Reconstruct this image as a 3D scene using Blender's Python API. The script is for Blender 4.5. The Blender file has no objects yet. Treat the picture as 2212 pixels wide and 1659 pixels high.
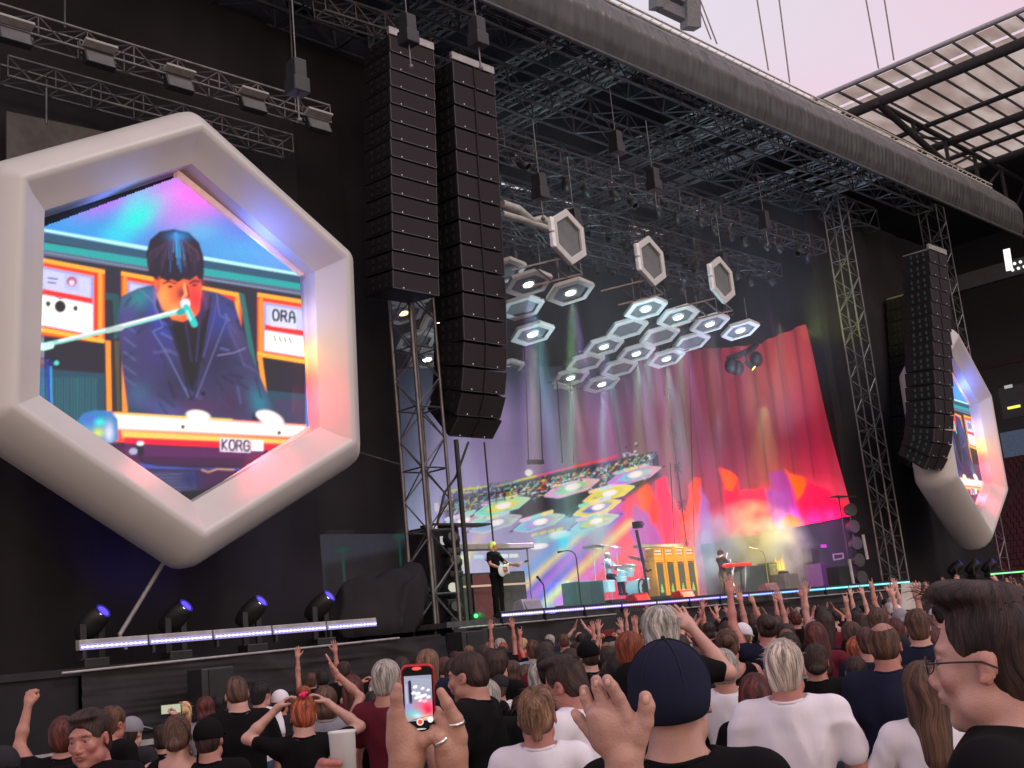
import bpy, math, random
import numpy as np
from mathutils import Vector, Matrix
from math import sin, cos, pi, radians, sqrt, atan2, tan
random.seed(7); NR = np.random.RandomState(11)
SC = bpy.context.scene; COL = SC.collection
# ---------------- camera (D pixels: 2212 x 1659 reading of the photograph) ----------------
TH, PT, RO, FL, CH = radians(43.9), radians(12.06), radians(5.57), 2500., 1.9
_fw = np.array([cos(TH)*cos(PT), sin(TH)*cos(PT), sin(PT)]); _r0 = np.array([sin(TH), -cos(TH), 0.]); _u0 = np.cross(_r0, _fw)
_rt = cos(RO)*_r0 - sin(RO)*_u0; _up = sin(RO)*_r0 + cos(RO)*_u0; CAM = np.array([0, 0, CH])
def ray(x, y): return _fw*FL + _rt*(x-1106) - _up*(y-829.5)
def PY(x, y, Y): d = ray(x, y); return CAM + d*(Y/d[1])
def PX(x, y, X): d = ray(x, y); return CAM + d*(X/d[0])
def PZ(x, y, Z): d = ray(x, y); return CAM + d*((Z-CH)/d[2])
def PD(x, y, D): return CAM + ray(x, y)*(D/FL)
def proj(p):
    v = np.asarray(p, float)-CAM; d = v@_fw
    return 1106+FL*(v@_rt)/d, 829.5-FL*(v@_up)/d
cd = bpy.data.cameras.new('camera'); cam = bpy.data.objects.new('camera', cd); COL.objects.link(cam)
cd.sensor_width = 36; cd.lens = FL/2212*36; cd.clip_start = .05; cd.clip_end = 1500
Mx = Matrix.Identity(4)
for i in range(3): Mx[i][0] = _rt[i]; Mx[i][1] = _up[i]; Mx[i][2] = -_fw[i]; Mx[i][3] = CAM[i]
cam.matrix_world = Mx; SC.camera = cam
# ---------------- world, sun, exposure ----------------
W = bpy.data.worlds.new('World'); SC.world = W; W.use_nodes = True
nt = W.node_tree; nt.nodes.clear()
def wn(t, **k):
    n = nt.nodes.new(t)
    for a, b in k.items(): setattr(n, a, b)
    return n
out = wn('ShaderNodeOutputWorld'); add = wn('ShaderNodeAddShader'); b1 = wn('ShaderNodeBackground'); b2 = wn('ShaderNodeBackground')
sky = wn('ShaderNodeTexSky', sky_type='NISHITA', sun_disc=False, sun_elevation=radians(12), sun_rotation=radians(205), air_density=1.2, dust_density=2.)
tc = wn('ShaderNodeTexCoord'); mp = wn('ShaderNodeMapping'); no = wn('ShaderNodeTexNoise'); cr = wn('ShaderNodeValToRGB')
mp.inputs['Scale'].default_value = (1, 1, 2.2); mp.inputs['Location'].default_value = (.10, .25, .3)
no.inputs['Scale'].default_value = 1.1; no.inputs['Detail'].default_value = 2
cr.color_ramp.elements[0].position = .42; cr.color_ramp.elements[0].color = (.92, .60, .70, 1)
cr.color_ramp.elements[1].position = .60; cr.color_ramp.elements[1].color = (.80, .77, .82, 1)
L = nt.links.new
L(tc.outputs['Generated'], mp.inputs[0]); L(mp.outputs[0], no.inputs[0]); L(no.outputs[0], cr.inputs[0]); L(cr.outputs[0], b2.inputs[0])
b2.inputs[1].default_value = .86; L(sky.outputs[0], b1.inputs[0]); b1.inputs[1].default_value = .05
L(b1.outputs[0], add.inputs[0]); L(b2.outputs[0], add.inputs[1]); L(add.outputs[0], out.inputs[0])
sd = bpy.data.lights.new('sun', 'SUN'); sd.energy = .9; sd.angle = radians(14); sd.color = (1, .9, .86)
so = bpy.data.objects.new('sun', sd); COL.objects.link(so); so.rotation_euler = Vector((.25, -.55, .6)).to_track_quat('Z', 'Y').to_euler()
so.location = (0, -20, 30)
vs = SC.view_settings; vs.view_transform = 'Standard'; vs.look = 'None'; vs.exposure = 0; vs.gamma = 1
cy = SC.cycles; cy.use_denoising = True; cy.max_bounces = 6; cy.diffuse_bounces = 3; cy.glossy_bounces = 2; cy.transparent_max_bounces = 24; cy.volume_bounces = 0; cy.sample_clamp_indirect = 4
cy.volume_step_rate = 4; cy.volume_max_steps = 64
# ---------------- materials ----------------
MATS = {}
def lin(c):
    if isinstance(c, str): c = [int(c[i:i+2], 16)/255 for i in (0, 2, 4)]
    return tuple(x/12.92 if x <= .04045 else ((x+.055)/1.055)**2.4 for x in c[:3])
def mat(name, col=(.5, .5, .5), rough=.6, metal=0., var=.15, scale=6., bump=0., bscale=40., emit=None, es=0., vcol=False, trans=0., alpha=1., aniso=None, spec=.5, sub=0.):
    if name in MATS: return MATS[name]
    m = bpy.data.materials.new(name); m.use_nodes = True; t = m.node_tree; n = t.nodes; p = n['Principled BSDF']; l = t.links.new
    p.inputs['Roughness'].default_value = rough; p.inputs['Metallic'].default_value = metal; p.inputs['Specular IOR Level'].default_value = spec
    tx = n.new('ShaderNodeTexCoord'); mp = n.new('ShaderNodeMapping'); l(tx.outputs['Object'], mp.inputs[0])
    if aniso: mp.inputs['Scale'].default_value = aniso
    ns = n.new('ShaderNodeTexNoise'); ns.inputs['Scale'].default_value = scale; ns.inputs['Detail'].default_value = 4; l(mp.outputs[0], ns.inputs[0])
    hs = n.new('ShaderNodeMixRGB'); hs.blend_type = 'MULTIPLY'; hs.inputs[0].default_value = 1
    rp = n.new('ShaderNodeMapRange'); rp.inputs[1].default_value = .3; rp.inputs[2].default_value = .7; rp.inputs[3].default_value = 1-var; rp.inputs[4].default_value = 1+var
    l(ns.outputs[0], rp.inputs[0]); l(rp.outputs[0], hs.inputs[2])
    if vcol:
        a = n.new('ShaderNodeAttribute'); a.attribute_name = 'col'; l(a.outputs[0], hs.inputs[1])
    else: hs.inputs[1].default_value = (*col, 1)
    l(hs.outputs[0], p.inputs['Base Color'])
    if bump:
        bt = n.new('ShaderNodeTexNoise'); bt.inputs['Scale'].default_value = bscale; bt.inputs['Detail'].default_value = 3; l(mp.outputs[0], bt.inputs[0])
        bm = n.new('ShaderNodeBump'); bm.inputs['Strength'].default_value = bump; bm.inputs['Distance'].default_value = .02; l(bt.outputs[0], bm.inputs['Height']); l(bm.outputs[0], p.inputs['Normal'])
    if sub: p.inputs['Subsurface Weight'].default_value = sub; p.inputs['Subsurface Radius'].default_value = (.02, .007, .004); p.inputs['Subsurface Scale'].default_value = 1
    if emit is not None: p.inputs['Emission Color'].default_value = (*emit, 1); p.inputs['Emission Strength'].default_value = es
    if emit is None and es and vcol: l(a.outputs[0], p.inputs['Emission Color']); p.inputs['Emission Strength'].default_value = es
    if alpha < 1: p.inputs['Alpha'].default_value = alpha
    m.use_backface_culling = False; MATS[name] = m; return m
def glow(name, col, s):
    return mat(name, (.02, .02, .02), .5, emit=col, es=s, var=0)
BLACK = mat('black_cloth', (.034, .032, .037), .95, spec=.12, var=.25, scale=1.2, bump=.15, bscale=30)
BLACK2 = mat('black_backdrop_cloth', (.025, .0235, .028), .97, spec=.1, var=.25, scale=.5, bump=.1, bscale=12)
DARK = mat('black_gear', (.018, .018, .022), .5, var=.3)
RUB = mat('black_rubber', (.012, .012, .014), .7)
STEEL = mat('truss_aluminium', (.16, .16, .17), .4, .6, var=.3, scale=3)
STEELD = mat('dark_truss', (.08, .08, .09), .45, .5, var=.3, scale=3)
CABLE = mat('cable_black', (.02, .02, .022), .6)
GREY = mat('grey_metal', (.35, .34, .35), .5, .2, var=.2)
# ---------------- mesh helpers ----------------
def tag(o, label=None, cat=None, group=None, kind=None):
    if label: o['label'] = label
    if cat: o['category'] = cat
    if group: o['group'] = group
    if kind: o['kind'] = kind
    return o
def empty(name, label, cat, loc=(0, 0, 0), group=None):
    o = bpy.data.objects.new(name, None); COL.objects.link(o); o.location = loc; o.empty_display_size = .1
    return tag(o, label, cat, group)
def link(name, me, m, parent=None, loc=None):
    o = bpy.data.objects.new(name, me); COL.objects.link(o)
    if m is not None:
        for mm in (m if isinstance(m, (list, tuple)) else [m]): me.materials.append(mm)
    if parent: o.parent = parent
    if loc is not None: o.location = loc
    return o
def npmesh(name, V, Fq, smooth=False, col=None, suv=None):
    """V (n,3), Fq (m,4) or (m,3) numpy"""
    me = bpy.data.meshes.new(name); V = np.asarray(V, np.float32); Fq = np.asarray(Fq, np.int32); k = Fq.shape[1]
    me.vertices.add(len(V)); me.vertices.foreach_set('co', V.ravel()); me.loops.add(Fq.size); me.loops.foreach_set('vertex_index', Fq.ravel())
    me.polygons.add(len(Fq)); me.polygons.foreach_set('loop_start', np.arange(0, Fq.size, k, dtype=np.int32)); me.polygons.foreach_set('loop_total', np.full(len(Fq), k, np.int32))
    if smooth: me.polygons.foreach_set('use_smooth', np.ones(len(Fq), bool))
    me.update(calc_edges=True)
    if col is not None:
        a = me.color_attributes.new('col', 'FLOAT_COLOR', 'POINT'); c = np.ones((len(V), 4), np.float32); c[:, :3] = col; a.data.foreach_set('color', c.ravel())
    if suv is not None: a = me.attributes.new('suv', 'FLOAT_VECTOR', 'POINT'); a.data.foreach_set('vector', np.asarray(suv, np.float32).ravel())
    return me
class MB:
    def __init__(s): s.v = []; s.f = []; s.sm = []
    def add(s, vs, fs, smooth=False):
        b = len(s.v); s.v += [tuple(map(float, v)) for v in vs]; s.f += [[b+i for i in f] for f in fs]; s.sm += [smooth]*len(fs); return s
    def box(s, c, d, R=None):
        R = np.eye(3) if R is None else np.asarray(R); c = np.asarray(c, float)
        vs = [c+R@(np.array([x, y, z])*np.asarray(d)/2) for x in (-1, 1) for y in (-1, 1) for z in (-1, 1)]
        return s.add(vs, [(0, 1, 3, 2), (4, 6, 7, 5), (0, 4, 5, 1), (2, 3, 7, 6), (0, 2, 6, 4), (1, 5, 7, 3)])
    def bar(s, p, q, w, h=None, upv=(0, 0, 1)):
        p = np.asarray(p, float); q = np.asarray(q, float); h = h or w; d = q-p; L_ = np.linalg.norm(d); d = d/L_; u = np.asarray(upv, float)
        if abs(d@u) > .99: u = np.array([1., 0, 0])
        x = np.cross(d, u); x /= np.linalg.norm(x); y = np.cross(x, d)
        return s.box((p+q)/2, (w, L_, h), np.stack([x, d, y], 1))
    def tube(s, p, q, r, r2=None, n=6, caps=True):
        p = np.asarray(p, float); q = np.asarray(q, float); r2 = r if r2 is None else r2; d = q-p; d = d/(np.linalg.norm(d)+1e-9)
        u = np.array([0, 0, 1.]) if abs(d[2]) < .9 else np.array([1., 0, 0]); x = np.cross(d, u); x /= np.linalg.norm(x); y = np.cross(d, x)
        vs = []
        for c, rr in ((p, r), (q, r2)):
            for i in range(n): a = 2*pi*i/n; vs.append(c+rr*(cos(a)*x+sin(a)*y))
        s.add(vs, [(i, (i+1) % n, n+(i+1) % n, n+i) for i in range(n)], n > 4)
        if caps: s.add(vs[:n], [tuple(range(n))[::-1]]); s.add(vs[n:], [tuple(range(n))])
        return s
    def path(s, pts, r, n=6, r2=None):
        pts = [np.asarray(p, float) for p in pts]; rings = []; m = len(pts)
        x = None
        for i, p in enumerate(pts):
            d = pts[min(i+1, m-1)]-pts[max(i-1, 0)]; d = d/(np.linalg.norm(d)+1e-9)
            if x is None:
                u = np.array([0, 0, 1.]) if abs(d[2]) < .9 else np.array([1., 0, 0]); x = np.cross(d, u)
            x = x-d*(x@d); x /= (np.linalg.norm(x)+1e-9); y = np.cross(d, x); rr = r if r2 is None else r+(r2-r)*i/(m-1)
            rings.append([p+rr*(cos(2*pi*k/n)*x+sin(2*pi*k/n)*y) for k in range(n)])
        vs = [v for R_ in rings for v in R_]
        fs = [(i*n+k, i*n+(k+1) % n, (i+1)*n+(k+1) % n, (i+1)*n+k) for i in range(m-1) for k in range(n)]
        s.add(vs, fs, True); s.add(rings[0], [tuple(range(n))[::-1]]); s.add(rings[-1], [tuple(range(n))]); return s
    def lathe(s, prof, c=(0, 0, 0), ax=(0, 0, 1), n=16):
        ax = np.asarray(ax, float); ax /= np.linalg.norm(ax); u = np.array([0, 0, 1.]) if abs(ax[2]) < .9 else np.array([1., 0, 0])
        x = np.cross(ax, u); x /= np.linalg.norm(x); y = np.cross(ax, x); c = np.asarray(c, float)
        vs = [c+ax*h+max(r, 1e-4)*(cos(2*pi*k/n)*x+sin(2*pi*k/n)*y) for r, h in prof for k in range(n)]
        return s.add(vs, [(i*n+k, i*n+(k+1) % n, (i+1)*n+(k+1) % n, (i+1)*n+k) for i in range(len(prof)-1) for k in range(n)], True)
    def ball(s, c, r, n=10, sq=(1, 1, 1)):
        c = np.asarray(c, float); m = n//2+1; vs = []
        for i in range(m+1):
            t = pi*i/m
            for k in range(n): a = 2*pi*k/n; vs.append(c+r*np.array([max(sin(t), .001)*cos(a)*sq[0], max(sin(t), .001)*sin(a)*sq[1], cos(t)*sq[2]]))
        return s.add(vs, [(i*n+k, (i+1)*n+k, (i+1)*n+(k+1) % n, i*n+(k+1) % n) for i in range(m) for k in range(n)], True)
    def prism(s, poly, off):
        off = np.asarray(off, float); n = len(poly); a = [np.asarray(p, float) for p in poly]; vs = a+[p+off for p in a]
        return s.add(vs, [tuple(range(n))[::-1], tuple(range(n, 2*n))]+[(i, (i+1) % n, n+(i+1) % n, n+i) for i in range(n)])
    def to(s, name, m, parent=None, bevel=0, raw=False):
        off = np.array(parent.location if parent and not raw else (0, 0, 0), float)
        pp = parent.parent if parent and not raw else None
        while pp: off += np.array(pp.location); pp = pp.parent
        me = bpy.data.meshes.new(name); me.from_pydata([(v[0]-off[0], v[1]-off[1], v[2]-off[2]) for v in s.v], [], s.f)
        me.polygons.foreach_set('use_smooth', s.sm); me.update()
        o = link(name, me, m, parent)
        if bevel:
            b = o.modifiers.new('bevel', 'BEVEL'); b.width = bevel; b.segments = 2; b.limit_method = 'ANGLE'
        return o
def copy_tree(o, parent=None, loc=None, rot=None, scale=None, label=None):
    c = o.copy(); COL.objects.link(c)
    if parent: c.parent = parent
    if loc is not None: c.location = loc
    if rot is not None: c.rotation_euler = rot
    if scale is not None: c.scale = scale
    if label: c['label'] = label
    for ch in o.children: copy_tree(ch, c)
    return c
def truss(name, label, p, q, w=.4, r=.025, n=None, m=None, cat='truss', group=None, rb=None, tri=False, upv=(0, 0, 1), h=None):
    """box truss from p to q: four chords and one lattice as parts"""
    p = np.asarray(p, float); q = np.asarray(q, float); d = q-p; Ln = np.linalg.norm(d); d = d/Ln; u = np.asarray(upv, float); h = h or w
    if abs(d@u) > .99: u = np.array([1., 0, 0])
    x = np.cross(d, u); x /= np.linalg.norm(x); y = np.cross(x, d); n = n or max(2, round(Ln/w/1.15)); rb = rb or r*.6; m = m or STEEL
    t = empty(name, label, cat, tuple(p), group)
    cs = [(-1, -1), (1, -1), (1, 1), (-1, 1)] if not tri else [(-1, 1), (1, 1), (0, -1)]
    for a, b in cs: MB().tube(p+x*a*w/2+y*b*h/2, q+x*a*w/2+y*b*h/2, r, n=6).to('chord', m, t)
    lt = MB(); k = len(cs)
    for i in range(n+1):
        s0 = p+d*Ln*i/n
        for j in range(k):
            a, b = cs[j]; a2, b2 = cs[(j+1) % k]
            A = s0+x*a*w/2+y*b*h/2; B = s0+x*a2*w/2+y*b2*h/2
            if i in (0, n) or i % 2 == 0: lt.tube(A, B, rb, n=4, caps=False)
            if i < n:
                A2 = A+d*Ln/n; B2 = B+d*Ln/n
                if i % 2 == j % 2: lt.tube(A, B2, rb, n=4, caps=False)
                else: lt.tube(B, A2, rb, n=4, caps=False)
    lt.to('lattice', m, t); return t
def fbm(P, seed=0, f=1., oct=4, gain=.5, aniso=(1, 1, 1)):
    """cheap smooth noise: sums of rotated sines"""
    R_ = np.random.RandomState(seed); P = np.asarray(P, float)*np.array(aniso); o = np.zeros(P.shape[:-1]); a = 1.; tot = 0
    for i in range(oct):
        w = 0
        for k in range(4):
            d = R_.normal(size=3); d /= np.linalg.norm(d); w = w+np.sin(P@d*f*6.28+R_.rand()*6.28+1.5*np.sin(P@np.roll(d, 1)*f*3.1+R_.rand()*6))
        o += a*w/4; tot += a; a *= gain; f *= 2.03
    return o/tot
def gridmesh(name, fn, nu, nv, m, parent=None, smooth=True, colfn=None):
    u, v = np.meshgrid(np.linspace(0, 1, nu+1), np.linspace(0, 1, nv+1), indexing='ij'); P = fn(u.ravel(), v.ravel())
    i = np.arange(nu)[:, None]*(nv+1)+np.arange(nv)[None]; i = i.ravel(); Fq = np.stack([i, i+nv+1, i+nv+2, i+1], 1)
    col = colfn(u.ravel(), v.ravel()) if colfn else None
    off = np.array(parent.location) if parent else 0
    return link(name, npmesh(name, P-off, Fq, smooth, col), m, parent)
# ================= ground, stage, cloths =================
DZ = 2.25   # deck height
g = MB().box((10, 0, -.05), (400, 400, .1)).to('ground', mat('pitch_cover', (.12, .115, .11), .9, scale=2)); tag(g, kind='structure')
t = empty('stage', 'black stage deck with wrinkled dark cloth skirt above the crowd', 'stage', (28, 19, 0))
MB().box((28.7, 24.9, DZ-.06), (23.2, 11.6, .12)).to('deck', mat('stage_deck', (.06, .06, .068), .35, scale=8, var=.3), t)
def skirt(x0, x1, Y, z1, nm, seed, parent, z0=0.):
    def fn(u, v):
        X = x0+(x1-x0)*u; Z = z0+(z1-z0)*v; P = np.stack([X, Z*0, Z], 1)
        P2 = np.stack([X+.7*Z+.3*np.sin(Z*2.2), Z*0, Z+.12*np.sin(X*.9)], 1); w = fbm(P2, seed, .22, 4, .6, (.7, 1, 2.2)); s = fbm(P, seed+5, .5, 3, .6, (.25, 1, 5)); y = Y-.16*w-.16*np.clip(s, 0, 1)**1.2-.10*np.clip(1-np.abs(fbm(P, seed+9, .16, 2, .5, (.5, 1, 2.6)))*5, 0, 1)**1.5-.03*np.abs(np.sin(X*1.28))**8
        return np.stack([X, y, Z], 1)
    return gridmesh(nm, fn, int((x1-x0)*18), 70, BLACK, parent)
skirt(17.1, 53, 19.0, DZ-.12, 'skirt_cloth', 3, t)
MB().tube((17.1, 18.93, DZ-.15), (40.2, 18.93, DZ-.15), .022).to('skirt_rail', GREY, t)
t = empty('stage_wing', 'lower dark cloth covered stage wing under the giant white hexagon', 'stage', (9, 19, 0))
MB().box((12.2, 20.2, DZ-.3), (9.3, 2.3, .12)).to('deck', BLACK, t)
skirt(8.85, 16.95, 19.0, DZ-.28, 'skirt_cloth', 9, t)
MB().tube((8.5, 18.93, DZ-.3), (15.6, 18.93, DZ-.24), .024).to('skirt_rail', GREY, t)
MB().box((7.9, 19.7, .98), (1.9, 1.2, 1.96)).to('riser', BLACK2, t)
for k, (x, z) in enumerate(((7.6, 1.0), (8.3, 1.2))): pass
# LED battens along the stage edge
def batten(xa, xb, z, Y, m, label, first=True, hood=True):
    t = empty('light_batten', label, 'light batten', ((xa+xb)/2, Y, z), 'light battens along the stage edge')
    MB().box(((xa+xb)/2, Y+.03, z+.02), (xb-xa-.03, .14, .17 if hood else .11)).to('housing', GREY if hood else DARK, t, .01)
    MB().box(((xa+xb)/2, Y-.05, z-.015), (xb-xa-.06, .02, .095 if hood else .07)).to('lens_strip', m, t)
    d = MB().box(((xa+xb)/2, Y-.06, z-.015), (xb-xa-.08, .012, .02))
    for i in range(int((xb-xa)/.085)): d.ball((xa+.06+i*.085, Y-.065, z-.015), .022, 6)
    d.to('led', glow('led_'+m.name, tuple(min(1, c*1.6+.3) for c in LEDC[m.name]), 1.6), t)
    b = MB(); b.box((xa+.1, Y+.02, z-.12), (.05, .1, .16)); b.to('bracket', DARK, t)
LEDC = {}
def ledm(c, s, i): 
    nm = 'led_strip_%d' % i; LEDC[nm] = c; return glow(nm, c, s)
names = ['white violet', 'pale violet', 'violet', 'deep violet', 'indigo', 'blue violet', 'royal blue', 'blue', 'azure', 'sky blue', 'turquoise', 'aqua green']
xs = np.linspace(8.75, 15.0, 6)
ORD = ['first', 'second', 'third', 'fourth', 'fifth', 'sixth', 'seventh', 'eighth', 'ninth', 'tenth', 'eleventh', 'twelfth', 'thirteenth', 'fourteenth', 'fifteenth', 'sixteenth', 'seventeenth', 'eighteenth', 'nineteenth', 'twentieth']
for i in range(5): batten(xs[i], xs[i+1], DZ+.1, 18.9, ledm((.50, .42, 1.), .75, i), 'white violet light batten under the giant left hexagon, %s from its left end' % ORD[i])
cols = [(.42, .36, .95), (.36, .28, .9), (.30, .22, .85), (.27, .2, .82), (.22, .16, .8), (.16, .14, .8), (.12, .14, .8), (.06, .16, .8), (.03, .24, .8), (.02, .36, .8), (.02, .45, .75), (.02, .5, .7), (.02, .5, .6), (.03, .6, .55)]
xs = np.linspace(18.5, 38.3, 15)
for i in range(14): batten(xs[i], xs[i+1], DZ+.06, 18.9, ledm(cols[i], .8, 10+i), '%s light batten on the main stage edge, %s from the guitarist end' % (names[min(i, 11)], ORD[i]), hood=False)
xs = np.linspace(45, 57, 7)
for i in range(6): batten(xs[i], xs[i+1], DZ+.1, 18.9, ledm((.05, .75, .12), .8, 30+i), 'green light batten at the far right stage wing, %s from the left' % ORD[i], hood=False)
# rear drapes
def drape(name, label, x0, x1, Y, z0, z1, seed, amp=.12, f=.35, cat='curtain', X=None, m=BLACK2, tilt=0):
    def fn(u, v):
        A = x0+(x1-x0)*u; Z = z0+(z1-z0)*v; w = fbm(np.stack([A, A*0, Z*.06], 1), seed, f, 3)*amp+.04*fbm(np.stack([A, A*0, Z], 1), seed+1, .3, 2)
        return np.stack([A, Y-w, Z], 1) if X is None else np.stack([X+w, A, Z], 1)
    o = gridmesh(name, fn, int(abs(x1-x0)*8), 30, m); tag(o, label, cat); return o
drape('black_backdrop', 'tall black cloth wall hanging behind the giant left hexagon', -1, 15.7, 21.6, 0, 22, 21, .24)
drape('black_backdrop', 'narrow black cloth strip between the giant left hexagon and the left tower', 15.2, 18.5, 21.78, 4.5, 22, 26, .05)
SCRIM = mat('scrim_mesh', (.02, .02, .024), .9, alpha=.94)
drape('scrim', 'see-through dark mesh panel beside the left tower foot with stage glow behind', 15.2, 18.5, 21.78, DZ-.5, 4.6, 27, .05, m=SCRIM)
drape('black_backdrop', 'black cloth wall behind the giant right hexagon', 40.0, 52.5, 21.6, 0, 17.5, 22, .22)
drape('side_drape', 'black side curtain between the red curtain and the right tower', 21.8, 31, 0, 0, 18.5, 23, .15, X=40.6)
drape('side_drape', 'black cloth hanging far left inside the stage behind the left tower', 22.0, 31, 0, 9.5, 18.5, 24, .1, X=17.3)
drape('rear_drape', 'black rear wall cloth closing the back of the stage', 17, 41, 31, 0, 20, 25, .15)
# roof skin + fascia
o = MB().box((29, 25.7, 20.45), (50, 11.6, .15)).to('stage_roof', BLACK2); tag(o, 'black roof skin covering the whole stage', 'roof')
t = empty('roof_fascia', 'long wrinkled black cloth fascia along the front roof edge', 'canopy', (19, 18, 17.3))
def fn(u, v):
    X = -3+(56.3)*u; a = v*pi/2; Z = 17.35+2.65*v; P = np.stack([X, Z*0, Z], 1)
    w = fbm(P, 31, .9, 3, .6, (4.5, 1, .4))*.075*(.3+v)+fbm(P, 33, .3, 3)*.05
    b = np.interp(v, [0, .15, .4, .62, 1], [0, -.16, -.26, -.02, .95]); return np.stack([X, 18.1+b-w, Z+.03*np.sin(X*3)*(1-v)], 1)
FASC = mat('fascia_cloth', (.040, .040, .038), .42, var=.4, scale=2, bump=.4, bscale=7, spec=.6, aniso=(2, 1, .5))
gridmesh('fascia_cloth', fn, 900, 26, FASC, t)
MB().tube((-3, 18.02, 17.28), (53.4, 18.02, 17.28), .06, n=8).to('lower_tube', STEELD, t)
e = MB(); e.tube((-3, 19.05, 20.05), (53.4, 19.05, 20.05), .05, n=8); e.tube((-3, 19.0, 20.22), (53.4, 19.0, 20.22), .035, n=8)
for x in np.arange(-3, 53, .5): e.bar((x, 19.0, 20.05), (x+.25, 19.0, 20.2), .03)
e.to('edge_rail', mat('pale_rail', (.5, .48, .44), .5, .2), t)
STB = mat('lit_aluminium', (.38, .41, .42), .35, .3, var=.3, scale=2)  # stage light on the cross trusses is put into this paler metal
# roof trusses: main (along X) and cross (along Y)
G = 'roof trusses over the stage'
for j, (Y, z, w) in enumerate(((18.9, 17.6, .75), (21.3, 17.5, .8), (24.2, 17.5, .8), (27.3, 17.5, .8), (30.2, 17.5, .8))):
    truss('roof_truss', ['front', 'second', 'middle', 'fourth', 'rear'][j]+' long roof truss running the whole width above the stage', (13.5 if j else 4, Y, z), (45, Y, z), w, .045, None, STEELD, group=G, rb=.026, h=.9)
for k, x in enumerate(np.arange(19, 42.5, 1.55)):
    if k in (2, 6, 7, 12): continue
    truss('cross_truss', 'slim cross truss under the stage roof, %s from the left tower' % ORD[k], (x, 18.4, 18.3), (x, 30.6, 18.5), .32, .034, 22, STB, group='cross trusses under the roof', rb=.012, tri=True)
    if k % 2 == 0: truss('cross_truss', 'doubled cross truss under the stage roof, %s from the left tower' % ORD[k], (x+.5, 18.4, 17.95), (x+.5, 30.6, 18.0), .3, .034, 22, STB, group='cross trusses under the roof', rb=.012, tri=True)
# clutter of lamps and chain hoists in the roof
hoist = empty('chain_hoist', 'chain hoist', 'hoist', (0, 0, 0), 'chain hoists in the roof')
b = MB(); b.box((0, 0, 0), (.26, .3, .42)); b.box((0, 0, -.3), (.34, .34, .3)); b.to('motor', DARK, hoist, .02)
MB().tube((0, 0, .2), (0, 0, 1.7), .014, n=5).to('chain', STEEL, hoist)
MB().tube((0, 0, -.4), (0, 0, -.9), .02, n=5).ball((0, 0, -.95), .06, 6).to('hook', STEEL, hoist)
spots = [PD(1030, 60, 25), PD(880, 55, 24.5), PD(640, 155, 21), PD(1165, 395, 29), PD(1410, 380, 33), PD(1650, 470, 40), PD(1330, 300, 33), PD(1560, 560, 38), PD(1240, 470, 30)]
hl = ['above the second loudspeaker column', 'above the first loudspeaker column', 'above the right end of the upper lamp truss', 'on a thin cable above the large hanging hexagon mirror', 'deep under the roof between cross trusses', 'near the right tower top', 'left of the roof middle', 'above the rightmost upright hexagon mirror', 'just above the first upright hexagon mirror']
for i, p in enumerate(spots): (tag(hoist, 'black chain hoist '+hl[0]) and setattr(hoist, 'location', tuple(p))) if i == 0 else copy_tree(hoist, loc=tuple(p), label='black chain hoist '+hl[i])
# rigging clutter (dense row of small fittings): lamps along two lighting trusses
par = empty('spotlight', 'spot', 'spotlight', (0, 0, 0), 'spotlights in the roof rig')
MB().lathe([(.02, .0), (.09, .01), (.12, .12), (.13, .38), (.115, .38), (.1, .3)], (0, 0, .1), (.2, -.5, -.8), 10).to('can', DARK, par)
MB().bar((-.14, 0, 0), (-.14, 0, .3), .03).bar((.14, 0, 0), (.14, 0, .3), .03).bar((-.16, 0, .3), (.16, 0, .3), .04).to('yoke', STEELD, par)
MB().ball((.02, -.05, .33), .035, 6).to('clamp', mat('chrome', (.75, .75, .78), .15, 1.), par)
k = 0
for j, (Y, z) in enumerate(((20.6, 15.2), (22.6, 14.8), (25.0, 14.9))):
    truss('lighting_truss', ['front', 'middle', 'rear'][j]+' lighting truss hung crosswise below the roof and full of lamps', (19.5, Y, z), (39.0, Y, z-.1), .5, .03, None, STEELD, group='lighting trusses', rb=.018)
    for i, x in enumerate(np.arange(20.2, 38.8, 1.05)):
        lb = 'small black spotlight on the %s lighting truss, %s from the left' % (['front', 'middle', 'rear'][j], ORD[i])
        a = (random.uniform(-.3, .3), random.uniform(-.4, .4), random.uniform(-2, 2)); l = (x+random.uniform(-.2, .2), Y+random.uniform(-.2, .2), z-.65)
        if k == 0: tag(par, lb); par.location = l; par.rotation_euler = a
        else: copy_tree(par, loc=l, rot=a, label=lb)
        k += 1
# towers
def tower(label, cx, Y, z0, z1, w, m=STEEL, r=.035, n=None): return truss('truss_tower', label, (cx, Y, z0), (cx, Y, z1), w, r, n, m, cat='tower', group='truss towers', rb=.022)
tower('tall aluminium truss tower under the first loudspeaker column', 17.98, 20.43, 0, 17.5, .76, r=.045, n=24)
tower('tall aluminium truss tower right of the red curtain', 40.75, 20.6, 0, 17.5, .68, r=.04, n=26)
tower('slim far truss tower behind the giant right hexagon', 53.2, 22.0, 0, 20, .9, n=26)
tower('rear truss tower behind the right end of the red curtain', 39.5, 29, 0, 17.5, .8, STEELD, n=22)
tower('rear truss tower glimpsed under the lifted curtain hem', 37.2, 29.5, 0, 8, .8, STEEL, n=10)
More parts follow.
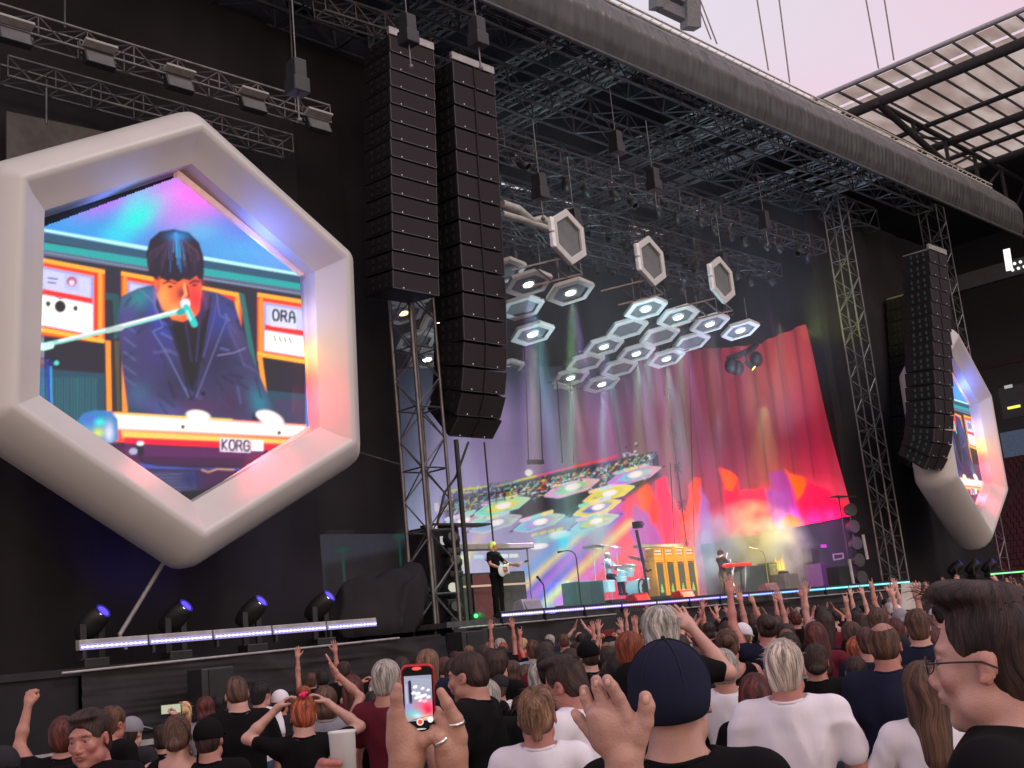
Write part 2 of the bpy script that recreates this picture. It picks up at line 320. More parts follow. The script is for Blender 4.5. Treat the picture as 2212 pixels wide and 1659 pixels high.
# upper left lighting trusses with floodlights
TL = mat('truss_dull', (.16, .155, .16), .5, .4, var=.3)
A0, A1 = PY(-40, 22, 20.0), PY(703, 262, 20.0); A1[2] = A0[2] = (A0[2]+A1[2])/2
truss('lighting_truss', 'long truss high at upper left carrying a row of floodlights', A0, A1, .42, .028, None, TL, group='lighting trusses', rb=.014)
B0, B1 = PY(8, 150, 20.9), PY(622, 318, 20.9); B1[2] = B0[2] = (B0[2]+B1[2])/2
truss('lighting_truss', 'dim second truss behind the top of the giant left hexagon', B0, B1, .42, .028, None, TL, group='lighting trusses', rb=.014)
truss('lighting_truss', 'short truss crossing the top edge left of the loudspeaker columns', PY(690, 12, 19.8), PY(880, 72, 19.8), .45, .03, 6, TL, group='lighting trusses', rb=.018)
fl = empty('floodlight', 'x', 'floodlight', (0, 0, 0), 'floodlights under the upper left truss')
MB().box((0, 0, 0), (.62, .16, .4), Matrix.Rotation(-.35, 3, 'X')).to('housing', DARK, fl, .02)
MB().box((0, -.03, .23), (.66, .3, .06), Matrix.Rotation(-.35, 3, 'X')).to('top_plate', mat('plate_grey', (.3, .3, .29), .7), fl)  # top plate is a paler grey than the housing
MB().box((0, -.09, -.03), (.54, .02, .28), Matrix.Rotation(-.35, 3, 'X')).to('lens', mat('lens_dark', (.1, .1, .11), .3), fl)
MB().bar((-.35, 0, 0), (-.35, .1, .35), .03).bar((.35, 0, 0), (.35, .1, .35), .03).to('yoke', DARK, fl)
for i, (x, y) in enumerate(((30, 78), (213, 128), (385, 180), (545, 226), (686, 270))):
    p = tuple(PY(x, y, 19.8)); lb = 'boxy floodlight under the upper left truss, %s from the left' % ORD[i]
    if i == 0: fl.location = p; tag(fl, lb)
    else: copy_tree(fl, loc=p, label=lb)
for i, (x, y0, y1, lb) in enumerate(((140, -20, 60, 'top left'), (100, 190, 268, 'left of the giant hexagon top'), (632, -20, 148, 'above the right end of the lamp truss'), (1165, 230, 400, 'in the roof above the big hexagon mirror'))):
    Y = 20.4 if i != 3 else 24
    o = MB().tube(PY(x-(8 if i > 1 else 0), y0, Y), PY(x, y1, Y), .025, n=5).to('hanging_cable', STEELD); tag(o, 'thin cable hanging '+lb, 'cable')
o = MB(); a = [PY(15, 240, 21.2), PY(300, 300, 21.2), PY(300, 420, 21.2), PY(15, 420, 21.2)]; o.prism(a, (0, .06, 0)); o = o.to('grey_panel', mat('grey_panel', (.085, .082, .08), .8)); tag(o, 'plain grey panel behind the top left of the giant hexagon', 'panel')
# ================= painter: video content for the LED screens =================
class Canvas:
    def __init__(s, x0, y0, x1, y1, st):
        s.x0, s.y0, s.st = x0, y0, st; s.w, s.h = int((x1-x0)/st)+1, int((y1-y0)/st)+1
        s.X, s.Y = np.meshgrid(x0+st*np.arange(s.w), y0+st*np.arange(s.h)); s.a = np.zeros((s.h, s.w, 3))
    def fill(s, c): s.a[:] = lin(c)
    def mix(s, m, c, al=1.):
        m = np.clip(m, 0, 1)[..., None]*al; s.a = s.a*(1-m)+np.asarray(lin(c))*m
    def grad(s, stops, f):
        """f: scalar field 0..1; stops [(t,hex)]"""
        ts = [t for t, _ in stops]; cs = np.array([lin(c) for _, c in stops]); return np.stack([np.interp(f, ts, cs[:, k]) for k in range(3)], -1)
    def blob(s, x, y, rx, ry, c, al=1., ang=0., p=2.):
        a = radians(ang); dx, dy = s.X-x, s.Y-y; u = (dx*cos(a)+dy*sin(a))/rx; v = (-dx*sin(a)+dy*cos(a))/ry; s.mix(np.exp(-(u*u+v*v)**(p/2)*1.4), c, al)
    def ell(s, x, y, rx, ry, c, al=1., ang=0., soft=.06):
        a = radians(ang); dx, dy = s.X-x, s.Y-y; u = (dx*cos(a)+dy*sin(a))/rx; v = (-dx*sin(a)+dy*cos(a))/ry; s.mix((1-np.sqrt(u*u+v*v))/max(soft, 1e-3)+.5, c, al)
    def pmask(s, pts, soft=1.5):
        n = len(pts); ins = np.zeros(s.X.shape, bool); dd = np.full(s.X.shape, 1e9)
        for i in range(n):
            (ax, ay), (bx, by) = pts[i], pts[(i+1) % n]
            if ay != by: ins ^= ((ay > s.Y) != (by > s.Y)) & (s.X < (bx-ax)*(s.Y-ay)/(by-ay)+ax)
            ex, ey = bx-ax, by-ay; t = np.clip(((s.X-ax)*ex+(s.Y-ay)*ey)/(ex*ex+ey*ey+1e-9), 0, 1); dd = np.minimum(dd, (s.X-ax-t*ex)**2+(s.Y-ay-t*ey)**2)
        d = np.sqrt(dd)*np.where(ins, 1, -1); return np.clip(d/soft+.5, 0, 1)
    def poly(s, pts, c, al=1., soft=1.5): s.mix(s.pmask(pts, soft), c, al)
    def line(s, pts, w, c, al=1., soft=1.2):
        dd = np.full(s.X.shape, 1e9)
        for (ax, ay), (bx, by) in zip(pts[:-1], pts[1:]):
            ex, ey = bx-ax, by-ay; t = np.clip(((s.X-ax)*ex+(s.Y-ay)*ey)/(ex*ex+ey*ey+1e-9), 0, 1); dd = np.minimum(dd, (s.X-ax-t*ex)**2+(s.Y-ay-t*ey)**2)
        s.mix((w/2-np.sqrt(dd))/soft+.5, c, al)
    def sample(s, x, y):
        fx = np.clip((x-s.x0)/s.st, 0, s.w-1.001); fy = np.clip((y-s.y0)/s.st, 0, s.h-1.001); i = fx.astype(int); j = fy.astype(int); u = (fx-i)[..., None]; v = (fy-j)[..., None]
        A = s.a; return (A[j, i]*(1-u)+A[j, i+1]*u)*(1-v)+(A[j+1, i]*(1-u)+A[j+1, i+1]*u)*v
GL = {'K': [[(0, 0), (0, 1)], [(.8, 0), (.1, .5), (.8, 1)]], 'O': [[(.2, 0), (.7, 0), (.9, .25), (.9, .75), (.7, 1), (.2, 1), (0, .75), (0, .25), (.2, 0)]], 'R': [[(0, 1), (0, 0), (.7, 0), (.85, .25), (.7, .5), (0, .5)], [(.45, .5), (.9, 1)]],
      'G': [[(.9, .2), (.7, 0), (.2, 0), (0, .25), (0, .75), (.2, 1), (.7, 1), (.9, .8), (.9, .5), (.5, .5)]], 'A': [[(0, 1), (.1, .2), (.3, 0), (.6, 0), (.8, .2), (.9, 1)], [(.1, .55), (.85, .55)]]}
def word(cv, txt, x, y, w, h, gap, lw, c, sl=0.):
    for i, ch in enumerate(txt):
        for st in GL[ch]: cv.line([(x+i*(w+gap)+px*w, y+py*h+sl*(i*(w+gap)+px*w)) for px, py in st], lw, c, soft=.8)
# ---- giant hexagon screen picture (a singer at a keyboard before orange amplifiers) ----
cv = Canvas(95, 360, 665, 1105, 1.5); Xc, Yc = cv.X, cv.Y
cv.fill('4a86d8')
cv.blob(150, 480, 90, 60, '1496dc'); cv.blob(420, 420, 120, 60, 'ff6ae8', .9); cv.blob(235, 430, 90, 30, 'c060e8', .8, -25); cv.blob(290, 445, 30, 60, '70c8e0', .8, 30); cv.blob(300, 470, 70, 32, '00e4d8', .95, -35); cv.blob(250, 510, 40, 25, '20d0e8', .7)
cv.blob(390, 470, 60, 40, 'c080e0', .6); cv.blob(520, 540, 100, 45, '4aa8e0', .8); cv.blob(600, 560, 60, 40, '6aa4e4', .7); cv.blob(520, 480, 60, 50, '7070e0', .6); cv.blob(430, 500, 50, 25, '50c0e0', .5)
cv.poly([(95, 508), (320, 545), (660, 600), (660, 1100), (95, 1100)], '232032')
cv.poly([(95, 494), (320, 533), (660, 592), (660, 598), (320, 541), (95, 500)], 'b8f0f0'); cv.poly([(95, 501), (320, 542), (660, 598), (660, 612), (320, 562), (95, 520)], '28506c')
cv.poly([(95, 524), (320, 560), (660, 614), (660, 628), (320, 577), (95, 540)], '1ca0a0'); cv.poly([(95, 540), (320, 577), (660, 628), (660, 640), (320, 586), (95, 552)], '5a5878'); cv.line([(95, 545), (320, 583), (660, 636)], 2, '90b8d0', .6)
def amp(x0, x1, y0, y1, sl):
    f = lambda x, y: (x, y+sl*(x-x0)); q = lambda a, b, c, d, col, al=1.: cv.poly([f(a, b), f(c, b), f(c, d), f(a, d)], col, al)
    q(x0, y0, x1, y1, 'ff5a10'); q(x0, y0, x1, y0+9, 'ffae30'); q(x0, y0+9, x1, y0+15, 'ff3018'); q(x1-14, y0+6, x1-5, y1-4, 'ffa030'); q(x1-22, y0+10, x1-15, y1-8, 'f03010'); q(x0+4, y0+10, x0+12, y1-8, 'ff9030')
    q(x0+14, y0+18, x1-24, y1-22, '9ca0dc'); q(x0+19, y0+23, x1-30, y1-26, 'c8c8ee'); q(x0+16, y0+66, x1-26, y0+78, 'f02818'); q(x0+16, y0+80, x1-26, y1-24, 'fffdf4'); q(x0, y1-18, x1, y1-9, 'ffb838'); q(x0, y1-8, x1, y1, 'e86010')
amp(62, 226, 552, 720, .19); amp(262, 522, 586, 760, .185); amp(556, 700, 632, 778, .16)
cv.ell(130, 662, 12, 13, '1c1820'); cv.ell(163, 666, 5, 6, '302838'); cv.ell(104, 656, 5, 6, '302838'); cv.line([(120, 640), (130, 646), (142, 642)], 2, '504870'); cv.poly([(140, 590), (170, 594), (170, 628), (140, 624)], 'b8b8e4'); cv.ell(155, 608, 11, 11, 'c02040', .8); cv.ell(155, 611, 6, 6, 'e0d0f0'); cv.line([(104, 600), (124, 603)], 3, '504880'); cv.line([(104, 610), (120, 612)], 3, '504880')
cv.poly([(584, 665), (640, 672), (640, 712), (584, 704)], 'd8d8f4'); word(cv, 'ORA', 590, 669, 13, 22, 4.5, 4.5, '181628', .12); cv.poly([(582, 705), (640, 712), (640, 718), (582, 712)], 'f02818')
for k in range(4): cv.line([(592+k*11, 726+k*1.5), (596+k*11, 736+k*1.5)], 2.4, '403850')
# speaker cabinets under the amps
for x0, x1 in ((95, 226), (262, 520), (560, 660)):
    s0 = 725 if x0 < 100 else 770; cv.poly([(x0, s0), (x1, s0+16), (x1, s0+80), (x0, s0+70)], '1e1828'); cv.poly([(x0, s0+72), (x1, s0+82), (x1, 930), (x0, 925)], '1c4458')
cv.mix(((np.sin(Xc*.95) > .1)*(Yc > 815)*(Xc < 212)).astype(float), '2c7078', .55)
for x in (228, 246, 262): cv.poly([(x, 735), (x+11, 737), (x+14, 915), (x+3, 915)], 'ff9028' if x != 246 else '504830')
cv.poly([(556, 765), (566, 767), (578, 860), (568, 862)], 'ff9a30'); cv.poly([(610, 795), (660, 800), (660, 850), (612, 845)], '201830'); cv.poly([(590, 860), (660, 865), (660, 925), (600, 925)], '3a3858')
cv.poly([(515, 632), (528, 636), (556, 800), (545, 800)], '206868')
for k in range(5): cv.line([(232, 640+0*k), (250, 642), (255, 720)], 14, '1a4a50', .5)
cv.line([(103, 780), (107, 888)], 8, '2038a0'); cv.line([(110, 790), (112, 888)], 3, '30b0e0')
# jacket
J = [(262, 640), (300, 622), (345, 612), (420, 622), (470, 632), (505, 650), (520, 700), (540, 760), (565, 820), (598, 900), (560, 905), (545, 890), (545, 925), (440, 925), (420, 905), (350, 902), (275, 878), (262, 780), (254, 700)]
cv.poly(J, '38355f', soft=3)
m = cv.pmask(J, 3)
def jb(x, y, rx, ry, c, al, ang=0):
    a = radians(ang); dx, dy = Xc-x, Yc-y; u = (dx*cos(a)+dy*sin(a))/rx; v = (-dx*sin(a)+dy*cos(a))/ry; cv.mix(np.exp(-(u*u+v*v)*1.3)*m, c, al)
jb(300, 645, 45, 26, '108888', .9, -20); jb(345, 680, 26, 70, '1c40c0', .8, -8); jb(275, 690, 22, 60, '4a4088', .8); jb(330, 760, 40, 70, '3c3070', .8); jb(420, 740, 40, 90, '30245c', .7); jb(480, 690, 40, 50, '283c98', .8, 30); jb(470, 780, 50, 70, '241c44', .9)
jb(300, 850, 30, 30, '3a5a80', .8); jb(370, 885, 70, 22, '5058a0', .7, 15); jb(560, 870, 22, 40, '1c7890', .9, -20); jb(390, 830, 60, 60, '262044', .8); jb(500, 870, 40, 40, '3a2040', .7); jb(510, 720, 14, 60, '50406c', .6, -20); jb(430, 880, 60, 22, '5a1c48', .5)
R_ = np.random.RandomState(3)
for k in range(46):
    x = R_.uniform(265, 560); y = R_.uniform(650, 900); ln = R_.uniform(12, 46); a = R_.uniform(-1.1, .2) if x < 340 else R_.uniform(.2, 1.5); pts = [(x, y), (x+ln*cos(a), y+ln*sin(a))]
    mm = cv.a.copy(); cv.line(pts, R_.uniform(3, 8), ['161028', '6a78b4', '38306a', '142848', '5a5494'][R_.randint(5)], .5, 3.5); cv.a = mm*(1-m[..., None])+cv.a*m[..., None]
cv.line([(345, 640), (372, 720), (395, 790), (412, 862)], 5, '120e20', .9, 3); cv.line([(455, 640), (440, 740), (418, 860)], 4, '120e20', .8, 3); cv.line([(335, 630), (350, 660), (356, 700)], 3, '6868b8', .6); cv.line([(470, 640), (462, 690), (440, 770)], 3, '5a50a0', .6)
cv.poly([(350, 640), (372, 668), (430, 680), (455, 665), (430, 790), (415, 850)], '0c0814', soft=3); cv.line([(400, 690), (414, 780)], 5, '2a2450', .8, 3); cv.line([(432, 690), (424, 780)], 4, '3a3070', .7, 3)
cv.line([(470, 768), (505, 762), (530, 752)], 2.4, '8a84c0', .7); cv.ell(439, 850, 5, 4, '0a0810')
for y in (700, 730, 760, 790, 815): cv.line([(268, y), (292, y+18)], 4, '6a72b0', .4, 4)
# face, hair
cv.poly([(338, 600), (342, 640), (352, 665), (372, 690), (395, 695), (430, 680), (436, 620), (430, 590)], 'ff6a34', soft=3); cv.blob(352, 640, 16, 30, 'ffa050', .9); cv.blob(418, 640, 20, 40, 'ff2838', .85); cv.blob(392, 634, 14, 18, '7a2030', .9); cv.blob(375, 670, 20, 16, 'ffb060', .7); cv.blob(422, 610, 14, 12, 'b03038', .8)
cv.line([(398, 620), (404, 648)], 6, 'ff8858', .9, 3); cv.poly([(330, 590), (345, 590), (345, 625), (334, 622)], 'e86030', soft=3)
H_ = [(318, 572), (316, 545), (324, 518), (345, 500), (375, 495), (408, 502), (430, 524), (440, 556), (441, 590), (438, 604), (430, 604), (424, 596), (410, 606), (396, 603), (384, 610), (370, 604), (362, 608), (350, 602), (340, 606), (332, 600), (322, 590)]
cv.poly(H_, '1c1028', soft=2.5); m2 = cv.pmask(H_, 2.5)
for k in range(90):
    t = R_.uniform(-1, 1); x = 378+t*55; y0 = 500+18*t*t+R_.uniform(0, 14); ln = R_.uniform(25, 80); c = ['0c0a18', '3c2644', '5c3850', '241848', '1880d0', '20b0f0'][R_.randint(4) if abs(t-.05) > .35 else R_.randint(2, 6)]
    mm = cv.a.copy(); cv.line([(378+t*18, y0), (x, y0+ln*.6), (x+t*5, y0+ln)], R_.uniform(1.2, 3), c, .6, 1.5); cv.a = mm*(1-m2[..., None])+cv.a*m2[..., None]
cv.blob(385, 510, 26, 12, '1a9af0', .6)
# facial features
cv.line([(352, 612), (366, 608), (380, 613)], 4, '4a1418', .9, 2); cv.line([(410, 612), (420, 606), (430, 608)], 4, '3a0c18', .9, 2); cv.ell(368, 619, 6, 2.6, '200810', .95); cv.ell(420, 616, 5, 2.4, '1a0610', .95); cv.line([(398, 612), (402, 634), (394, 644)], 3.5, 'ffb070', .9, 2); cv.line([(404, 618), (409, 640), (400, 646)], 4, '7a1020', .8, 3)
cv.poly([(338, 640), (350, 668), (374, 694), (372, 706), (346, 690), (336, 660)], '2a1c4c', .95, 3); cv.poly([(436, 640), (432, 670), (416, 694), (424, 706), (446, 680)], '30204e', .95, 3); cv.blob(360, 655, 10, 20, 'ff9448', .7); cv.line([(344, 600), (341, 628)], 5, 'd85030', .8, 3); cv.blob(425, 650, 10, 24, 'd01834', .7)
cv.line([(300, 624), (332, 652), (352, 706), (330, 716), (358, 760), (408, 858)], 2.4, '7078b0', .75, 2); cv.line([(468, 634), (474, 680), (490, 690), (462, 760), (424, 858)], 2.4, '6a68a4', .75, 2)
# microphone and boom
cv.line([(95, 745), (128, 738), (238, 712), (390, 672)], 9, '90d8d0'); cv.line([(128, 736), (238, 709), (388, 669)], 4, 'ffffff'); cv.line([(95, 750), (110, 746)], 14, 'c8fff0'); cv.line([(232, 714), (262, 708)], 11, 'b0c8c0'); cv.line([(388, 675), (402, 668)], 14, '10a0a0')
cv.ell(400, 656, 11, 11, 'ffe0f0'); cv.line([(402, 664), (420, 700)], 14, '18c8c0', 1, 2); cv.line([(404, 672), (412, 690)], 5, 'b0ffff', .9); cv.ell(248, 727, 5, 5, '106060'); cv.line([(244, 724), (252, 915)], 5, '20182c', .8)
cv.ell(110, 785, 8, 6, '1a1a60'); cv.ell(122, 784, 5, 5, '50d8c8')
# keyboard
K = [(165, 905), (190, 888), (240, 889), (660, 918), (660, 985), (560, 1000), (250, 985), (215, 975)]
cv.poly([(225, 888), (660, 917), (660, 960), (250, 955)], 'ff4428', soft=2.5); cv.poly([(238, 893), (660, 920), (660, 945), (245, 926)], 'fff8ec', soft=7); cv.line([(250, 893), (500, 907)], 4, 'ffe060', .8, 3); cv.poly([(262, 930), (660, 952), (660, 960), (265, 946)], 'ffcc60', soft=6); cv.poly([(268, 944), (660, 962), (660, 976), (270, 958)], 'f00c34', soft=3)
cv.poly([(163, 915), (180, 893), (205, 886), (240, 888), (254, 905), (256, 950), (225, 962), (190, 945)], '2c78b8', soft=4); cv.blob(215, 912, 14, 10, '20f0e0', .9); cv.blob(212, 935, 16, 13, 'd8e840', .9); cv.blob(195, 905, 14, 10, '5060d0', .8); cv.blob(236, 935, 12, 26, 'e8e8ff', .8); cv.blob(185, 930, 14, 14, '80b8e0', .5)
cv.poly([(215, 956), (270, 958), (660, 976), (640, 1000), (430, 1085), (400, 1090), (330, 1040), (240, 985)], '3c1440', soft=3); cv.poly([(270, 960), (650, 980), (640, 992), (270, 985)], '5c1858', .8, 3)
cv.poly([(300, 1000), (420, 1012), (600, 1012), (600, 1018), (310, 1012)], '4050b0', .9, 3); cv.poly([(310, 1018), (420, 1018), (430, 1085), (400, 1088)], '3a3a60', 1, 4)
for k in range(7): cv.line([(318+k*6, 1026+k*7), (395+k*3, 1024+k*7)], 1.6, '6a6a90', .7)
cv.blob(410, 1035, 30, 24, '1a2060', .9); cv.poly([(390, 1060), (440, 1058), (560, 1005), (560, 1100), (390, 1100)], '0c0a14', soft=5)
cv.line([(302, 962), (303, 985), (310, 1000), (345, 1006), (520, 1008)], 3, '181428'); cv.line([(300, 962), (304, 978)], 15, '181428', 1, 2); cv.ell(303, 958, 8, 5, 'f0f0ff'); cv.ell(288, 975, 9, 7, 'b0b0d0', .9); cv.line([(436, 1015), (450, 1020), (470, 1013), (505, 1015)], 3, 'e0a060', .8)
cv.poly([(475, 945), (541, 949), (541, 978), (475, 975)], 'f4e0f0', soft=1.2); word(cv, 'KORG', 480, 950, 12.5, 21, 3.2, 4.2, '3c2440', .05); cv.poly([(543, 950), (569, 952), (569, 974), (543, 974)], 'f8f4ff', soft=1.2)
for x, y in ((395, 922), (603, 935)): cv.ell(x, y, 4, 4, '600010')
cv.ell(428, 898, 26, 12, 'fff4e8', 1, 8, .3); cv.ell(585, 905, 30, 16, 'fff0f0', 1, 25, .3); cv.line([(560, 895), (600, 920)], 14, 'fff0f4', 1, 5)
for _ in range(1): cv.a = (cv.a*2+np.roll(cv.a, 1, 0)+np.roll(cv.a, -1, 0)+np.roll(cv.a, 1, 1)+np.roll(cv.a, -1, 1))/6
cv.a *= (1+.05*np.random.RandomState(1).normal(size=cv.a.shape[:2])[..., None].clip(-2, 2)); cv.a = cv.a.clip(0, 2)
cv.a = cv.a*.90+.02  # pale haze veil mixed into the picture colours
CV1 = cv
def hexpts(cx, cz, R, Y, rot=0): return [np.array([cx+R*sin(a+rot), Y, cz+R*cos(a+rot)]) for a in [k*pi/3 for k in range(6)]]
INFL = mat('white_inflatable', (.53, .525, .52), .42, var=.05, scale=.8, bump=.04, bscale=1.5)
def rounded_hex(R, rc, k=6):
    """closed outline with rounded corners: returns points and outline count k+1 per corner"""
    P = []
    for c in range(6):
        a = c*pi/3; C_ = np.array([sin(a), cos(a)])*(R-rc/cos(pi/6)); 
        for j in range(k+1): b = a-pi/6+pi/3*j/k; P.append(C_+rc*np.array([sin(b), cos(b)]))
    return np.array(P)
def giant(label, cx, cz, scr_me):
    t = empty('giant_hexagon', label, 'video screen', (cx, 18.6, cz))
    prof = [(3.19, .40, .02), (3.30, .34, .02), (3.54, .20, .03), (3.70, .04, .04), (3.80, -.02, .08), (3.90, .02, .14), (4.1, .15, .26), (4.28, .36, .38), (4.37, .62, .45), (4.37, .92, .45), (4.22, 1.25, .4), (3.9, 1.5, .3), (3.4, 1.5, .1), (3.19, 1.3, .02), (3.19, .40, .02)]
    k = 6; n = 6*(k+1); V = []; F_ = []
    for r, y, rc in prof:
        o = rounded_hex(r, rc, k)@np.array([[cos(.038), -sin(.038)], [sin(.038), cos(.038)]])
        for q in o: V.append((q[0], y-.6, q[1]))
    for i in range(len(prof)-1):
        for j in range(n): F_.append((i*n+j, i*n+(j+1) % n, (i+1)*n+(j+1) % n, (i+1)*n+j))
    me = npmesh('inflatable_frame', V, F_, True); o = link('inflatable_frame', me, INFL, t); o.scale = (1.012, 1, 1.02); o.location = (0, 0, .07)
    b = MB(); ho = hexpts(0, 0, 3.16, .27); hi = hexpts(0, 0, 3.15, .27)
    ho2 = [p-np.array([0, .5, 0]) for p in ho]; hi2 = hi
    for i in (0, 2):
        fm = MB()
        j = (i+1) % 6; A, B, C_, D_ = hi[i], hi[j], hi[i]*np.array([1.045, 1, 1.045]), hi[j]*np.array([1.045, 1, 1.045])
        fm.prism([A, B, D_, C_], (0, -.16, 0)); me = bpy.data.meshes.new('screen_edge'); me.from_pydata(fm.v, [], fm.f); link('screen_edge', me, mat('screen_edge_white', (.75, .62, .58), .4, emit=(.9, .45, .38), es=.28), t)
    bk = MB().prism(hexpts(0, 0, 3.45, .52), (0, .15, 0)); me = bpy.data.meshes.new('back_plate'); me.from_pydata(bk.v, [], bk.f); link('back_plate', me, DARK, t)
    link('video_screen', scr_me, SCRM if not scr_me.materials else None, t)
    return t
SCRM = mat('led_video', (0, 0, 0), .5, vcol=True, var=0, es=1.35); SCRM.node_tree.nodes['Principled BSDF'].inputs['Specular IOR Level'].default_value = .1
pb = SCRM.node_tree.nodes['Principled BSDF']
for l_ in list(pb.inputs['Base Color'].links): SCRM.node_tree.links.remove(l_)
pb.inputs['Base Color'].default_value = (.01, .01, .01, 1)
HX, HZ = 10.8, 7.88
nx, nz = 230, 260; hw = 3.16*.866; us = np.linspace(-hw, hw, nx+1); ws = np.linspace(-3.16, 3.16, nz+1)
U, Wv = np.meshgrid(us, ws, indexing='ij'); wx = HX+U; wz = HZ+Wv; wy = np.full(U.shape, 18.77)
v_ = np.stack([wx, wy, wz], -1)-CAM; dd = v_@_fw; sx = 1106+FL*(v_@_rt)/dd; sy = 829.5-FL*(v_@_up)/dd
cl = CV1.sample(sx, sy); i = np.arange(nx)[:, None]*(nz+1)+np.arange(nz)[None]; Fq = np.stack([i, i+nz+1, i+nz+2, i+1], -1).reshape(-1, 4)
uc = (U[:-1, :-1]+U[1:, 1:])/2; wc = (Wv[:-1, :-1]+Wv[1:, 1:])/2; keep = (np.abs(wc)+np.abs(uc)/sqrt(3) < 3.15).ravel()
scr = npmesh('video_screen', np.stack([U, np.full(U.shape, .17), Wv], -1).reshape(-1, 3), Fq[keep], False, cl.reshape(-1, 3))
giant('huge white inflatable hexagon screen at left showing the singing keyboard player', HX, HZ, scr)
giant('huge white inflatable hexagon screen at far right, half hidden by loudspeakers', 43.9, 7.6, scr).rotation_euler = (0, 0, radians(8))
def ring_glow(cx, cz, yw, e):
    for nm, x, z, dx_, dz_, c, k in (('blue', 1.5, 1.75, .7, .75, (.12, .2, 1), 1.0), ('violet', 2.2, .6, 1, .25, (.55, .5, 1), .35), ('amber', 2.3, -.1, 1, 0, (1, .55, .12), .35), ('red', 2.2, -1.0, 1, -.1, (1, .06, .10), .9), ('red', 1.3, -2.0, .65, -.75, (1, .05, .10), 1.1), ('rose', -.9, -2.2, -.6, -.75, (1, .2, .25), .25), ('blue', -1.1, 2.1, -.6, .75, (.2, .3, 1), .2)):
        d = bpy.data.lights.new('screen_light_'+nm, 'AREA'); d.shape = 'RECTANGLE'; d.size = 1.5; d.size_y = .5; d.energy = e*k; d.color = c; o = bpy.data.objects.new('screen_light_'+nm, d); COL.objects.link(o); Rw = Matrix.Rotation(yw, 3, 'Z')  # area lamps added before the screen to throw its colours on the ring
        o.location = Vector((cx, 18.6, cz))+Rw@Vector((x*1.06, .06, z*1.06)); o.rotation_euler = (Rw@Vector((dx_, -.35, dz_))).to_track_quat('-Z', 'Y').to_euler()
ring_glow(HX, HZ, 0, 42); ring_glow(43.9, 7.6, radians(5.5), 45)
# ---- stage backdrop ----
cv = Canvas(700, 640, 1860, 1370, 2.); Xc, Yc = cv.X, cv.Y
cv.fill('8a4870')
f = np.clip((Xc-900)/900, 0, 1); cv.a = cv.grad([(0, '8f9ec4'), (.12, '9a86bc'), (.28, '8a6ea0'), (.42, '8c4a6c'), (.55, '8a3450'), (.75, '982c3c'), (.88, 'a83a34'), (1, 'a03034')], f)
P3 = np.stack([Xc/100, Yc/300, Xc*0], -1)
n1 = fbm(np.stack([Xc/60, Yc/420, Xc*0], -1), 51, .35, 3); n2 = fbm(np.stack([Xc/120, Yc/120, Xc*0], -1), 52, .4, 3)
cv.mix(np.clip(n1*.8+.1, 0, 1)*(Xc < 1480), 'a890c8', .4); cv.mix(np.clip(-n1, 0, 1)*(Xc < 1480), '5c4880', .55); cv.mix(np.clip(n2, 0, 1), '5a5078', .3)
for x, c, w in ((990, '8a80f0', 28), (1030, 'a060d8', 16), (1085, 'b8a0e0', 30), (1120, '504c80', 18), (1160, '90a080', 10), (1180, '8070c0', 16), (1215, '708090', 26), (1262, 'a08080', 20), (1300, '9a8cc0', 20), (1350, '705070', 30)):
    d = np.abs(Xc-x-(Yc-900)*.06)/w; cv.mix(np.exp(-d*d)*np.clip((1150-Yc)/250, 0, 1), c, .5)
cv.mix(np.clip((Yc-1020)/260, 0, 1)*np.clip((1420-Xc)/200, 0, 1), '9fb4d8', .8)  # pale mist at lower left is painted into the curtain colours
cv.blob(1000, 1000, 130, 260, 'a8b0d4', .5); cv.blob(930, 800, 60, 200, '505870', .8); cv.blob(860, 900, 60, 300, '3c4258', .9); cv.blob(1450, 960, 60, 70, 'a08890', .6); cv.blob(1480, 1000, 50, 50, '8a5878', .5); cv.blob(1700, 820, 60, 70, 'a85034', .7); cv.blob(1630, 860, 24, 60, 'b06040', .5); cv.blob(1580, 1000, 100, 90, '903060', .5); cv.blob(1760, 960, 60, 200, 'c01848', .8, -12); cv.blob(1700, 950, 80, 70, 'a02050', .6)
# red and orange flames
for x in (1330, 1388, 1445, 1500, 1535, 1600, 1642, 1700, 1742): cv.line([(x-30, 680), (x, 907), (x+36, 1180)], 2.2, '3a1024', .55, 2)
wp = fbm(np.stack([Xc/70, Yc/50, Xc*0], -1), 77, .8, 3); cv.X = Xc+8*wp; cv.Y = Yc+9*fbm(np.stack([Xc/40, Yc/200, Xc*0], -1), 78, .8, 2)
def fl_(pts, c, al=1., soft=5): cv.poly(pts, c, al, soft)
fl_([(1300, 1080), (1380, 1050), (1440, 1100), (1520, 1130), (1620, 1080), (1700, 1050), (1790, 1050), (1850, 1120), (1850, 1300), (1290, 1320), (1210, 1300), (1270, 1180)], 'e83858', 1, 60)
cv.blob(1330, 1150, 70, 80, 'e84860', .9); cv.blob(1290, 1200, 60, 60, 'd85878', .8); cv.blob(1330, 1210, 50, 50, 'd87868', .7)
fl_([(1375, 1045), (1395, 1035), (1412, 1080), (1400, 1105), (1385, 1095)], 'ff5018'); fl_([(1415, 1040), (1440, 1030), (1455, 1100), (1475, 1180), (1490, 1290), (1420, 1290), (1445, 1200), (1430, 1120)], 'ff1850')
fl_([(1370, 1090), (1400, 1110), (1425, 1150), (1450, 1220), (1425, 1300), (1390, 1230), (1360, 1150)], 'a850a8', 1, 8); fl_([(1408, 1075), (1422, 1085), (1425, 1130), (1414, 1135), (1405, 1110)], 'ff3020')
fl_([(1500, 1032), (1514, 1034), (1516, 1090), (1510, 1170), (1495, 1290), (1450, 1290), (1470, 1190), (1465, 1120), (1485, 1100), (1488, 1050)], 'ff4a18', 1, 6)
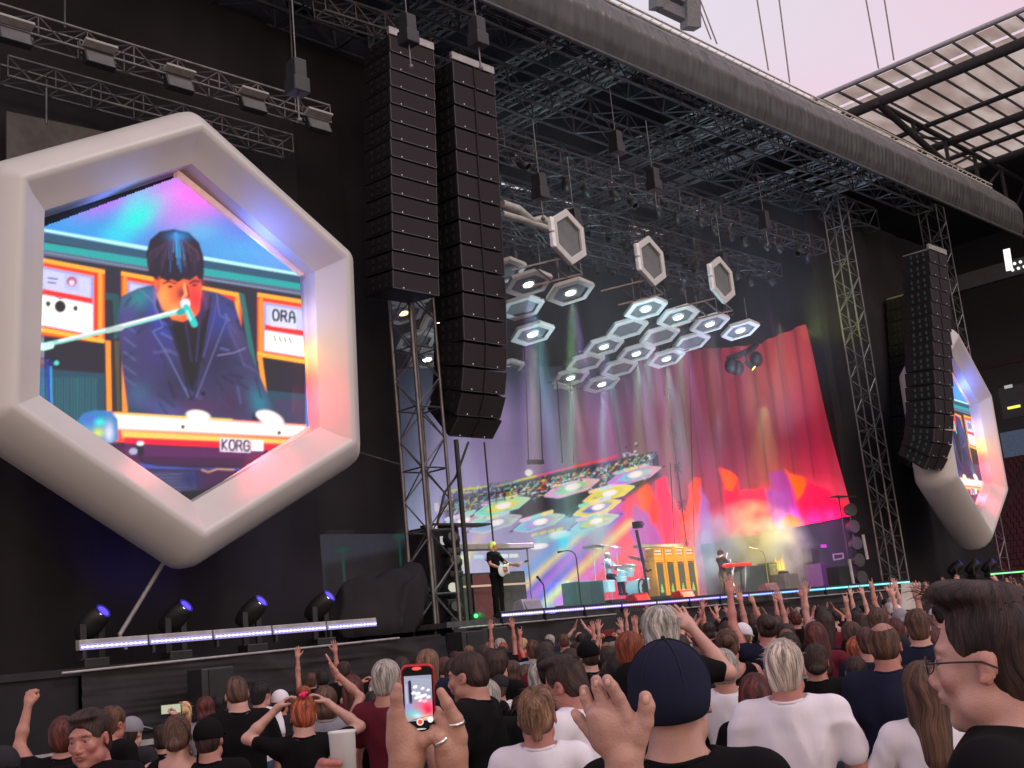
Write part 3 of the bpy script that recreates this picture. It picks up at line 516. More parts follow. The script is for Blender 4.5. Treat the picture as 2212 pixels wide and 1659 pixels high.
fl_([(1514, 1050), (1530, 1080), (1545, 1170), (1530, 1200), (1495, 1230), (1510, 1150)], '9a5aa8', 1, 8); fl_([(1555, 1010), (1577, 1020), (1592, 1036), (1600, 1080), (1610, 1130), (1595, 1180), (1570, 1150), (1568, 1080)], 'ff1044', 1, 5)
fl_([(1552, 1012), (1580, 1018), (1592, 1030), (1583, 1062), (1566, 1056)], 'ff5a14', 1, 4); fl_([(1600, 1060), (1650, 1055), (1672, 1090), (1668, 1130), (1640, 1170), (1600, 1140)], 'ff1250', 1, 6)
fl_([(1660, 1025), (1690, 1010), (1705, 1040), (1730, 1120), (1700, 1130), (1670, 1090)], 'a02890', 1, 8); fl_([(1692, 1008), (1706, 1025), (1722, 1030), (1738, 1032), (1742, 1060), (1735, 1080), (1722, 1078), (1708, 1045)], 'ff5c10', 1, 3.5)
fl_([(1745, 1040), (1790, 1060), (1850, 1110), (1850, 1150), (1740, 1150), (1722, 1090)], 'f81048', 1, 6); fl_([(1655, 1060), (1700, 1060), (1722, 1120), (1700, 1160), (1662, 1130)], '9a3ca0', .9, 6); cv.ell(1710, 1128, 20, 14, 'ff4c10', 1, 0, .5); fl_([(1560, 1130), (1640, 1120), (1690, 1150), (1640, 1190), (1530, 1200)], 'f04070', .8, 12)
cv.blob(1530, 1145, 34, 40, 'a080b8', .8); cv.poly([(1505, 1195), (1532, 1188), (1550, 1300), (1495, 1300)], 'a83c74', .9, 5)
cv.X, cv.Y = Xc, Yc
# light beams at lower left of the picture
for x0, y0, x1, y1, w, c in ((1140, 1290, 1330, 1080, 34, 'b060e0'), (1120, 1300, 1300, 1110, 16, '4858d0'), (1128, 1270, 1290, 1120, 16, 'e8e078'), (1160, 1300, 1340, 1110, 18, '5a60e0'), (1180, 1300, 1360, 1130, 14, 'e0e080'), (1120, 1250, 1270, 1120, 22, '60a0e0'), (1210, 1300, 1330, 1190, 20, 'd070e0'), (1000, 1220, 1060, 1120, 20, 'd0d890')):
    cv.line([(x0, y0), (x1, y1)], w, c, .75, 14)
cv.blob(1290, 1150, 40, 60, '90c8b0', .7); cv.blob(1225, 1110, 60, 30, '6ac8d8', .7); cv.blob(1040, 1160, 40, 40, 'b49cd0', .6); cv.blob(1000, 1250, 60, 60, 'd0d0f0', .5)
# picture of the lamp rig on the video wall
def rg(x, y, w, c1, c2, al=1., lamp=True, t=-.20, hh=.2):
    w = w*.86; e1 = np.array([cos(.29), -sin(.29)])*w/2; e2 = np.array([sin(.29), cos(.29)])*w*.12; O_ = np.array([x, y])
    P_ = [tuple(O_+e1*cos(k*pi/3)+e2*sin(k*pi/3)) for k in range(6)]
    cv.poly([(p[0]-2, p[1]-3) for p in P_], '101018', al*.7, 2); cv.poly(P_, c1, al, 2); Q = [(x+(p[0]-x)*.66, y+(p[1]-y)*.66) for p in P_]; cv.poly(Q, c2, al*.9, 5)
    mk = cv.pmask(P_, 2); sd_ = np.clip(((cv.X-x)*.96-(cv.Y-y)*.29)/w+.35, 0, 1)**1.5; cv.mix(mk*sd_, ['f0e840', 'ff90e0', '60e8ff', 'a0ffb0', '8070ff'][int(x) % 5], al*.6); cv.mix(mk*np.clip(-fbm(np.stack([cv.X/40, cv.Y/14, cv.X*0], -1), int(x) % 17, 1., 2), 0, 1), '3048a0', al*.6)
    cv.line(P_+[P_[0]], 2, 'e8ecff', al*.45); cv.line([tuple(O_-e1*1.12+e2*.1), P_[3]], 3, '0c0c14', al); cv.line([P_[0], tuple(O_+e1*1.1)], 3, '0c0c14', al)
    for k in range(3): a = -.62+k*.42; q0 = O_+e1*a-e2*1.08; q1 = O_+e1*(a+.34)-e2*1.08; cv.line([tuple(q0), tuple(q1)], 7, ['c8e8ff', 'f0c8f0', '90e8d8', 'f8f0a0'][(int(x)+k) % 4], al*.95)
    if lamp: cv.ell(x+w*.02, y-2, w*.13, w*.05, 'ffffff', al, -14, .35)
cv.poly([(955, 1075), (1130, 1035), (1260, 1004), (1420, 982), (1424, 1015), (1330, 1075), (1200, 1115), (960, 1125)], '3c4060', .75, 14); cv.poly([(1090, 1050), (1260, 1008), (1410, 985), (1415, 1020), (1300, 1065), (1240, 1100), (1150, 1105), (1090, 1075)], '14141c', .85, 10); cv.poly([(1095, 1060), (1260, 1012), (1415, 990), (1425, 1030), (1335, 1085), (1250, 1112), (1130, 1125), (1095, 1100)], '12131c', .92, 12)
cv.line([(960, 1062), (1080, 1048), (1160, 1028)], 4, 'e0e020', .95); cv.line([(1160, 1028), (1240, 1008)], 4, 'ff50a0', .95); cv.line([(1240, 1008), (1310, 992), (1330, 985)], 5, 'ff3010', .95); cv.line([(960, 1074), (1110, 1040)], 3, '5088c0', .8)
R_ = np.random.RandomState(5)
for k in range(520):
    t_ = R_.rand(); x = 965+t_*440; y = 1062-t_*72+R_.uniform(4, 52)*(1-.25*t_); a = R_.choice([-.2, -1.3, .8, -.9]); ln = R_.uniform(3, 13)
    c = ['101018', '0a0a12', '181828', 'e8f0ff', '30c8c8', 'e8e020', 'ff4020', '60d0e0', 'c0c8ff'][R_.randint(9)] if x > 1080 else ['406090', '101828', '90c0d8', 'e0e020', 'c8e0f0', '203050'][R_.randint(6)]
    cv.line([(x, y), (x+ln*cos(a), y+ln*sin(a))], R_.uniform(1.2, 2.6), c, .85, 1)
for a, b in (((1150, 1060), (1320, 1012)), ((1320, 1012), (1415, 985)), ((1100, 1092), (1180, 1075)), ((1060, 1070), (1160, 1046))): cv.line([a, b], 2.5, '08080c', .9)
for x in range(1160, 1420, 22): cv.line([(x, 1057-(x-1160)*.29), (x+2, 1082-(x-1160)*.29)], 2.2, '08080c', .9)
cv.line([(1406, 982), (1420, 985), (1422, 1018)], 2.5, '100c14'); 
for k in range(16): cv.ell(1362+R_.uniform(-16, 26), 972+R_.uniform(-16, 16), 3, 2.6, ['c0d0f0', '101018', 'e0e8ff', '804868'][k % 4], .9)
cv.ell(1142, 1021, 8, 7, 'ffffff', 1, 0, .5)
rg(1000, 1126, 125, 'a0d8f0', 'b8a0e8'); rg(1070, 1131, 140, '9ac0e8', '80a0d8', .85); rg(1165, 1129, 138, '70c8e8', 'a890e0', .95); rg(1085, 1094, 150, '70e8d8', 'f0e840'); rg(1285, 1128, 130, '90d8e8', 'c8d870', .8); rg(1235, 1054, 150, 'e8b0e8', '70e0a0'); rg(1315, 1067, 140, 'f0e830', 'c8d820'); rg(1290, 1097, 130, 'f0e840', '2860e8'); rg(1370, 1027, 145, 'd080f0', '68d8f0')
R_ = np.random.RandomState(9)
for (ax, ay), (bx, by), n in (((1085, 1054), (1420, 978), 16), ((1150, 1038), (1415, 976), 14), ((960, 1085), (1090, 1062), 7)):
    cv.line([(ax, ay), (bx, by)], 2.4, '08080e', .95); cv.line([(ax, ay+20), (bx, by+16)], 2.0, '0c0c14', .9)
    for k in range(n+1):
        x = ax+(bx-ax)*k/n; y = ay+(by-ay)*k/n; cv.line([(x, y), (x+1, y+20)], 2.2, '0a0a12', .95)
        if k < n: cv.line([(x, y+18), (x+(bx-ax)/n, y+(by-ay)/n)], 1.6, ['30c8c0', 'e0e030', 'f04830', 'b0c8e8', '101018'][R_.randint(5)], .85)
for k in range(150):
    t_ = R_.rand(); x = 1100+t_*310; y = 1054-t_*74+R_.uniform(0, 24); cv.ell(x, y, R_.uniform(1.2, 3), R_.uniform(1, 2.4), ['f0f4ff', '08080c', '40d8d0', 'f0e840', 'ff5030', '08080c'][R_.randint(6)], .9)
cv.ell(1208, 1155, 22, 8, 'f4ffff', .95, -8, .5); cv.ell(1163, 1180, 20, 6, 'f4ffff', .9, -8, .5); cv.poly([(1150, 1160), (1240, 1145), (1300, 1140), (1260, 1160), (1160, 1175)], '80d8e0', .5, 6); cv.blob(1218, 1172, 16, 22, '00d0e8', .95)
for k in range(4): cv.line([(1150+k*18, 1156-k*4), (1160+k*18, 1153-k*4)], 6, 'c8d868', .8)
for a in ((1143, 1000, 880), (1190, 1000, 880)): pass
cv.poly([(700, 1220), (880, 1180), (880, 1370), (700, 1370)], '343c44', .95, 16); cv.blob(775, 1275, 30, 26, 'e05048', .9); cv.blob(755, 1300, 18, 20, 'f06030', .9); cv.blob(815, 1290, 22, 22, '70d0a8', .95); cv.blob(795, 1320, 26, 12, '80c8e0', .9); cv.blob(845, 1265, 16, 22, 'd09060', .8); cv.blob(735, 1335, 24, 26, 'c0b0a0', .8)
cv.a *= (1-.38*np.clip((1480-Xc)/200, 0, 1)*np.clip((1120-Yc)/160, 0, 1))[..., None]; tp = np.clip((900-Yc)/90, 0, 1)*np.clip((1450-Xc)/120, 0, 1); cv.mix(tp, '1c2832', .85); cv.mix(np.clip((790-Yc)/60, 0, 1)*(Xc < 1560), '201c28', .6)  # dark haze under the roof is painted into the curtain top
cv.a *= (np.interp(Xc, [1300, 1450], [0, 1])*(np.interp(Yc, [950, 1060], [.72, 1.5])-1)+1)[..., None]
CV2 = cv
# curtain geometry: back wall (X direction) that bends forward on the right and is lifted at its right end
BY = 28.8
def planpt(x):
    """plan position under picture column x (taken at the horizon)"""
    d = ray(x, 1367-.0975*(x-1106)); s = d[1]/d[0]
    if x < 1500: return BY/s, BY
    X = 38.0; p0 = BY/((ray(1500, 1329)[1])/(ray(1500, 1329)[0])); t = min(1, (x-1500)/368); Xc_ = p0+(39.6-p0)*(1-(1-t)**2); return Xc_, Xc_*s
def curt(name, x0, x1, top, bot, nu, nv, m, parent, folds=.07):
    xs = np.linspace(x0, x1, nu+1); V = np.zeros((nu+1, nv+1, 3)); 
    for i, x in enumerate(xs):
        X, Y = planpt(x)
        def zat(yp):  # height on the vertical line through (X,Y) whose picture row is yp
            a, b = 0., 26.
            for _ in range(26):
                c = (a+b)/2
                if proj((X, Y, c))[1] > yp: a = c
                else: b = c
            return (a+b)/2
        V[i, :, 0] = X; V[i, :, 1] = Y; V[i, :, 2] = np.linspace(zat(bot(x)), zat(top(x)), nv+1)
    s = np.concatenate([[0], np.cumsum(np.hypot(np.diff(V[:, 0, 0]), np.diff(V[:, 0, 1])))]); tx = np.gradient(V[:, 0, 0]); ty = np.gradient(V[:, 0, 1]); nn = np.hypot(tx, ty); nx_, ny_ = ty/nn, -tx/nn
    sz = np.stack([np.repeat(s[:, None], nv+1, 1), 0*V[:, :, 2], V[:, :, 2]*.03], -1); w = fbm(sz, 61, .55, 3)*folds+.5*folds*np.sin(s*9)[:, None]; w *= np.where(xs > 1530, 2.2, 1)[:, None]
    V[:, :, 0] += nx_[:, None]*w; V[:, :, 1] += ny_[:, None]*w
    if x1 > 1700:  # right end flares
        t = np.clip((xs-1740)/95, 0, 1)[:, None]**2; zz = (V[:, :, 2]-V[:, :1, 2])/(V[:, -1:, 2]-V[:, :1, 2]); V[:, :, 0] -= t*zz*0
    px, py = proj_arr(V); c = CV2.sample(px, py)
    i = np.arange(nu)[:, None]*(nv+1)+np.arange(nv)[None]; Fq = np.stack([i, i+nv+1, i+nv+2, i+1], -1).reshape(-1, 4)
    off = np.array(parent.location); return link(name, npmesh(name, V.reshape(-1, 3)-off, Fq, True, c.reshape(-1, 3)), m, parent)
def proj_arr(P):
    v = P-CAM; d = v@_fw; return 1106+FL*(v@_rt)/d, 829.5-FL*(v@_up)/d
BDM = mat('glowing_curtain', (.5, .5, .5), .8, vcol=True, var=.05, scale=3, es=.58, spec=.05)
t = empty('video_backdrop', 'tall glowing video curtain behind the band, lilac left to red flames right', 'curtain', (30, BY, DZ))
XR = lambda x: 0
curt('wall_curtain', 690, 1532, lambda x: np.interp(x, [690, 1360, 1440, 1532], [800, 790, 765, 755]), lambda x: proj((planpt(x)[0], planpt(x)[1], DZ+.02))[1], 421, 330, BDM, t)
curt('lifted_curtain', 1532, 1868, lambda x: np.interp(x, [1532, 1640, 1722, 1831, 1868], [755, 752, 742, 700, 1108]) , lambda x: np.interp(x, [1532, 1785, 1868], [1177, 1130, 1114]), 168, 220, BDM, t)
# ---- line arrays ----
PAB = mat('speaker_black', (.016, .014, .018), .6, spec=.2, var=.1, scale=3); PAG = mat('speaker_grille', (.030, .026, .031), .75, spec=.12, var=.12, scale=60, bump=.3, bscale=180)
BUMP = mat('steel_bumper', (.36, .35, .35), .45, .5, var=.15)
def cabinet(ho, W_, D_, hh, split):
    b = MB(); b.prism([(-W_/2, -D_*.12, -hh/2), (W_/2, -D_*.12, -hh/2), (W_/2*.86, D_, -hh*.36), (-W_/2*.86, D_, -hh*.36)], (0, 0, hh)); return b
def array(label, pts, tilts, W_, D_, split, yaw=0., grp='hanging loudspeaker columns', grn=None, caps=True):
    """pts: list of front-centre points from top to bottom (n+1)"""
    t = empty('loudspeaker_column', label, 'loudspeaker', tuple(pts[0]), grp); cy_, sy_ = cos(yaw), sin(yaw)
    Rz = np.array([[cy_, -sy_, 0], [sy_, cy_, 0], [0, 0, 1]]); c0 = None
    p = pts[0]; bb = MB(); bb.box(p+np.array([0, .02, .11]), (W_+.02, .1, .2)); bb.box(p+np.array([0, D_*.5, .05]), (W_*.8, D_, .08)); bb.to('bumper', BUMP, t, .01)
    for i in range(len(pts)-1):
        a, b = pts[i], pts[i+1]; hh = np.linalg.norm(b-a); c = (a+b)/2; ti = atan2((b-a)[1], -(b-a)[2])
        R_ = Matrix.Rotation(yaw, 3, 'Z') @ Matrix.Rotation(ti, 3, 'X')
        if c0 is None:
            s = hh*.985; m_ = MB(); m_.prism([(-W_/2, 0, -s/2), (W_/2, 0, -s/2), (W_/2*.92, D_, -s*.42), (-W_/2*.92, D_, -s*.42)], (0, 0, s*.92)); c0 = m_.to('cabinet', PAB, t, .012, raw=True)
            g_ = MB()
            if split: g_.box((-W_*.25, -.012, 0), (W_*.455, .02, s*.86)); g_.box((W_*.25, -.012, 0), (W_*.455, .02, s*.86)); g_.bar((0, -.03, -s*.46), (0, -.03, s*.46), .05, .05)
            else: g_.box((0, -.012, 0), (W_*.95, .02, s*.86))
            g0 = g_.to('grille', PAG, c0, raw=True)
            r_ = MB(); r_.box((0, -.02, -s*.465), (W_*.98, .03, .018)); r_.box((-W_*.49, -.015, 0), (.02, .03, s*.9)); r_.box((W_*.49, -.015, 0), (.02, .03, s*.9))
            for q in (-.28, .28): r_.box((q*W_*1.0, -.03, -s*.43), (.035, .02, .05))
            r_.to('trim', GREY if False else mat('trim_grey', (.08, .075, .085), .5, .4), c0, raw=True)
            for q in (-.28, .28): MB().ball((q*W_, -.035, -s*.40), .018, 6).to('logo_stud', mat('stud', (.75, .75, .75), .3, emit=(1, 1, 1), es=.15), c0, raw=True)
            h_ = MB()
            for kx in range(3):
                for kz in (-1, 1): h_.box((-W_/2-.004, D_*(.2+.22*kx), kz*s*.2), (.02, .07, s*.22))
            h_.to('side_vent', RUB if grn is None else grn, c0, raw=True)
            o = c0
        else:
            o = copy_tree(c0, t)
            o.scale = (1, 1, hh/h0)
        if i == 0: h0 = hh
        for ch in (o,): ch.location = Vector(c-np.array(t.location)); ch.rotation_euler = R_.to_euler()
    return t
def spine(ctrl, n):
    """ctrl: (px, py, Y); resample n+1 points along"""
    P_ = np.array([PY(*c) for c in ctrl]); s = np.concatenate([[0], np.cumsum(np.linalg.norm(np.diff(P_, axis=0), axis=1))]); u = np.linspace(0, s[-1], n+1); return [np.array([np.interp(k, s, P_[:, j]) for j in range(3)]) for k in u]
array('first full width black loudspeaker column hanging left of the stage', spine([(889, 92, 18.9), (893, 360, 18.95), (898, 632, 19.15)], 14), 0, 1.40, 1.05, False)
array('second black loudspeaker column, longer and curved at its foot', spine([(1022, 145, 18.9), (1034, 420, 19.0), (1046, 640, 19.1), (1048, 760, 19.2), (1044, 850, 19.45), (1034, 905, 19.75), (1020, 945, 20.15)], 16), 0, 1.46, 1.1, True)
array('front black loudspeaker column hanging before the giant right hexagon', spine([(2026, 545, 16.9), (2036, 760, 16.95), (2040, 900, 17.1), (2034, 965, 17.35), (2016, 1015, 17.9)], 16), 0, 1.46, 1.1, True, grn=mat('green_lit_vent', (.03, .075, .048), .6))  # faint green light is put into the side vent colour
array('far black loudspeaker column beside the right tower', spine([(1975, 640, 20.4), (1990, 850, 20.4), (1990, 940, 20.6), (1978, 1010, 21.1)], 14), 0, 1.3, 1.0, False)
for i, (x, yy, Y, lb) in enumerate(((985, 950, 19.9, 'thick'), (1046, 955, 19.9, 'thin'))):
    top = PY(x, yy, Y); o = MB().tube(top, (top[0], top[1], .3), .06 if i == 0 else .022, n=6).to('cable_loom', CABLE); tag(o, lb+' black cable loom dropping from the second loudspeaker column', 'cable')
o = MB().path([PY(1012, 955, 20), PY(985, 1030, 20), PY(960, 1065, 20), PY(945, 1130, 20)], .03).to('cable', CABLE); tag(o, 'loose black cable swinging from the second column towards the left tower', 'cable')
o = MB().path([PY(757, 972, 19.6), PY(862, 1003, 20.6)], .02).to('guy_line', STEELD); tag(o, 'thin guy line from the giant left hexagon to the left tower', 'cable')
# ================= stadium at the right =================
TRL = bpy.data.materials.new('translucent_roof'); TRL.use_nodes = True; n_ = TRL.node_tree.nodes; n_.clear(); l_ = TRL.node_tree.links.new
o_ = n_.new('ShaderNodeOutputMaterial'); tr = n_.new('ShaderNodeBsdfTranslucent'); df = n_.new('ShaderNodeBsdfDiffuse'); mx = n_.new('ShaderNodeMixShader'); mx.inputs[0].default_value = .35
tx = n_.new('ShaderNodeTexCoord'); mp = n_.new('ShaderNodeMapping'); mp.inputs['Scale'].default_value = (.25, .7, 1); ns = n_.new('ShaderNodeTexNoise'); ns.inputs['Scale'].default_value = .9; ns.inputs['Detail'].default_value = 5; rp = n_.new('ShaderNodeValToRGB')
rp.color_ramp.elements[0].position = .38; rp.color_ramp.elements[0].color = (.80, .74, .68, 1); rp.color_ramp.elements[1].position = .6; rp.color_ramp.elements[1].color = (1, .98, .92, 1)
l_(tx.outputs['Object'], mp.inputs[0]); l_(mp.outputs[0], ns.inputs[0]); l_(ns.outputs[0], rp.inputs[0]); l_(rp.outputs[0], tr.inputs[0]); l_(rp.outputs[0], df.inputs[0]); l_(tr.outputs[0], mx.inputs[1]); l_(df.outputs[0], mx.inputs[2]); l_(mx.outputs[0], o_.inputs[0])
SB = mat('stadium_steel', (.05, .052, .062), .6, var=.2)
t = empty('stadium_roof', 'stadium stand roof of translucent sheets on dark steel beams at upper right', 'roof', (70, 30, 32))
s_ = MB()
for i in range(30):
    y = -5+i*2.4; s_.box((62.2+.9, y, 32.0), (1.7, 2.38, .03)); 
    for k in range(3): s_.box((67.6+k*6.6, y, 32.0+k*.01), (6.5, 2.38, .03))
s_.to('roof_sheet', TRL, t)
b = MB()
for i in range(61): b.box((73, -6.2+i*1.2, 31.86), (23, .08, .16))
b.to('purlin', SB, t)
b = MB(); b.tube((61.6, -8, 31.9), (61.6, 68, 31.9), .16, n=8); b.to('edge_beam', mat('pale_edge', (.4, .42, .46), .5, .3), t)
for k, x in enumerate((64.2, 70.4, 74.5, 77.5, 81)): MB().tube((x, -8, 31.3), (x, 68, 31.3), (.34, .18, .3, .18, .28)[k], n=8).to('beam', SB, t)
for k, y in enumerate((3, 15.5, 28.5, 41, 54)):
    b = MB(); b.tube((63.8, y, 31.2), (99, y, 23.5), .22, n=8); b.tube((64, y, 31.2), (99, y, 31.0), .18, n=8)
    for j in range(1, 8): x = 64+j*4.6; z1 = 31.2-(x-63.8)*7.7/35.2; b.tube((x, y, 31.1), (x, y, z1), .14, n=6); b.tube((x, y, z1), (x+4.6, y, 31.1), .09, n=6)
    b.to('rafter_truss', SB, t)
MB().box((96.5, 30, 31.9), (27, 130, .2)).to('rear_roof', mat('roof_dark', (.04, .042, .05), .8), t)
t = empty('grandstand', 'dark stand with rows of red seats behind the giant right hexagon', 'grandstand', (80, 28, 0))
stp = MB(); RWS = 44
for i in range(RWS): stp.box((67+i*.78+12, 26, .36+i*.47), (.78*2+24 if i == RWS-1 else .8, 70, .6)); 
stp.box((66.5, 26, .9), (.3, 70, 1.8)); stp.to('step', mat('stand_concrete', (.05, .035, .04), .9), t)
SEAT = mat('seat_red', lin('451624'), .6, var=.3)
for sct in range(3):
    st = MB()
    for i in range(RWS):
        for j in range(30): y = 8+sct*14.2+j*.46; st.box((67+i*.78+12.25, y, .95+i*.47), (.08, .40, .40))
    o = st.to('seat_rows', SEAT, t); o['kind'] = 'stuff'
MB().box((100, 36, 20), (.3, 110, 24)).box((65, 66, 15), (95, .3, 34)).to('upper_wall', mat('roof_dark', (.04, .042, .05), .8), t)
lt = empty('light_row', 'double row of small white lights on the stadium balcony', 'lights', (84, 28, 24.2)); b = MB(); b.box((84.3, 27, 24.2), (.4, 34, 1.2)); b.to('balcony', mat('roof_dark', (.04, .042, .05), .8), lt)
k_ = glow('stadium_bulb', (1, 1, .96), 1.2)
for i in range(34):
    y = 29.8-i*.42
    for s in (0, 1): MB().ball((84, y-s*.2, 24.45-s*.42), .12, 6).to('bulb', k_, lt)
o = empty('striplight', 'bright upright white light panel above the stadium light row', 'lamp', (80, 28.2, 24)); pa, pb_ = PX(2174, 538, 80), PX(2181, 584, 80); MB().bar(pa, pb_, .45, .08).to('panel', glow('panel_white', (1, .95, .9), 1.3), o)
q = PX(2190, 868, 74); t = empty('scoreboard_sign', 'small yellow lit sign on the stadium stand at the right edge', 'sign', tuple(q)); MB().box(q, (.2, 1.6, 2.0)).to('cabinet', DARK, t); MB().box(q+np.array([-.15, 0, -.35]), (.05, .8, .16)).to('lit_line', glow('sign_yellow', (.9, .95, .1), 1.2), t); MB().box(q+np.array([-.15, .1, 1.0]), (.05, .5, .2)).to('pale_line', glow('sign_white', (.8, .8, .8), .5), t)
MB().box(q+np.array([0, 0, -2.6]), (.2, 2.4, 1.6)).to('blue_panel', mat('pale_blue', lin('5c7898'), .6), t)
# steel corner tower and cables against the sky
t = empty('steel_pylon', 'grey steel pylon of the stadium rising beyond the roof fascia', 'pylon', tuple(PD(1460, 20, 75))); b = MB(); Pp = lambda x, y: PD(x, y, 75)
for a, c, w in (((1424, -60), (1424, 20), 1.0), ((1490, -60), (1492, 62), 1.0), ((1424, -30), (1492, 8), .7), ((1424, 10), (1492, 42), .7)): b.bar(Pp(*a), Pp(*c), w)
b.to('frame', mat('pylon_grey', (.16, .17, .20), .6), t); b = MB(); b.bar(Pp(1424, 8), Pp(1460, -30), .5); b.to('brace', mat('pylon_grey', (.16, .17, .20), .6), t)
for i, (a, c) in enumerate((((1500, -10), (1536, 85)), ((1509, -10), (1549, 95)), ((1634, -10), (1660, 152)), ((1682, -10), (1706, 178)), ((1869, -10), (1898, 148)), ((1909, -10), (1931, 130)))):
    o = MB().tube(PD(a[0], a[1], 66), PD(c[0], c[1], 66), .045, n=5); tag(o.to('sky_cable', mat('cable_grey', (.3, .27, .3), .6)), 'thin steel cable against the pink sky, %s from the left' % ORD[i], 'cable')
# ================= signed-distance modelling =================
def snets(D, xs, ys, zs):
    s = D < 0; c = s[:-1, :-1, :-1].astype(np.int8)
    tot = np.zeros_like(c)
    for a in (0, 1):
        for b in (0, 1):
            for d in (0, 1): tot += s[a:s.shape[0]-1+a, b:s.shape[1]-1+b, d:s.shape[2]-1+d]
    act = (tot > 0) & (tot < 8); I = np.argwhere(act)
    if not len(I): return np.zeros((0, 3)), np.zeros((0, 4), int)
    idm = -np.ones(act.shape, np.int64); idm[act] = np.arange(len(I))
    cor = [(a, b, d) for a in (0, 1) for b in (0, 1) for d in (0, 1)]; vals = np.stack([D[I[:, 0]+a, I[:, 1]+b, I[:, 2]+d] for a, b, d in cor], 1)
    acc = np.zeros((len(I), 3)); cnt = np.zeros(len(I))
    for m in range(8):
        for ax in range(3):
            if cor[m][ax] == 0:
                q = list(cor[m]); q[ax] = 1; n = cor.index(tuple(q)); u, v = vals[:, m], vals[:, n]; k = (u < 0) != (v < 0)
                t = np.where(k, u/np.where(k, u-v, 1), 0); P = np.tile(np.array(cor[m], float), (len(I), 1)); P[:, ax] = t; acc += P*k[:, None]; cnt += k
    P = I+acc/cnt[:, None]; V = np.stack([np.interp(P[:, 0], np.arange(len(xs)), xs), np.interp(P[:, 1], np.arange(len(ys)), ys), np.interp(P[:, 2], np.arange(len(zs)), zs)], 1)
    Fs = []
    for ax in range(3):
        sl0 = [slice(1, -1)]*3; sl0[ax] = slice(0, -1); sl1 = list(sl0); sl1[ax] = slice(1, None); a = s[tuple(sl0)]; b = s[tuple(sl1)]; E_ = np.argwhere(a != b)
        if not len(E_): continue
        inv = a[tuple(E_.T)]; E_ = E_+1; E_[:, ax] -= 1; o1, o2 = (ax+1) % 3, (ax+2) % 3
        def cid(d1, d2):
            q = E_.copy(); q[:, o1] += d1; q[:, o2] += d2; return idm[q[:, 0], q[:, 1], q[:, 2]]
        Q = np.stack([cid(-1, -1), cid(0, -1), cid(0, 0), cid(-1, 0)], 1); Q[~inv] = Q[~inv][:, ::-1]; Fs.append(Q)
    return V, np.concatenate(Fs)
def rotm(rx=0, ry=0, rz=0): return np.array(Matrix.Rotation(rz, 3, 'Z') @ Matrix.Rotation(ry, 3, 'Y') @ Matrix.Rotation(rx, 3, 'X'))
# primitives: (op, kind, params, k);  op '+' or '-'
def E3(c, r, R=None, k=.02, op='+'): return (op, 'e', (np.asarray(c, float), np.asarray(r, float), R), k)
def CP(a, b, ra, rb=None, k=.02, op='+'): return (op, 'c', (np.asarray(a, float), np.asarray(b, float), ra, ra if rb is None else rb), k)
def BX(c, h, rd=.01, R=None, k=.01, op='+'): return (op, 'b', (np.asarray(c, float), np.asarray(h, float), rd, R), k)
def xform(pr, R, t):
    out_ = []
    for op, kd, q, k in pr:
        if kd == 'c': q = (R@q[0]+t, R@q[1]+t, q[2], q[3])
        elif kd == 'e': q = (R@q[0]+t, q[1], R if q[2] is None else R@q[2])
        else: q = (R@q[0]+t, q[1], q[2], R if q[3] is None else R@q[3])
        out_.append((op, kd, q, k))
    return out_
def relax(VF, it=3, lam=.5):
    V, F_ = VF; E_ = np.concatenate([F_[:, [i, (i+1) % 4]] for i in range(4)]); E_ = np.concatenate([E_, E_[:, ::-1]]); n = np.bincount(E_[:, 0], minlength=len(V))[:, None].clip(1)
    for _ in range(it): S = np.stack([np.bincount(E_[:, 0], V[E_[:, 1], k], minlength=len(V)) for k in range(3)], 1); V = V+(S/n-V)*lam
    return V, F_
def grow(pr, g):
    o = []
    for op, kd, q, k in pr:
        if kd == 'c': q = (q[0], q[1], q[2]+g, q[3]+g)
        elif kd == 'e': q = (q[0], q[1]+g, q[2])
        o.append((op, kd, q, k))
    return o
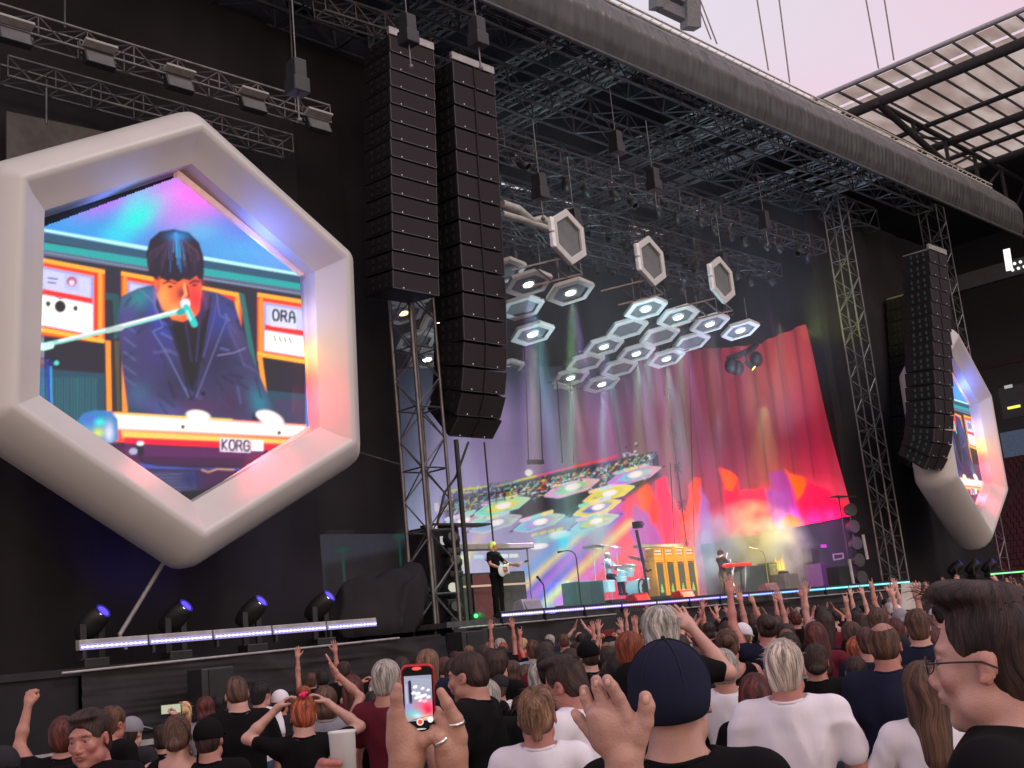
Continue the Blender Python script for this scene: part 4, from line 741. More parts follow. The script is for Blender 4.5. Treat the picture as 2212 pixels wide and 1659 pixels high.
def sdf(pr, h, lo=None, hi=None, zs=None, disp=None, band=.03):
    B = []
    for op, kd, q, k in pr:
        if kd == 'c': l_ = np.minimum(q[0]-q[2], q[1]-q[3]); u_ = np.maximum(q[0]+q[2], q[1]+q[3])
        elif kd == 'e': m = q[1].max() if q[2] is not None else q[1]; l_ = q[0]-m; u_ = q[0]+m
        else: m = np.linalg.norm(q[1])+q[2] if q[3] is not None else q[1]+q[2]; l_ = q[0]-m; u_ = q[0]+m
        B.append((l_, u_))
    L0 = np.min([b[0] for b, p in zip(B, pr) if p[0] == '+'], 0)-3*h; U0 = np.max([b[1] for b, p in zip(B, pr) if p[0] == '+'], 0)+3*h
    if disp: L0 -= .015; U0 += .015
    if lo is not None: L0 = np.maximum(L0, lo)
    if hi is not None: U0 = np.minimum(U0, hi)
    xs = np.arange(L0[0], U0[0]+h, h); ys = np.arange(L0[1], U0[1]+h, h)
    if zs is None: zs = np.arange(L0[2], U0[2]+h, h)
    D = np.full((len(xs), len(ys), len(zs)), .2, np.float32)
    for (op, kd, q, k), (l_, u_) in zip(pr, B):
        mg = k+2*h+(.05 if op == '+' else .005); a = [np.searchsorted(ax, l_[i]-mg) for i, ax in enumerate((xs, ys, zs))]; b = [np.searchsorted(ax, u_[i]+mg) for i, ax in enumerate((xs, ys, zs))]
        if min(b[i]-a[i] for i in range(3)) <= 0: continue
        sl = tuple(slice(a[i], b[i]) for i in range(3)); X = xs[sl[0]][:, None, None]; Y = ys[sl[1]][None, :, None]; Z = zs[sl[2]][None, None, :]
        if kd == 'c':
            A, Bb, ra, rb = q; d = Bb-A; dd = d@d+1e-12; px, py, pz = X-A[0], Y-A[1], Z-A[2]; t = np.clip((px*d[0]+py*d[1]+pz*d[2])/dd, 0, 1)
            v = np.sqrt((px-t*d[0])**2+(py-t*d[1])**2+(pz-t*d[2])**2)-(ra+(rb-ra)*t)
        else:
            px, py, pz = X-q[0][0], Y-q[0][1], Z-q[0][2]; R = q[2] if kd == 'e' else q[3]
            if R is not None: px, py, pz = (R[0, 0]*px+R[1, 0]*py+R[2, 0]*pz), (R[0, 1]*px+R[1, 1]*py+R[2, 1]*pz), (R[0, 2]*px+R[1, 2]*py+R[2, 2]*pz)
            if kd == 'e':
                r = q[1]; k0 = np.sqrt((px/r[0])**2+(py/r[1])**2+(pz/r[2])**2); k1 = np.sqrt((px/r[0]**2)**2+(py/r[1]**2)**2+(pz/r[2]**2)**2)+1e-6; v = k0*(k0-1)/k1
            else:
                hh = q[1]; ax_, ay_, az_ = np.abs(px)-hh[0], np.abs(py)-hh[1], np.abs(pz)-hh[2]; v = np.sqrt(np.maximum(ax_, 0)**2+np.maximum(ay_, 0)**2+np.maximum(az_, 0)**2)+np.minimum(np.maximum(np.maximum(ax_, ay_), az_), 0)-q[2]
        W_ = D[sl]
        if op == '+': hm = np.clip(.5+.5*(v-W_)/k, 0, 1); D[sl] = v*(1-hm)+W_*hm-k*hm*(1-hm)
        else: v = -v; hm = np.clip(.5-.5*(v-W_)/k, 0, 1); D[sl] = v*(1-hm)+W_*hm+k*hm*(1-hm)
    if disp:
        I = np.argwhere(np.abs(D) < band); P = np.stack([xs[I[:, 0]], ys[I[:, 1]], zs[I[:, 2]]], 1); D[I[:, 0], I[:, 1], I[:, 2]] -= disp(P)
    return snets(D, xs, ys, zs)
# ---------------- head ----------------
HZ0 = 1.605
def head_prims(det=True, fat=1., beard=0):
    p = [E3((0, -.014, .032), (.076*fat, .096, .088), k=.02), E3((0, .025, -.03), (.060*fat, .064, .082), k=.03), E3((0, .032, -.078), (.046*fat, .048, .036), k=.02), E3((0, .074, -.100), (.020, .017, .017), k=.02),
         CP((0, -.03, -.05), (0, -.04, -.19), .051*fat, .057*fat, k=.03), E3((0, .012, -.09), (.05*fat, .05, .04), k=.02)]
    for s in (-1, 1):
        p += [E3((s*.052*fat, .02, -.068), (.018, .034, .026), k=.02)]
        p += [E3((s*.079*fat, -.008, -.008), (.009, .019, .031), rotm(.2, 0, s*-.35), .006), E3((s*.088*fat, -.000, -.006), (.006, .010, .018), rotm(.2, 0, s*-.3), .004, '-')]
    if det:
        p += [E3((0, .072, .03), (.052, .020, .013), k=.012), CP((0, .084, .018), (0, .106, -.024), .0085, .0115, k=.010), E3((0, .101, -.034), (.016, .012, .008), k=.006)]
        for s in (-1, 1): p += [E3((s*.031, .098, .007), (.016, .013, .009), k=.012, op='-'), E3((s*.031, .080, .014), (.016, .008, .0045), rotm(.2), .003), E3((s*.031, .079, -.001), (.015, .0075, .0038), k=.003), E3((s*.038, .064, -.022), (.024, .02, .02), k=.02), E3((s*.012, .098, -.031), (.008, .010, .007), k=.005)]
        p += [E3((0, .084, -.053), (.027, .015, .017), k=.014), E3((0, .098, -.052), (.021, .0065, .0045), k=.004), E3((0, .096, -.064), (.018, .0065, .005), k=.004), E3((0, .106, -.058), (.026, .008, .0013), k=.002, op='-')]
    else: p += [CP((0, .084, .018), (0, .1, -.024), .012, .014, k=.012)]
    return p
def hair_prims(kind):
    cut = [E3((0, .108, -.025), (.088, .064, .088), k=.012, op='-'), BX((0, .02, -.22), (.2, .2, .12), .005, None, .02, '-')]
    ears = [E3((s*.092, .008, -.012), (.026, .034, .04), k=.008, op='-') for s in (-1, 1)]
    S = [E3((0, -.018, .036), (.083, .104, .094), k=.02), E3((0, -.055, -.035), (.068, .058, .066), k=.03)]
    if kind in ('short', 'grey'): return S+cut+ears
    if kind == 'crop': return [E3((0, -.018, .036), (.082, .102, .094), k=.02), E3((0, .028, .098), (.064, .056, .024), rotm(.1), .02), E3((0, -.055, -.035), (.068, .058, .066), k=.03), E3((0, .112, -.006), (.088, .062, .092), k=.010, op='-'), BX((0, .02, -.22), (.2, .2, .12), .005, None, .02, '-')]+ears
    if kind == 'buzz': return [E3((0, -.016, .034), (.079, .0995, .0905), k=.02), E3((0, -.052, -.02), (.067, .058, .058), k=.03)]+cut+ears
    if kind == 'bald': return [E3((0, -.03, -.012), (.0775, .0845, .066), k=.02), E3((0, -.052, -.03), (.068, .058, .05), k=.03)]+cut+ears+[E3((0, .01, .085), (.062, .085, .05), k=.02, op='-')]
    if kind == 'thin': return [E3((0, -.018, .03), (.081, .100, .088), k=.02), E3((0, -.052, -.02), (.069, .06, .058), k=.03)]+cut+ears+[E3((0, -.045, .118), (.055, .075, .040), k=.015, op='-')]
    if kind == 'quiff': return [E3((0, -.018, .036), (.081, .101, .092), k=.02), E3((0, -.052, -.03), (.068, .058, .064), k=.03), BX((0, .15, -.035), (.13, .10, .105), .003, rotm(-.12), .010, '-'), BX((0, .02, -.22), (.2, .2, .12), .005, None, .02, '-')]+ears+[E3((0, .005, .116), (.070, .085, .030), rotm(.12), .02), E3((0, .045, .124), (.056, .034, .018), rotm(.3), .02)]
    if kind == 'full': return [E3((0, -.02, .042), (.094, .114, .104), k=.02), E3((0, -.058, -.02), (.084, .072, .075), k=.03)]+cut
    if kind == 'curly': return [E3((0, -.02, .045), (.097, .115, .104), k=.02), E3((0, -.06, -.015), (.088, .075, .08), k=.03)]+cut
    if kind == 'bowl': return [E3((0, -.012, .04), (.094, .112, .10), k=.02), E3((0, .02, .03), (.09, .095, .06), k=.02), E3((0, -.05, -.01), (.085, .07, .07), k=.03), E3((0, .14, -.04), (.11, .08, .07), k=.01, op='-'), BX((0, .02, -.21), (.2, .2, .12), .005, None, .02, '-')]
    if kind == 'long': return [E3((0, -.02, .04), (.090, .108, .099), k=.02), CP((0, -.06, .0), (0, -.085, -.27), .084, .072, k=.04), CP((.05, -.05, -.02), (.06, -.05, -.24), .044, .03, k=.03), CP((-.05, -.05, -.02), (-.06, -.05, -.24), .044, .03, k=.03), E3((0, .11, -.05), (.074, .075, .10), k=.015, op='-'), CP((0, .02, -.08), (0, .02, -.3), .062, k=.01, op='-')]
    if kind == 'bob': return [E3((0, -.02, .04), (.092, .11, .10), k=.02), E3((0, -.045, -.06), (.092, .08, .075), k=.03), E3((0, .11, -.05), (.074, .075, .12), k=.015, op='-'), BX((0, 0, -.25), (.2, .2, .12), .005, None, .02, '-')]
    if kind == 'bun': return [E3((0, -.018, .036), (.082, .104, .094), k=.02), E3((0, -.055, -.02), (.07, .06, .06), k=.03), E3((0, -.128, .045), (.048, .040, .045), k=.006)]+cut+ears
    if kind == 'topbun': return [E3((0, -.018, .036), (.084, .104, .096), k=.02), E3((0, -.055, -.02), (.072, .062, .06), k=.03), E3((0, -.045, .155), (.046, .046, .038), k=.008)]+cut+ears
    if kind == 'lowbun': return [E3((0, -.018, .036), (.084, .106, .096), k=.02), E3((0, -.06, -.02), (.076, .065, .066), k=.03), E3((0, -.122, -.045), (.052, .042, .040), k=.006)]+cut+ears
    if kind == 'ponytail': return [E3((0, -.018, .038), (.085, .106, .096), k=.02), E3((0, -.055, -.02), (.073, .062, .06), k=.03), E3((0, -.11, .05), (.03, .03, .03), k=.02), CP((0, -.12, .04), (0, -.115, -.18), .034, .016, k=.02)]+cut+ears
    return S+cut
def hat_prims(kind):
    if kind == 'wrapcap': return [E3((0, -.014, .036), (.093, .115, .102), k=.02), E3((0, -.06, -.0), (.085, .072, .06), k=.03), BX((0, 0, -.125), (.2, .2, .10), .002, rotm(.12), .008, '-'), E3((.098, .0, -.03), (.03, .034, .045), k=.008, op='-'), E3((-.098, .0, -.03), (.03, .034, .045), k=.008, op='-'), E3((0, .14, -.05), (.11, .07, .07), k=.01, op='-')]
    dome = [E3((0, -.014, .042), (.091, .112, .098), k=.02), BX((0, 0, -.1), (.2, .2, .105), .002, rotm(-.08), .006, '-')]
    if kind == 'cap': return dome+[BX((0, .135, .03), (.062, .048, .002), .004, rotm(-.25), .02)]
    if kind == 'backcap': return dome+[BX((0, -.150, .018), (.058, .046, .002), .004, rotm(.35), .02)]
    if kind == 'beanie': return [E3((0, -.014, .045), (.092, .113, .100), k=.02), BX((0, 0, -.1), (.2, .2, .10), .002, rotm(-.12), .008, '-')]
    if kind == 'sidecap': return dome+[BX((.10, .07, .04), (.05, .05, .002), .004, rotm(0, .3, -.9), .02)]
    return dome
# ---------------- hand: wrist at origin, fingers +z, palm +y, thumb +x (a left hand) ----------------
def hand_prims(kind='open', s=1.):
    p = [E3((0, 0, .045), (.040, .016, .052), k=.012), CP((0, 0, -.04), (0, 0, .015), .026, .028, k=.02), CP((.02, .006, .02), (.034, .010, .05), .016, .014, k=.012)]
    fx = (.030, .010, -.010, -.029); fl_ = (.072, .082, .076, .060); sp = dict(open=(.16, .03, -.1, -.28), flat=(.05, .01, -.03, -.08)).get(kind, (.04, .01, -.02, -.05))
    for i in range(4):
        b = np.array([fx[i], 0, .090 - (.004, 0, .004, .014)[i]]); L_ = fl_[i]; r = (.0092, .0096, .0090, .0080)[i]
        curl = {'open': .12, 'flat': .05, 'relax': .55, 'fist': 1.65, 'hold': 1.0, 'point': (0 if i == 0 else 1.7), 'horns': (0 if i in (0, 3) else 1.7), 'peace': (.02 if i < 2 else 1.7)}[kind]
        a = 0; q = b
        for j, f in enumerate((.45, .32, .23)):
            a += curl*(.75 if j == 0 else 1.); a = min(a, 3.6); d = np.array([sin(sp[i])*cos(a), sin(a), cos(a)*cos(sp[i])]); n = q+d*L_*f; p.append(CP(q, n, r*(1-.07*j), r*(1-.07*(j+1)), k=.004 if j else .008)); q = n
    if kind in ('open', 'flat'): th = [(.034, .004, .035), (.062, .008, .062), (.078, .006, .092)]
    elif kind in ('fist', 'point', 'horns', 'peace'): th = [(.034, .010, .035), (.036, .034, .062), (.012, .044, .072)]
    else: th = [(.034, .008, .035), (.052, .028, .060), (.050, .046, .086)]
    p += [CP(th[0], th[1], .0125, .0115, k=.01), CP(th[1], th[2], .0112, .0092, k=.004)]
    return p
HANDC = {}
def hand_mesh(kind, h=.0045):
    if (kind, h) not in HANDC: HANDC[kind, h] = sdf(hand_prims(kind), h)
    return HANDC[kind, h]
def frame_from(zdir, ydir):
    z = np.asarray(zdir, float); z /= np.linalg.norm(z); y = np.asarray(ydir, float); y = y-z*(y@z); y /= np.linalg.norm(y)+1e-9; return np.stack([np.cross(y, z), y, z], 1)
# ---------------- body ----------------
ARM = dict(down=((.26, .0, 1.16), (.27, .06, .91), 'relax', (-1, .2, 0)), up=((.25, .10, 1.66), (.24, .14, 1.92), 'open', (0, 1, 0)), clap=((.28, .16, 1.62), (.10, .20, 1.82), 'flat', (-1, .1, 0)), high=((.20, .06, 1.71), (.19, .05, 1.97), 'open', (0, 1, 0)),
           fist=((.30, .12, 1.58), (.25, .16, 1.84), 'fist', (-.3, 1, 0)), point=((.24, .10, 1.67), (.22, .16, 1.92), 'point', (-.3, 1, 0)), horns=((.26, .10, 1.66), (.25, .12, 1.92), 'horns', (0, 1, 0)), head=((.36, .06, 1.50), (.17, .08, 1.66), 'relax', (-1, 0, .2)),
           phone=((.26, .20, 1.46), (.13, .34, 1.66), 'hold', (-1, .2, 0)), fold=((.28, .02, 1.17), (.10, .20, 1.22), 'hold', (0, -1, 0)), clapchest=((.29, .06, 1.20), (.08, .26, 1.32), 'flat', (-1, 0, 0)))
def torso_prims(fem=False, fat=1.):
    w = .9 if fem else 1.; f = fat
    return [E3((0, -.01, 1.30), (.155*w*f, .105*f, .17), k=.06), E3((0, .0, 1.41), (.165*w, .088, .075), k=.05), E3((0, .0, 1.10), (.135*w*f, .098*f, .14), k=.06), E3((0, -.01, .95), (.160*f, .11*f, .11), k=.05), CP((-.16*w, -.01, 1.425), (.16*w, -.01, 1.425), .058, k=.04), CP((0, -.03, 1.42), (0, -.035, 1.52), .066, .056, k=.05)]+([E3((s*.07, .085, 1.30), (.055, .05, .055), k=.03) for s in (-1, 1)] if fem else [])
def arm_pts(side, spec, w=1.):
    if isinstance(spec, str): spec = ARM[spec]
    e, wr, hk, pn = spec[:4]; m = np.array([side, 1, 1.]) if not (len(spec) > 4 and spec[4] == 'abs') else np.ones(3); return np.array([side*.185*w, -.01, 1.42]), np.array(e)*m, np.array(wr)*m, hk, np.array(pn, float)*m
HANDTYPE = {}
def person_arrays(arms=('down', 'down'), head=(0, 0, 0), fem=False, fat=1., h=.014, hh=None, det=False, tee='tee', hz=None, sit=False, legs=None, hands=True, hand_h=.0045, zfine=1.2):
    """arrays for skin, shirt, trousers; head=(pitch, tilt, yaw)"""
    w = .92 if fem else 1.; hp = head_prims(det, 1.); R = rotm(head[0], head[1], head[2]); piv = np.array([0, -.03, 1.52]); hc = np.array([0, 0, HZ0]); t = piv+R@(hc-piv)
    skin = grow(torso_prims(fem, fat), -.006)+xform(hp, R, t)
    if legs is None: legs = [((s*.095, 0, .93), (s*.105, .02, .50), (s*.11, -.02, .09)) for s in (-1, 1)]
    lg = []
    for hpnt, kn, an in legs: lg += [CP(hpnt, kn, .085, .058, k=.04), CP(kn, an, .056, .036, k=.03)]
    ft = [CP(np.array(an)+[0, -.03, -.04], np.array(an)+[0, .13, -.055], .038, .034, k=.02) for _, _, an in legs]
    skin += grow(lg, -.008)+grow(ft, -.004); shirt = grow(torso_prims(fem, fat), .010); sl = []; hn = []
    for side, sp in ((-1, arms[0]), (1, arms[1])):
        S_, e, wr, hk, pn = arm_pts(side, sp, w); skin += [CP(S_, e, .047*w, .037*w, k=.03), CP(e, e+(wr-e)*.35, .037*w, .039*w, k=.02), CP(e+(wr-e)*.35, wr, .039*w, .025*w, k=.02)]
        f = {'tee': .62, 'long': 1., 'tank': .0, 'jacket': 1.}[tee]
        if f: shirt += [CP(S_, S_+(e-S_)*f, .060*w, .056*w if tee == 'tee' else .05*w, k=.035)]
        if f == 1.: shirt += [CP(e, e+(wr-e)*.92, .050, .038, k=.02)]
        if hands:
            zd = (wr-e)/np.linalg.norm(wr-e)
            if hk == 'flat' and abs(zd[2]) < .9: zd = zd+np.array([0, 0, .9])
            Fm = frame_from(zd, pn); V, Fc = hand_mesh(hk, hand_h); mir = side*1.0
            V2 = V.copy(); want = 1 if side < 0 else -1
            V2[:, 0] *= want
            hn.append((V2@Fm.T+wr, Fc if want > 0 else Fc[:, ::-1]))
    nk = [xform([CP((0, -.03, -.02), (0, -.035, -.092 if tee != 'tank' else -.155), .068 if tee != 'tank' else .09, .078 if tee != 'tank' else .11, k=.012, op='-')], R, t)[0], BX((0, -.03, 1.60), (.3, .3, .085), .0, None, .02, '-')]
    if tee == 'tank': nk += [CP((s*.24, 0, 1.40), (s*.2, 0, 1.5), .06, k=.02, op='-') for s in (-1, 1)]
    shirt = shirt+nk+[BX((0, 0, .60), (.5, .5, .22), .0, None, .01, '-')]
    tr = [E3((0, -.01, .95), (.170*fat, .12*fat, .10), k=.05)]+grow(lg, .016)+[BX((0, 0, 1.14), (.3, .3, .12), 0, None, .01, '-')]
    for _, _, an in legs: tr += [BX(np.array(an)+[0, 0, -.12], (.12, .2, .09), 0, None, .01, '-')]
    if hz is None: hz = h
    def zz(a, b, fine):
        z = [a]; 
        while z[-1] < b: z.append(z[-1]+(h*2.2 if z[-1] < zfine and not sit else (fine if z[-1] > 1.44 else h)))
        return np.array(z)
    top = 2.25 if any((arm_pts(1, a)[2][2] > 1.5) for a in arms) else 1.80
    if legs is not None and sit: skz = None
    skV = sdf(skin, h if hh is None else h, zs=zz(-.02, top, hh or h)); sV, sF = skV
    if hands:
        for V, Fc in hn: sF = np.concatenate([sF, Fc+len(sV)]); sV = np.concatenate([sV, V])
    seed = int(abs(hash((fem, fat, tee))) % 97)
    sdn = int(abs(head[0]*1000+fat*37))+int(len(tee))
    wr_ = lambda P: .009*fbm(P, 17+sdn, 1.5, 3, .55, (1, 1, .55))+.017*np.clip(1-np.abs(fbm(P, 19+sdn, 1.3, 2, .5, (1.0, .8, .45)))*5, 0, 1)**1.5-.004+.011*np.clip(1-np.abs(fbm(P, 29+sdn, 2.6, 2, .5, (1., .7, .38)))*4, 0, 1)
    hs = min(h, .011) if h < .013 else h
    wr0 = wr_; wr_ = lambda P: wr0(P)*np.clip((1.435-P[:, 2])/.05, 0, 1)
    return dict(skin=(sV, sF), shirt=relax(sdf(shirt, hs, zs=zz(.78, top if tee in ('long', 'jacket') else 1.78, hs), disp=wr_)), trousers=sdf(tr, max(h, .014), zs=np.arange(.02, 1.06, max(h, .014)*1.6), disp=wr_), R=R, t=t)
def smooth_me(name, VF, col=None):
    return npmesh(name, VF[0], VF[1], True, col)
SK = [mat('skin_%s' % n, lin(c), .5, var=.08, scale=14, sub=0) for n, c in (('fair', 'c09084'), ('tanned', 'ac7a6c'), ('ruddy', 'b0736a'))]
SKV = mat('skin_detailed', (1, 1, 1), .46, var=.13, scale=13, vcol=True, bump=.12, bscale=220, sub=.06)
def strandify(m, c):
    t = m.node_tree; n = t.nodes; l = t.links.new; p = n['Principled BSDF']; a = n.new('ShaderNodeAttribute'); a.attribute_name = 'suv'
    ns = n.new('ShaderNodeTexNoise'); ns.inputs['Scale'].default_value = 2.6; ns.inputs['Detail'].default_value = 5; ns.inputs['Distortion'].default_value = .5; l(a.outputs['Vector'], ns.inputs[0])
    ns2 = n.new('ShaderNodeTexNoise'); ns2.inputs['Scale'].default_value = .5; ns2.inputs['Detail'].default_value = 2; l(a.outputs['Vector'], ns2.inputs[0])
    ad = n.new('ShaderNodeMath'); ad.operation = 'ADD'; l(ns.outputs[0], ad.inputs[0]); l(ns2.outputs[0], ad.inputs[1])
    mr = n.new('ShaderNodeMapRange'); mr.inputs[1].default_value = .78; mr.inputs[2].default_value = 1.22; mr.inputs[3].default_value = .30; mr.inputs[4].default_value = 2.1; l(ad.outputs[0], mr.inputs[0])
    mx = n.new('ShaderNodeMixRGB'); mx.blend_type = 'MULTIPLY'; mx.inputs[0].default_value = 1; l(mr.outputs[0], mx.inputs[2])
    if c is None: b = n.new('ShaderNodeAttribute'); b.attribute_name = 'col'; l(b.outputs[0], mx.inputs[1])
    else: mx.inputs[1].default_value = (*c, 1)
    l(mx.outputs[0], p.inputs['Base Color']); bm = n.new('ShaderNodeBump'); bm.inputs['Strength'].default_value = .8; bm.inputs['Distance'].default_value = .006; l(ns.outputs[0], bm.inputs['Height']); l(bm.outputs[0], p.inputs['Normal']); p.inputs['Specular IOR Level'].default_value = .3; return m
def hairm(n, c): return strandify(mat('hair_'+n, lin(c), .5, var=.2), lin(c))
def suv(P, R=np.eye(3), t=(0, 0, 0), c0=(0, -.03, .10)):
    Q = (P-np.asarray(t, float))@R-np.array(c0); az = np.arctan2(Q[:, 0], Q[:, 1]); el = np.arctan2(np.hypot(Q[:, 0], Q[:, 1]), Q[:, 2]); w = fbm(Q, 91, 5, 2)*.25; return np.stack([np.sin(az+w)*9, np.cos(az+w)*9, el*1.3], 1)
HM = {n: hairm(n, c) for n, c in dict(dark_brown='2c1e1b', black='171315', brown='46302a', light_brown='664a3a', blond='a88860', grey='8c8782', white='c0b8b0', ginger='6a321e', auburn='44201c').items()}
HV = strandify(mat('hair_strands', (1, 1, 1), .5), None)
def clothm(n, c, r=.9): return mat('cloth_'+n, lin(c), r, var=.10, scale=5, bump=.55, bscale=7, aniso=(1, 1, .35), spec=.12)
CM = {n: clothm(n, c) for n, c in dict(black='111013', charcoal='2c2a2f', navy='1e2134', white='d8d4de', grey='84828a', burgundy='5e1f2c', olive='5a5a44', blue='7aa8c0', beige='a09888', red='b0202c', green='25403a', pink='c08a90', denim='39465c', teal='2a5a60').items()}
def strand_disp(amp, seed, fr=26., c0=(0, -.03, .10), z=.25, t=0., R=None):
    R_ = np.eye(3) if R is None else R; tt = np.asarray(t, float)
    def f(P):
        Q = (P-tt)@R_-np.array(c0); az = np.arctan2(Q[:, 0], Q[:, 1]); el = np.arctan2(np.hypot(Q[:, 0], Q[:, 1]), Q[:, 2])
        u = np.stack([np.sin(az)*fr/6.28, np.cos(az)*fr/6.28, el*.9], 1)
        return amp*(.6*fbm(u, seed, .5, 3, .6)+.55*fbm(Q, seed+1, 9, 2, .5, (1, 1, .5)))
    return f
def strand_col(P, base, seed, R, t, fr=40., ct=.45, roots=None, c0=(0, -.03, .10)):
    v = strand_disp(1., seed+3, fr, c0, t=t, R=R)(P); b = np.array(lin(base)); return b[None]*(1+ct*1.6*v[:, None]).clip(.3, 2.2)
# ================= hexagonal lamps =================
WHF = mat('white_frame', (.54, .54, .54), .4, var=.06); PAN = mat('lamp_panel', (.13, .14, .15), .5, var=.15, scale=4); BARW = mat('white_bar', (.7, .7, .7), .4, emit=(.8, .8, .85), es=.12)
LAMPM = glow('lamp_white', (1, .97, .9), 14)
def hexagon(label, c, e1, e2, n, R=.72, lit=True, lampcol=None, grp='hexagonal lamps in the flying cluster', rods=2, mirror=False, rodlen=1.0):
    t = empty('hexagon_lamp' if not mirror else 'hexagon_mirror', label, 'lamp' if not mirror else 'mirror', tuple(c), grp)
    P = lambda a, r, z: r*(cos(a)*e1+sin(a)*e2)+n*z
    f = MB(); vs = []
    prof = [(R*.74, 0), (R, 0.0), (R*1.02, .03), (R, .13), (R*.80, .13), (R*.74, .05)]
    for r, z in prof:
        for k in range(6): vs.append(P(k*pi/3, r, z))
    m = len(prof); f.add(vs, [(i*6+k, ((i+1) % m)*6+k, ((i+1) % m)*6+(k+1) % 6, i*6+(k+1) % 6) for i in range(m) for k in range(6)]); f.to('frame', WHF, t, .012, raw=True)
    MB().add([P(k*pi/3, R*.75, .07) for k in range(6)]+[P(k*pi/3, R*.75, .09) for k in range(6)], [tuple(range(6)), tuple(range(11, 5, -1))]).to('panel', PAN, t, raw=True)
    if lit: MB().lathe([(.001, .02), (R*.20, .03), (R*.22, .08), (R*.22, .1)], (0, 0, 0), n, 16).to('bulb', lampcol or LAMPM, t, raw=True); MB().lathe([(R*.26, .04), (R*.24, .0), (R*.3, .07)], (0, 0, 0), n, 16).to('reflector', WHF, t, raw=True)
    for k in range(3 if not mirror else 2):
        s_ = (-.62+k*.46, -.28+k*.46) if not mirror else (-.5+k*.5, -.12+k*.5); b = MB()
        if mirror: q0, q1 = P(pi/2*0+4*pi/3, R*1.08, .02), P(5*pi/3, R*1.08, .02)
        else: q0, q1 = P(2*pi/3, R*1.05, .17), P(pi/3, R*1.05, .17)
        a, b_ = q0+(q1-q0)*(k*.36-.0 if not mirror else k*.52), q0+(q1-q0)*(k*.36+.28 if not mirror else k*.52+.45); MB().bar(a, b_, .10, .12).to('edge_bar', BARW, t, .01, raw=True)
    MB().bar(P(2*pi/3, R*1.05, .19)*1.0, P(pi/3, R*1.05, .19), .03).bar(P(2*pi/3, R*.9, .13), P(-2*pi/3, R*.9, .13), .03).bar(P(pi/3, R*.9, .13), P(-pi/3, R*.9, .13), .03).bar(P(0, R*.95, .13), P(0, R*1.22, .13), .03).bar(P(pi, R*.95, .13), P(pi, R*1.22, .13), .03).to('bracket', DARK, t, raw=True)
    if rods:
        for k in (2*pi/3, pi/3): q = P(k, R*.95, .15); MB().tube(q, q+np.array([0, 0, rodlen]), .018, n=5).to('hanging_rod', STEEL, t, raw=True)
    return t
vv = ray(1300, 720); vv /= np.linalg.norm(vv); rr = _rt-vv*(_rt@vv); rr /= np.linalg.norm(rr); uu = np.cross(rr, vv)
al, be = radians(17), radians(25)
HN = cos(be)*(-sin(al)*rr+cos(al)*uu)+sin(be)*vv; H1 = cos(al)*rr+sin(al)*uu; H1 -= HN*(H1@HN); H1 /= np.linalg.norm(H1); H2 = np.cross(HN, H1)
LIT = [(1142, 616, 113, 'w'), (1233, 634, 113, 'w'), (1151, 724, 104, 'w'), (1396, 670, 102, 'w'), (1466, 687, 100, 'w'), (1534, 702, 93, 'w'), (1600, 716, 90, 'w'), (1305, 751, 95, 'w'), (1375, 766, 90, 'w'), (1440, 777, 88, 'w'), (1233, 818, 88, 'w'), (1300, 832, 86, 'w'), (1094, 800, 88, 'w'), (955, 698, 104, 'w'), (923, 778, 96, 'w'), (872, 678, 104, 'y')]
UNL = [(1356, 713, 98), (1426, 729, 94), (1494, 742, 88), (1265, 786, 92), (1338, 798, 88), (1200, 853, 84), (1128, 668, 106), (1088, 590, 110), (960, 625, 108), (890, 640, 108), (900, 740, 98)]
n_ = 0
pl = lambda x, y: ('right end' if x > 1560 else 'right part' if x > 1420 else 'middle' if x > 1280 else 'left middle' if x > 1110 else 'part behind the second loudspeaker column' if x > 1050 else 'part seen through the left tower')
LPOS = []
LL = ['large lit hexagonal lamp hanging just right of the second loudspeaker column, upper one', 'large lit hexagonal lamp below the biggest upright hexagon mirror, casting a rainbow beam', 'lit hexagonal lamp hanging alone, right of the second loudspeaker column, lower one', 'lit hexagonal lamp under the middle upright hexagon mirror, first of the top row', 'lit hexagonal lamp with a pink and green glow, second of the top row', 'lit hexagonal lamp under the smallest upright hexagon mirror, third of the top row', 'lit hexagonal lamp at the far right end of the top row', 'lit hexagonal lamp at the left of the second lit row of the cluster', 'lit hexagonal lamp in the middle of the second lit row of the cluster', 'lit hexagonal lamp at the right of the second lit row of the cluster', 'lit hexagonal lamp low in the cluster, left of the lowest lit pair', 'lit hexagonal lamp low in the cluster, right of the lowest lit pair', 'lit hexagonal lamp half hidden behind the lower second loudspeaker column', 'lit hexagonal lamp seen between the two loudspeaker columns', 'lit hexagonal lamp with magenta fringe behind the left tower, lower one', 'lit yellowish hexagonal lamp behind the left tower top, upper one']
for i, (x, y, w, c) in enumerate(LIT):
    p = PD(x, y, 3750/w); hexagon(LL[i], p, H1, H2, HN, lit=True, rods=2, rodlen=1.3 if y < 720 else .5, lampcol=LAMPM if c == 'w' else glow('lamp_yellow', (1, .85, .3), 6)); LPOS.append(p)
UL = ['left of three unlit hexagons in the cluster middle row', 'centre of three unlit hexagons in the cluster middle row', 'right of three unlit hexagons in the cluster middle row', 'unlit hexagon low in the cluster, left of its neighbour', 'unlit hexagon low in the cluster, right of its neighbour', 'lowest unlit hexagon of the cluster, faint in the haze', 'unlit hexagon close right of the second loudspeaker column', 'unlit hexagon cut off by the second loudspeaker column edge', 'unlit hexagon in the gap between loudspeaker columns, top', 'unlit hexagon behind the left tower top', 'unlit hexagon behind the left tower, lower one']
for i, (x, y, w) in enumerate(UNL): hexagon(UL[i], PD(x, y, 3750/w), H1, H2, HN, lit=False, rods=2, rodlen=.6)
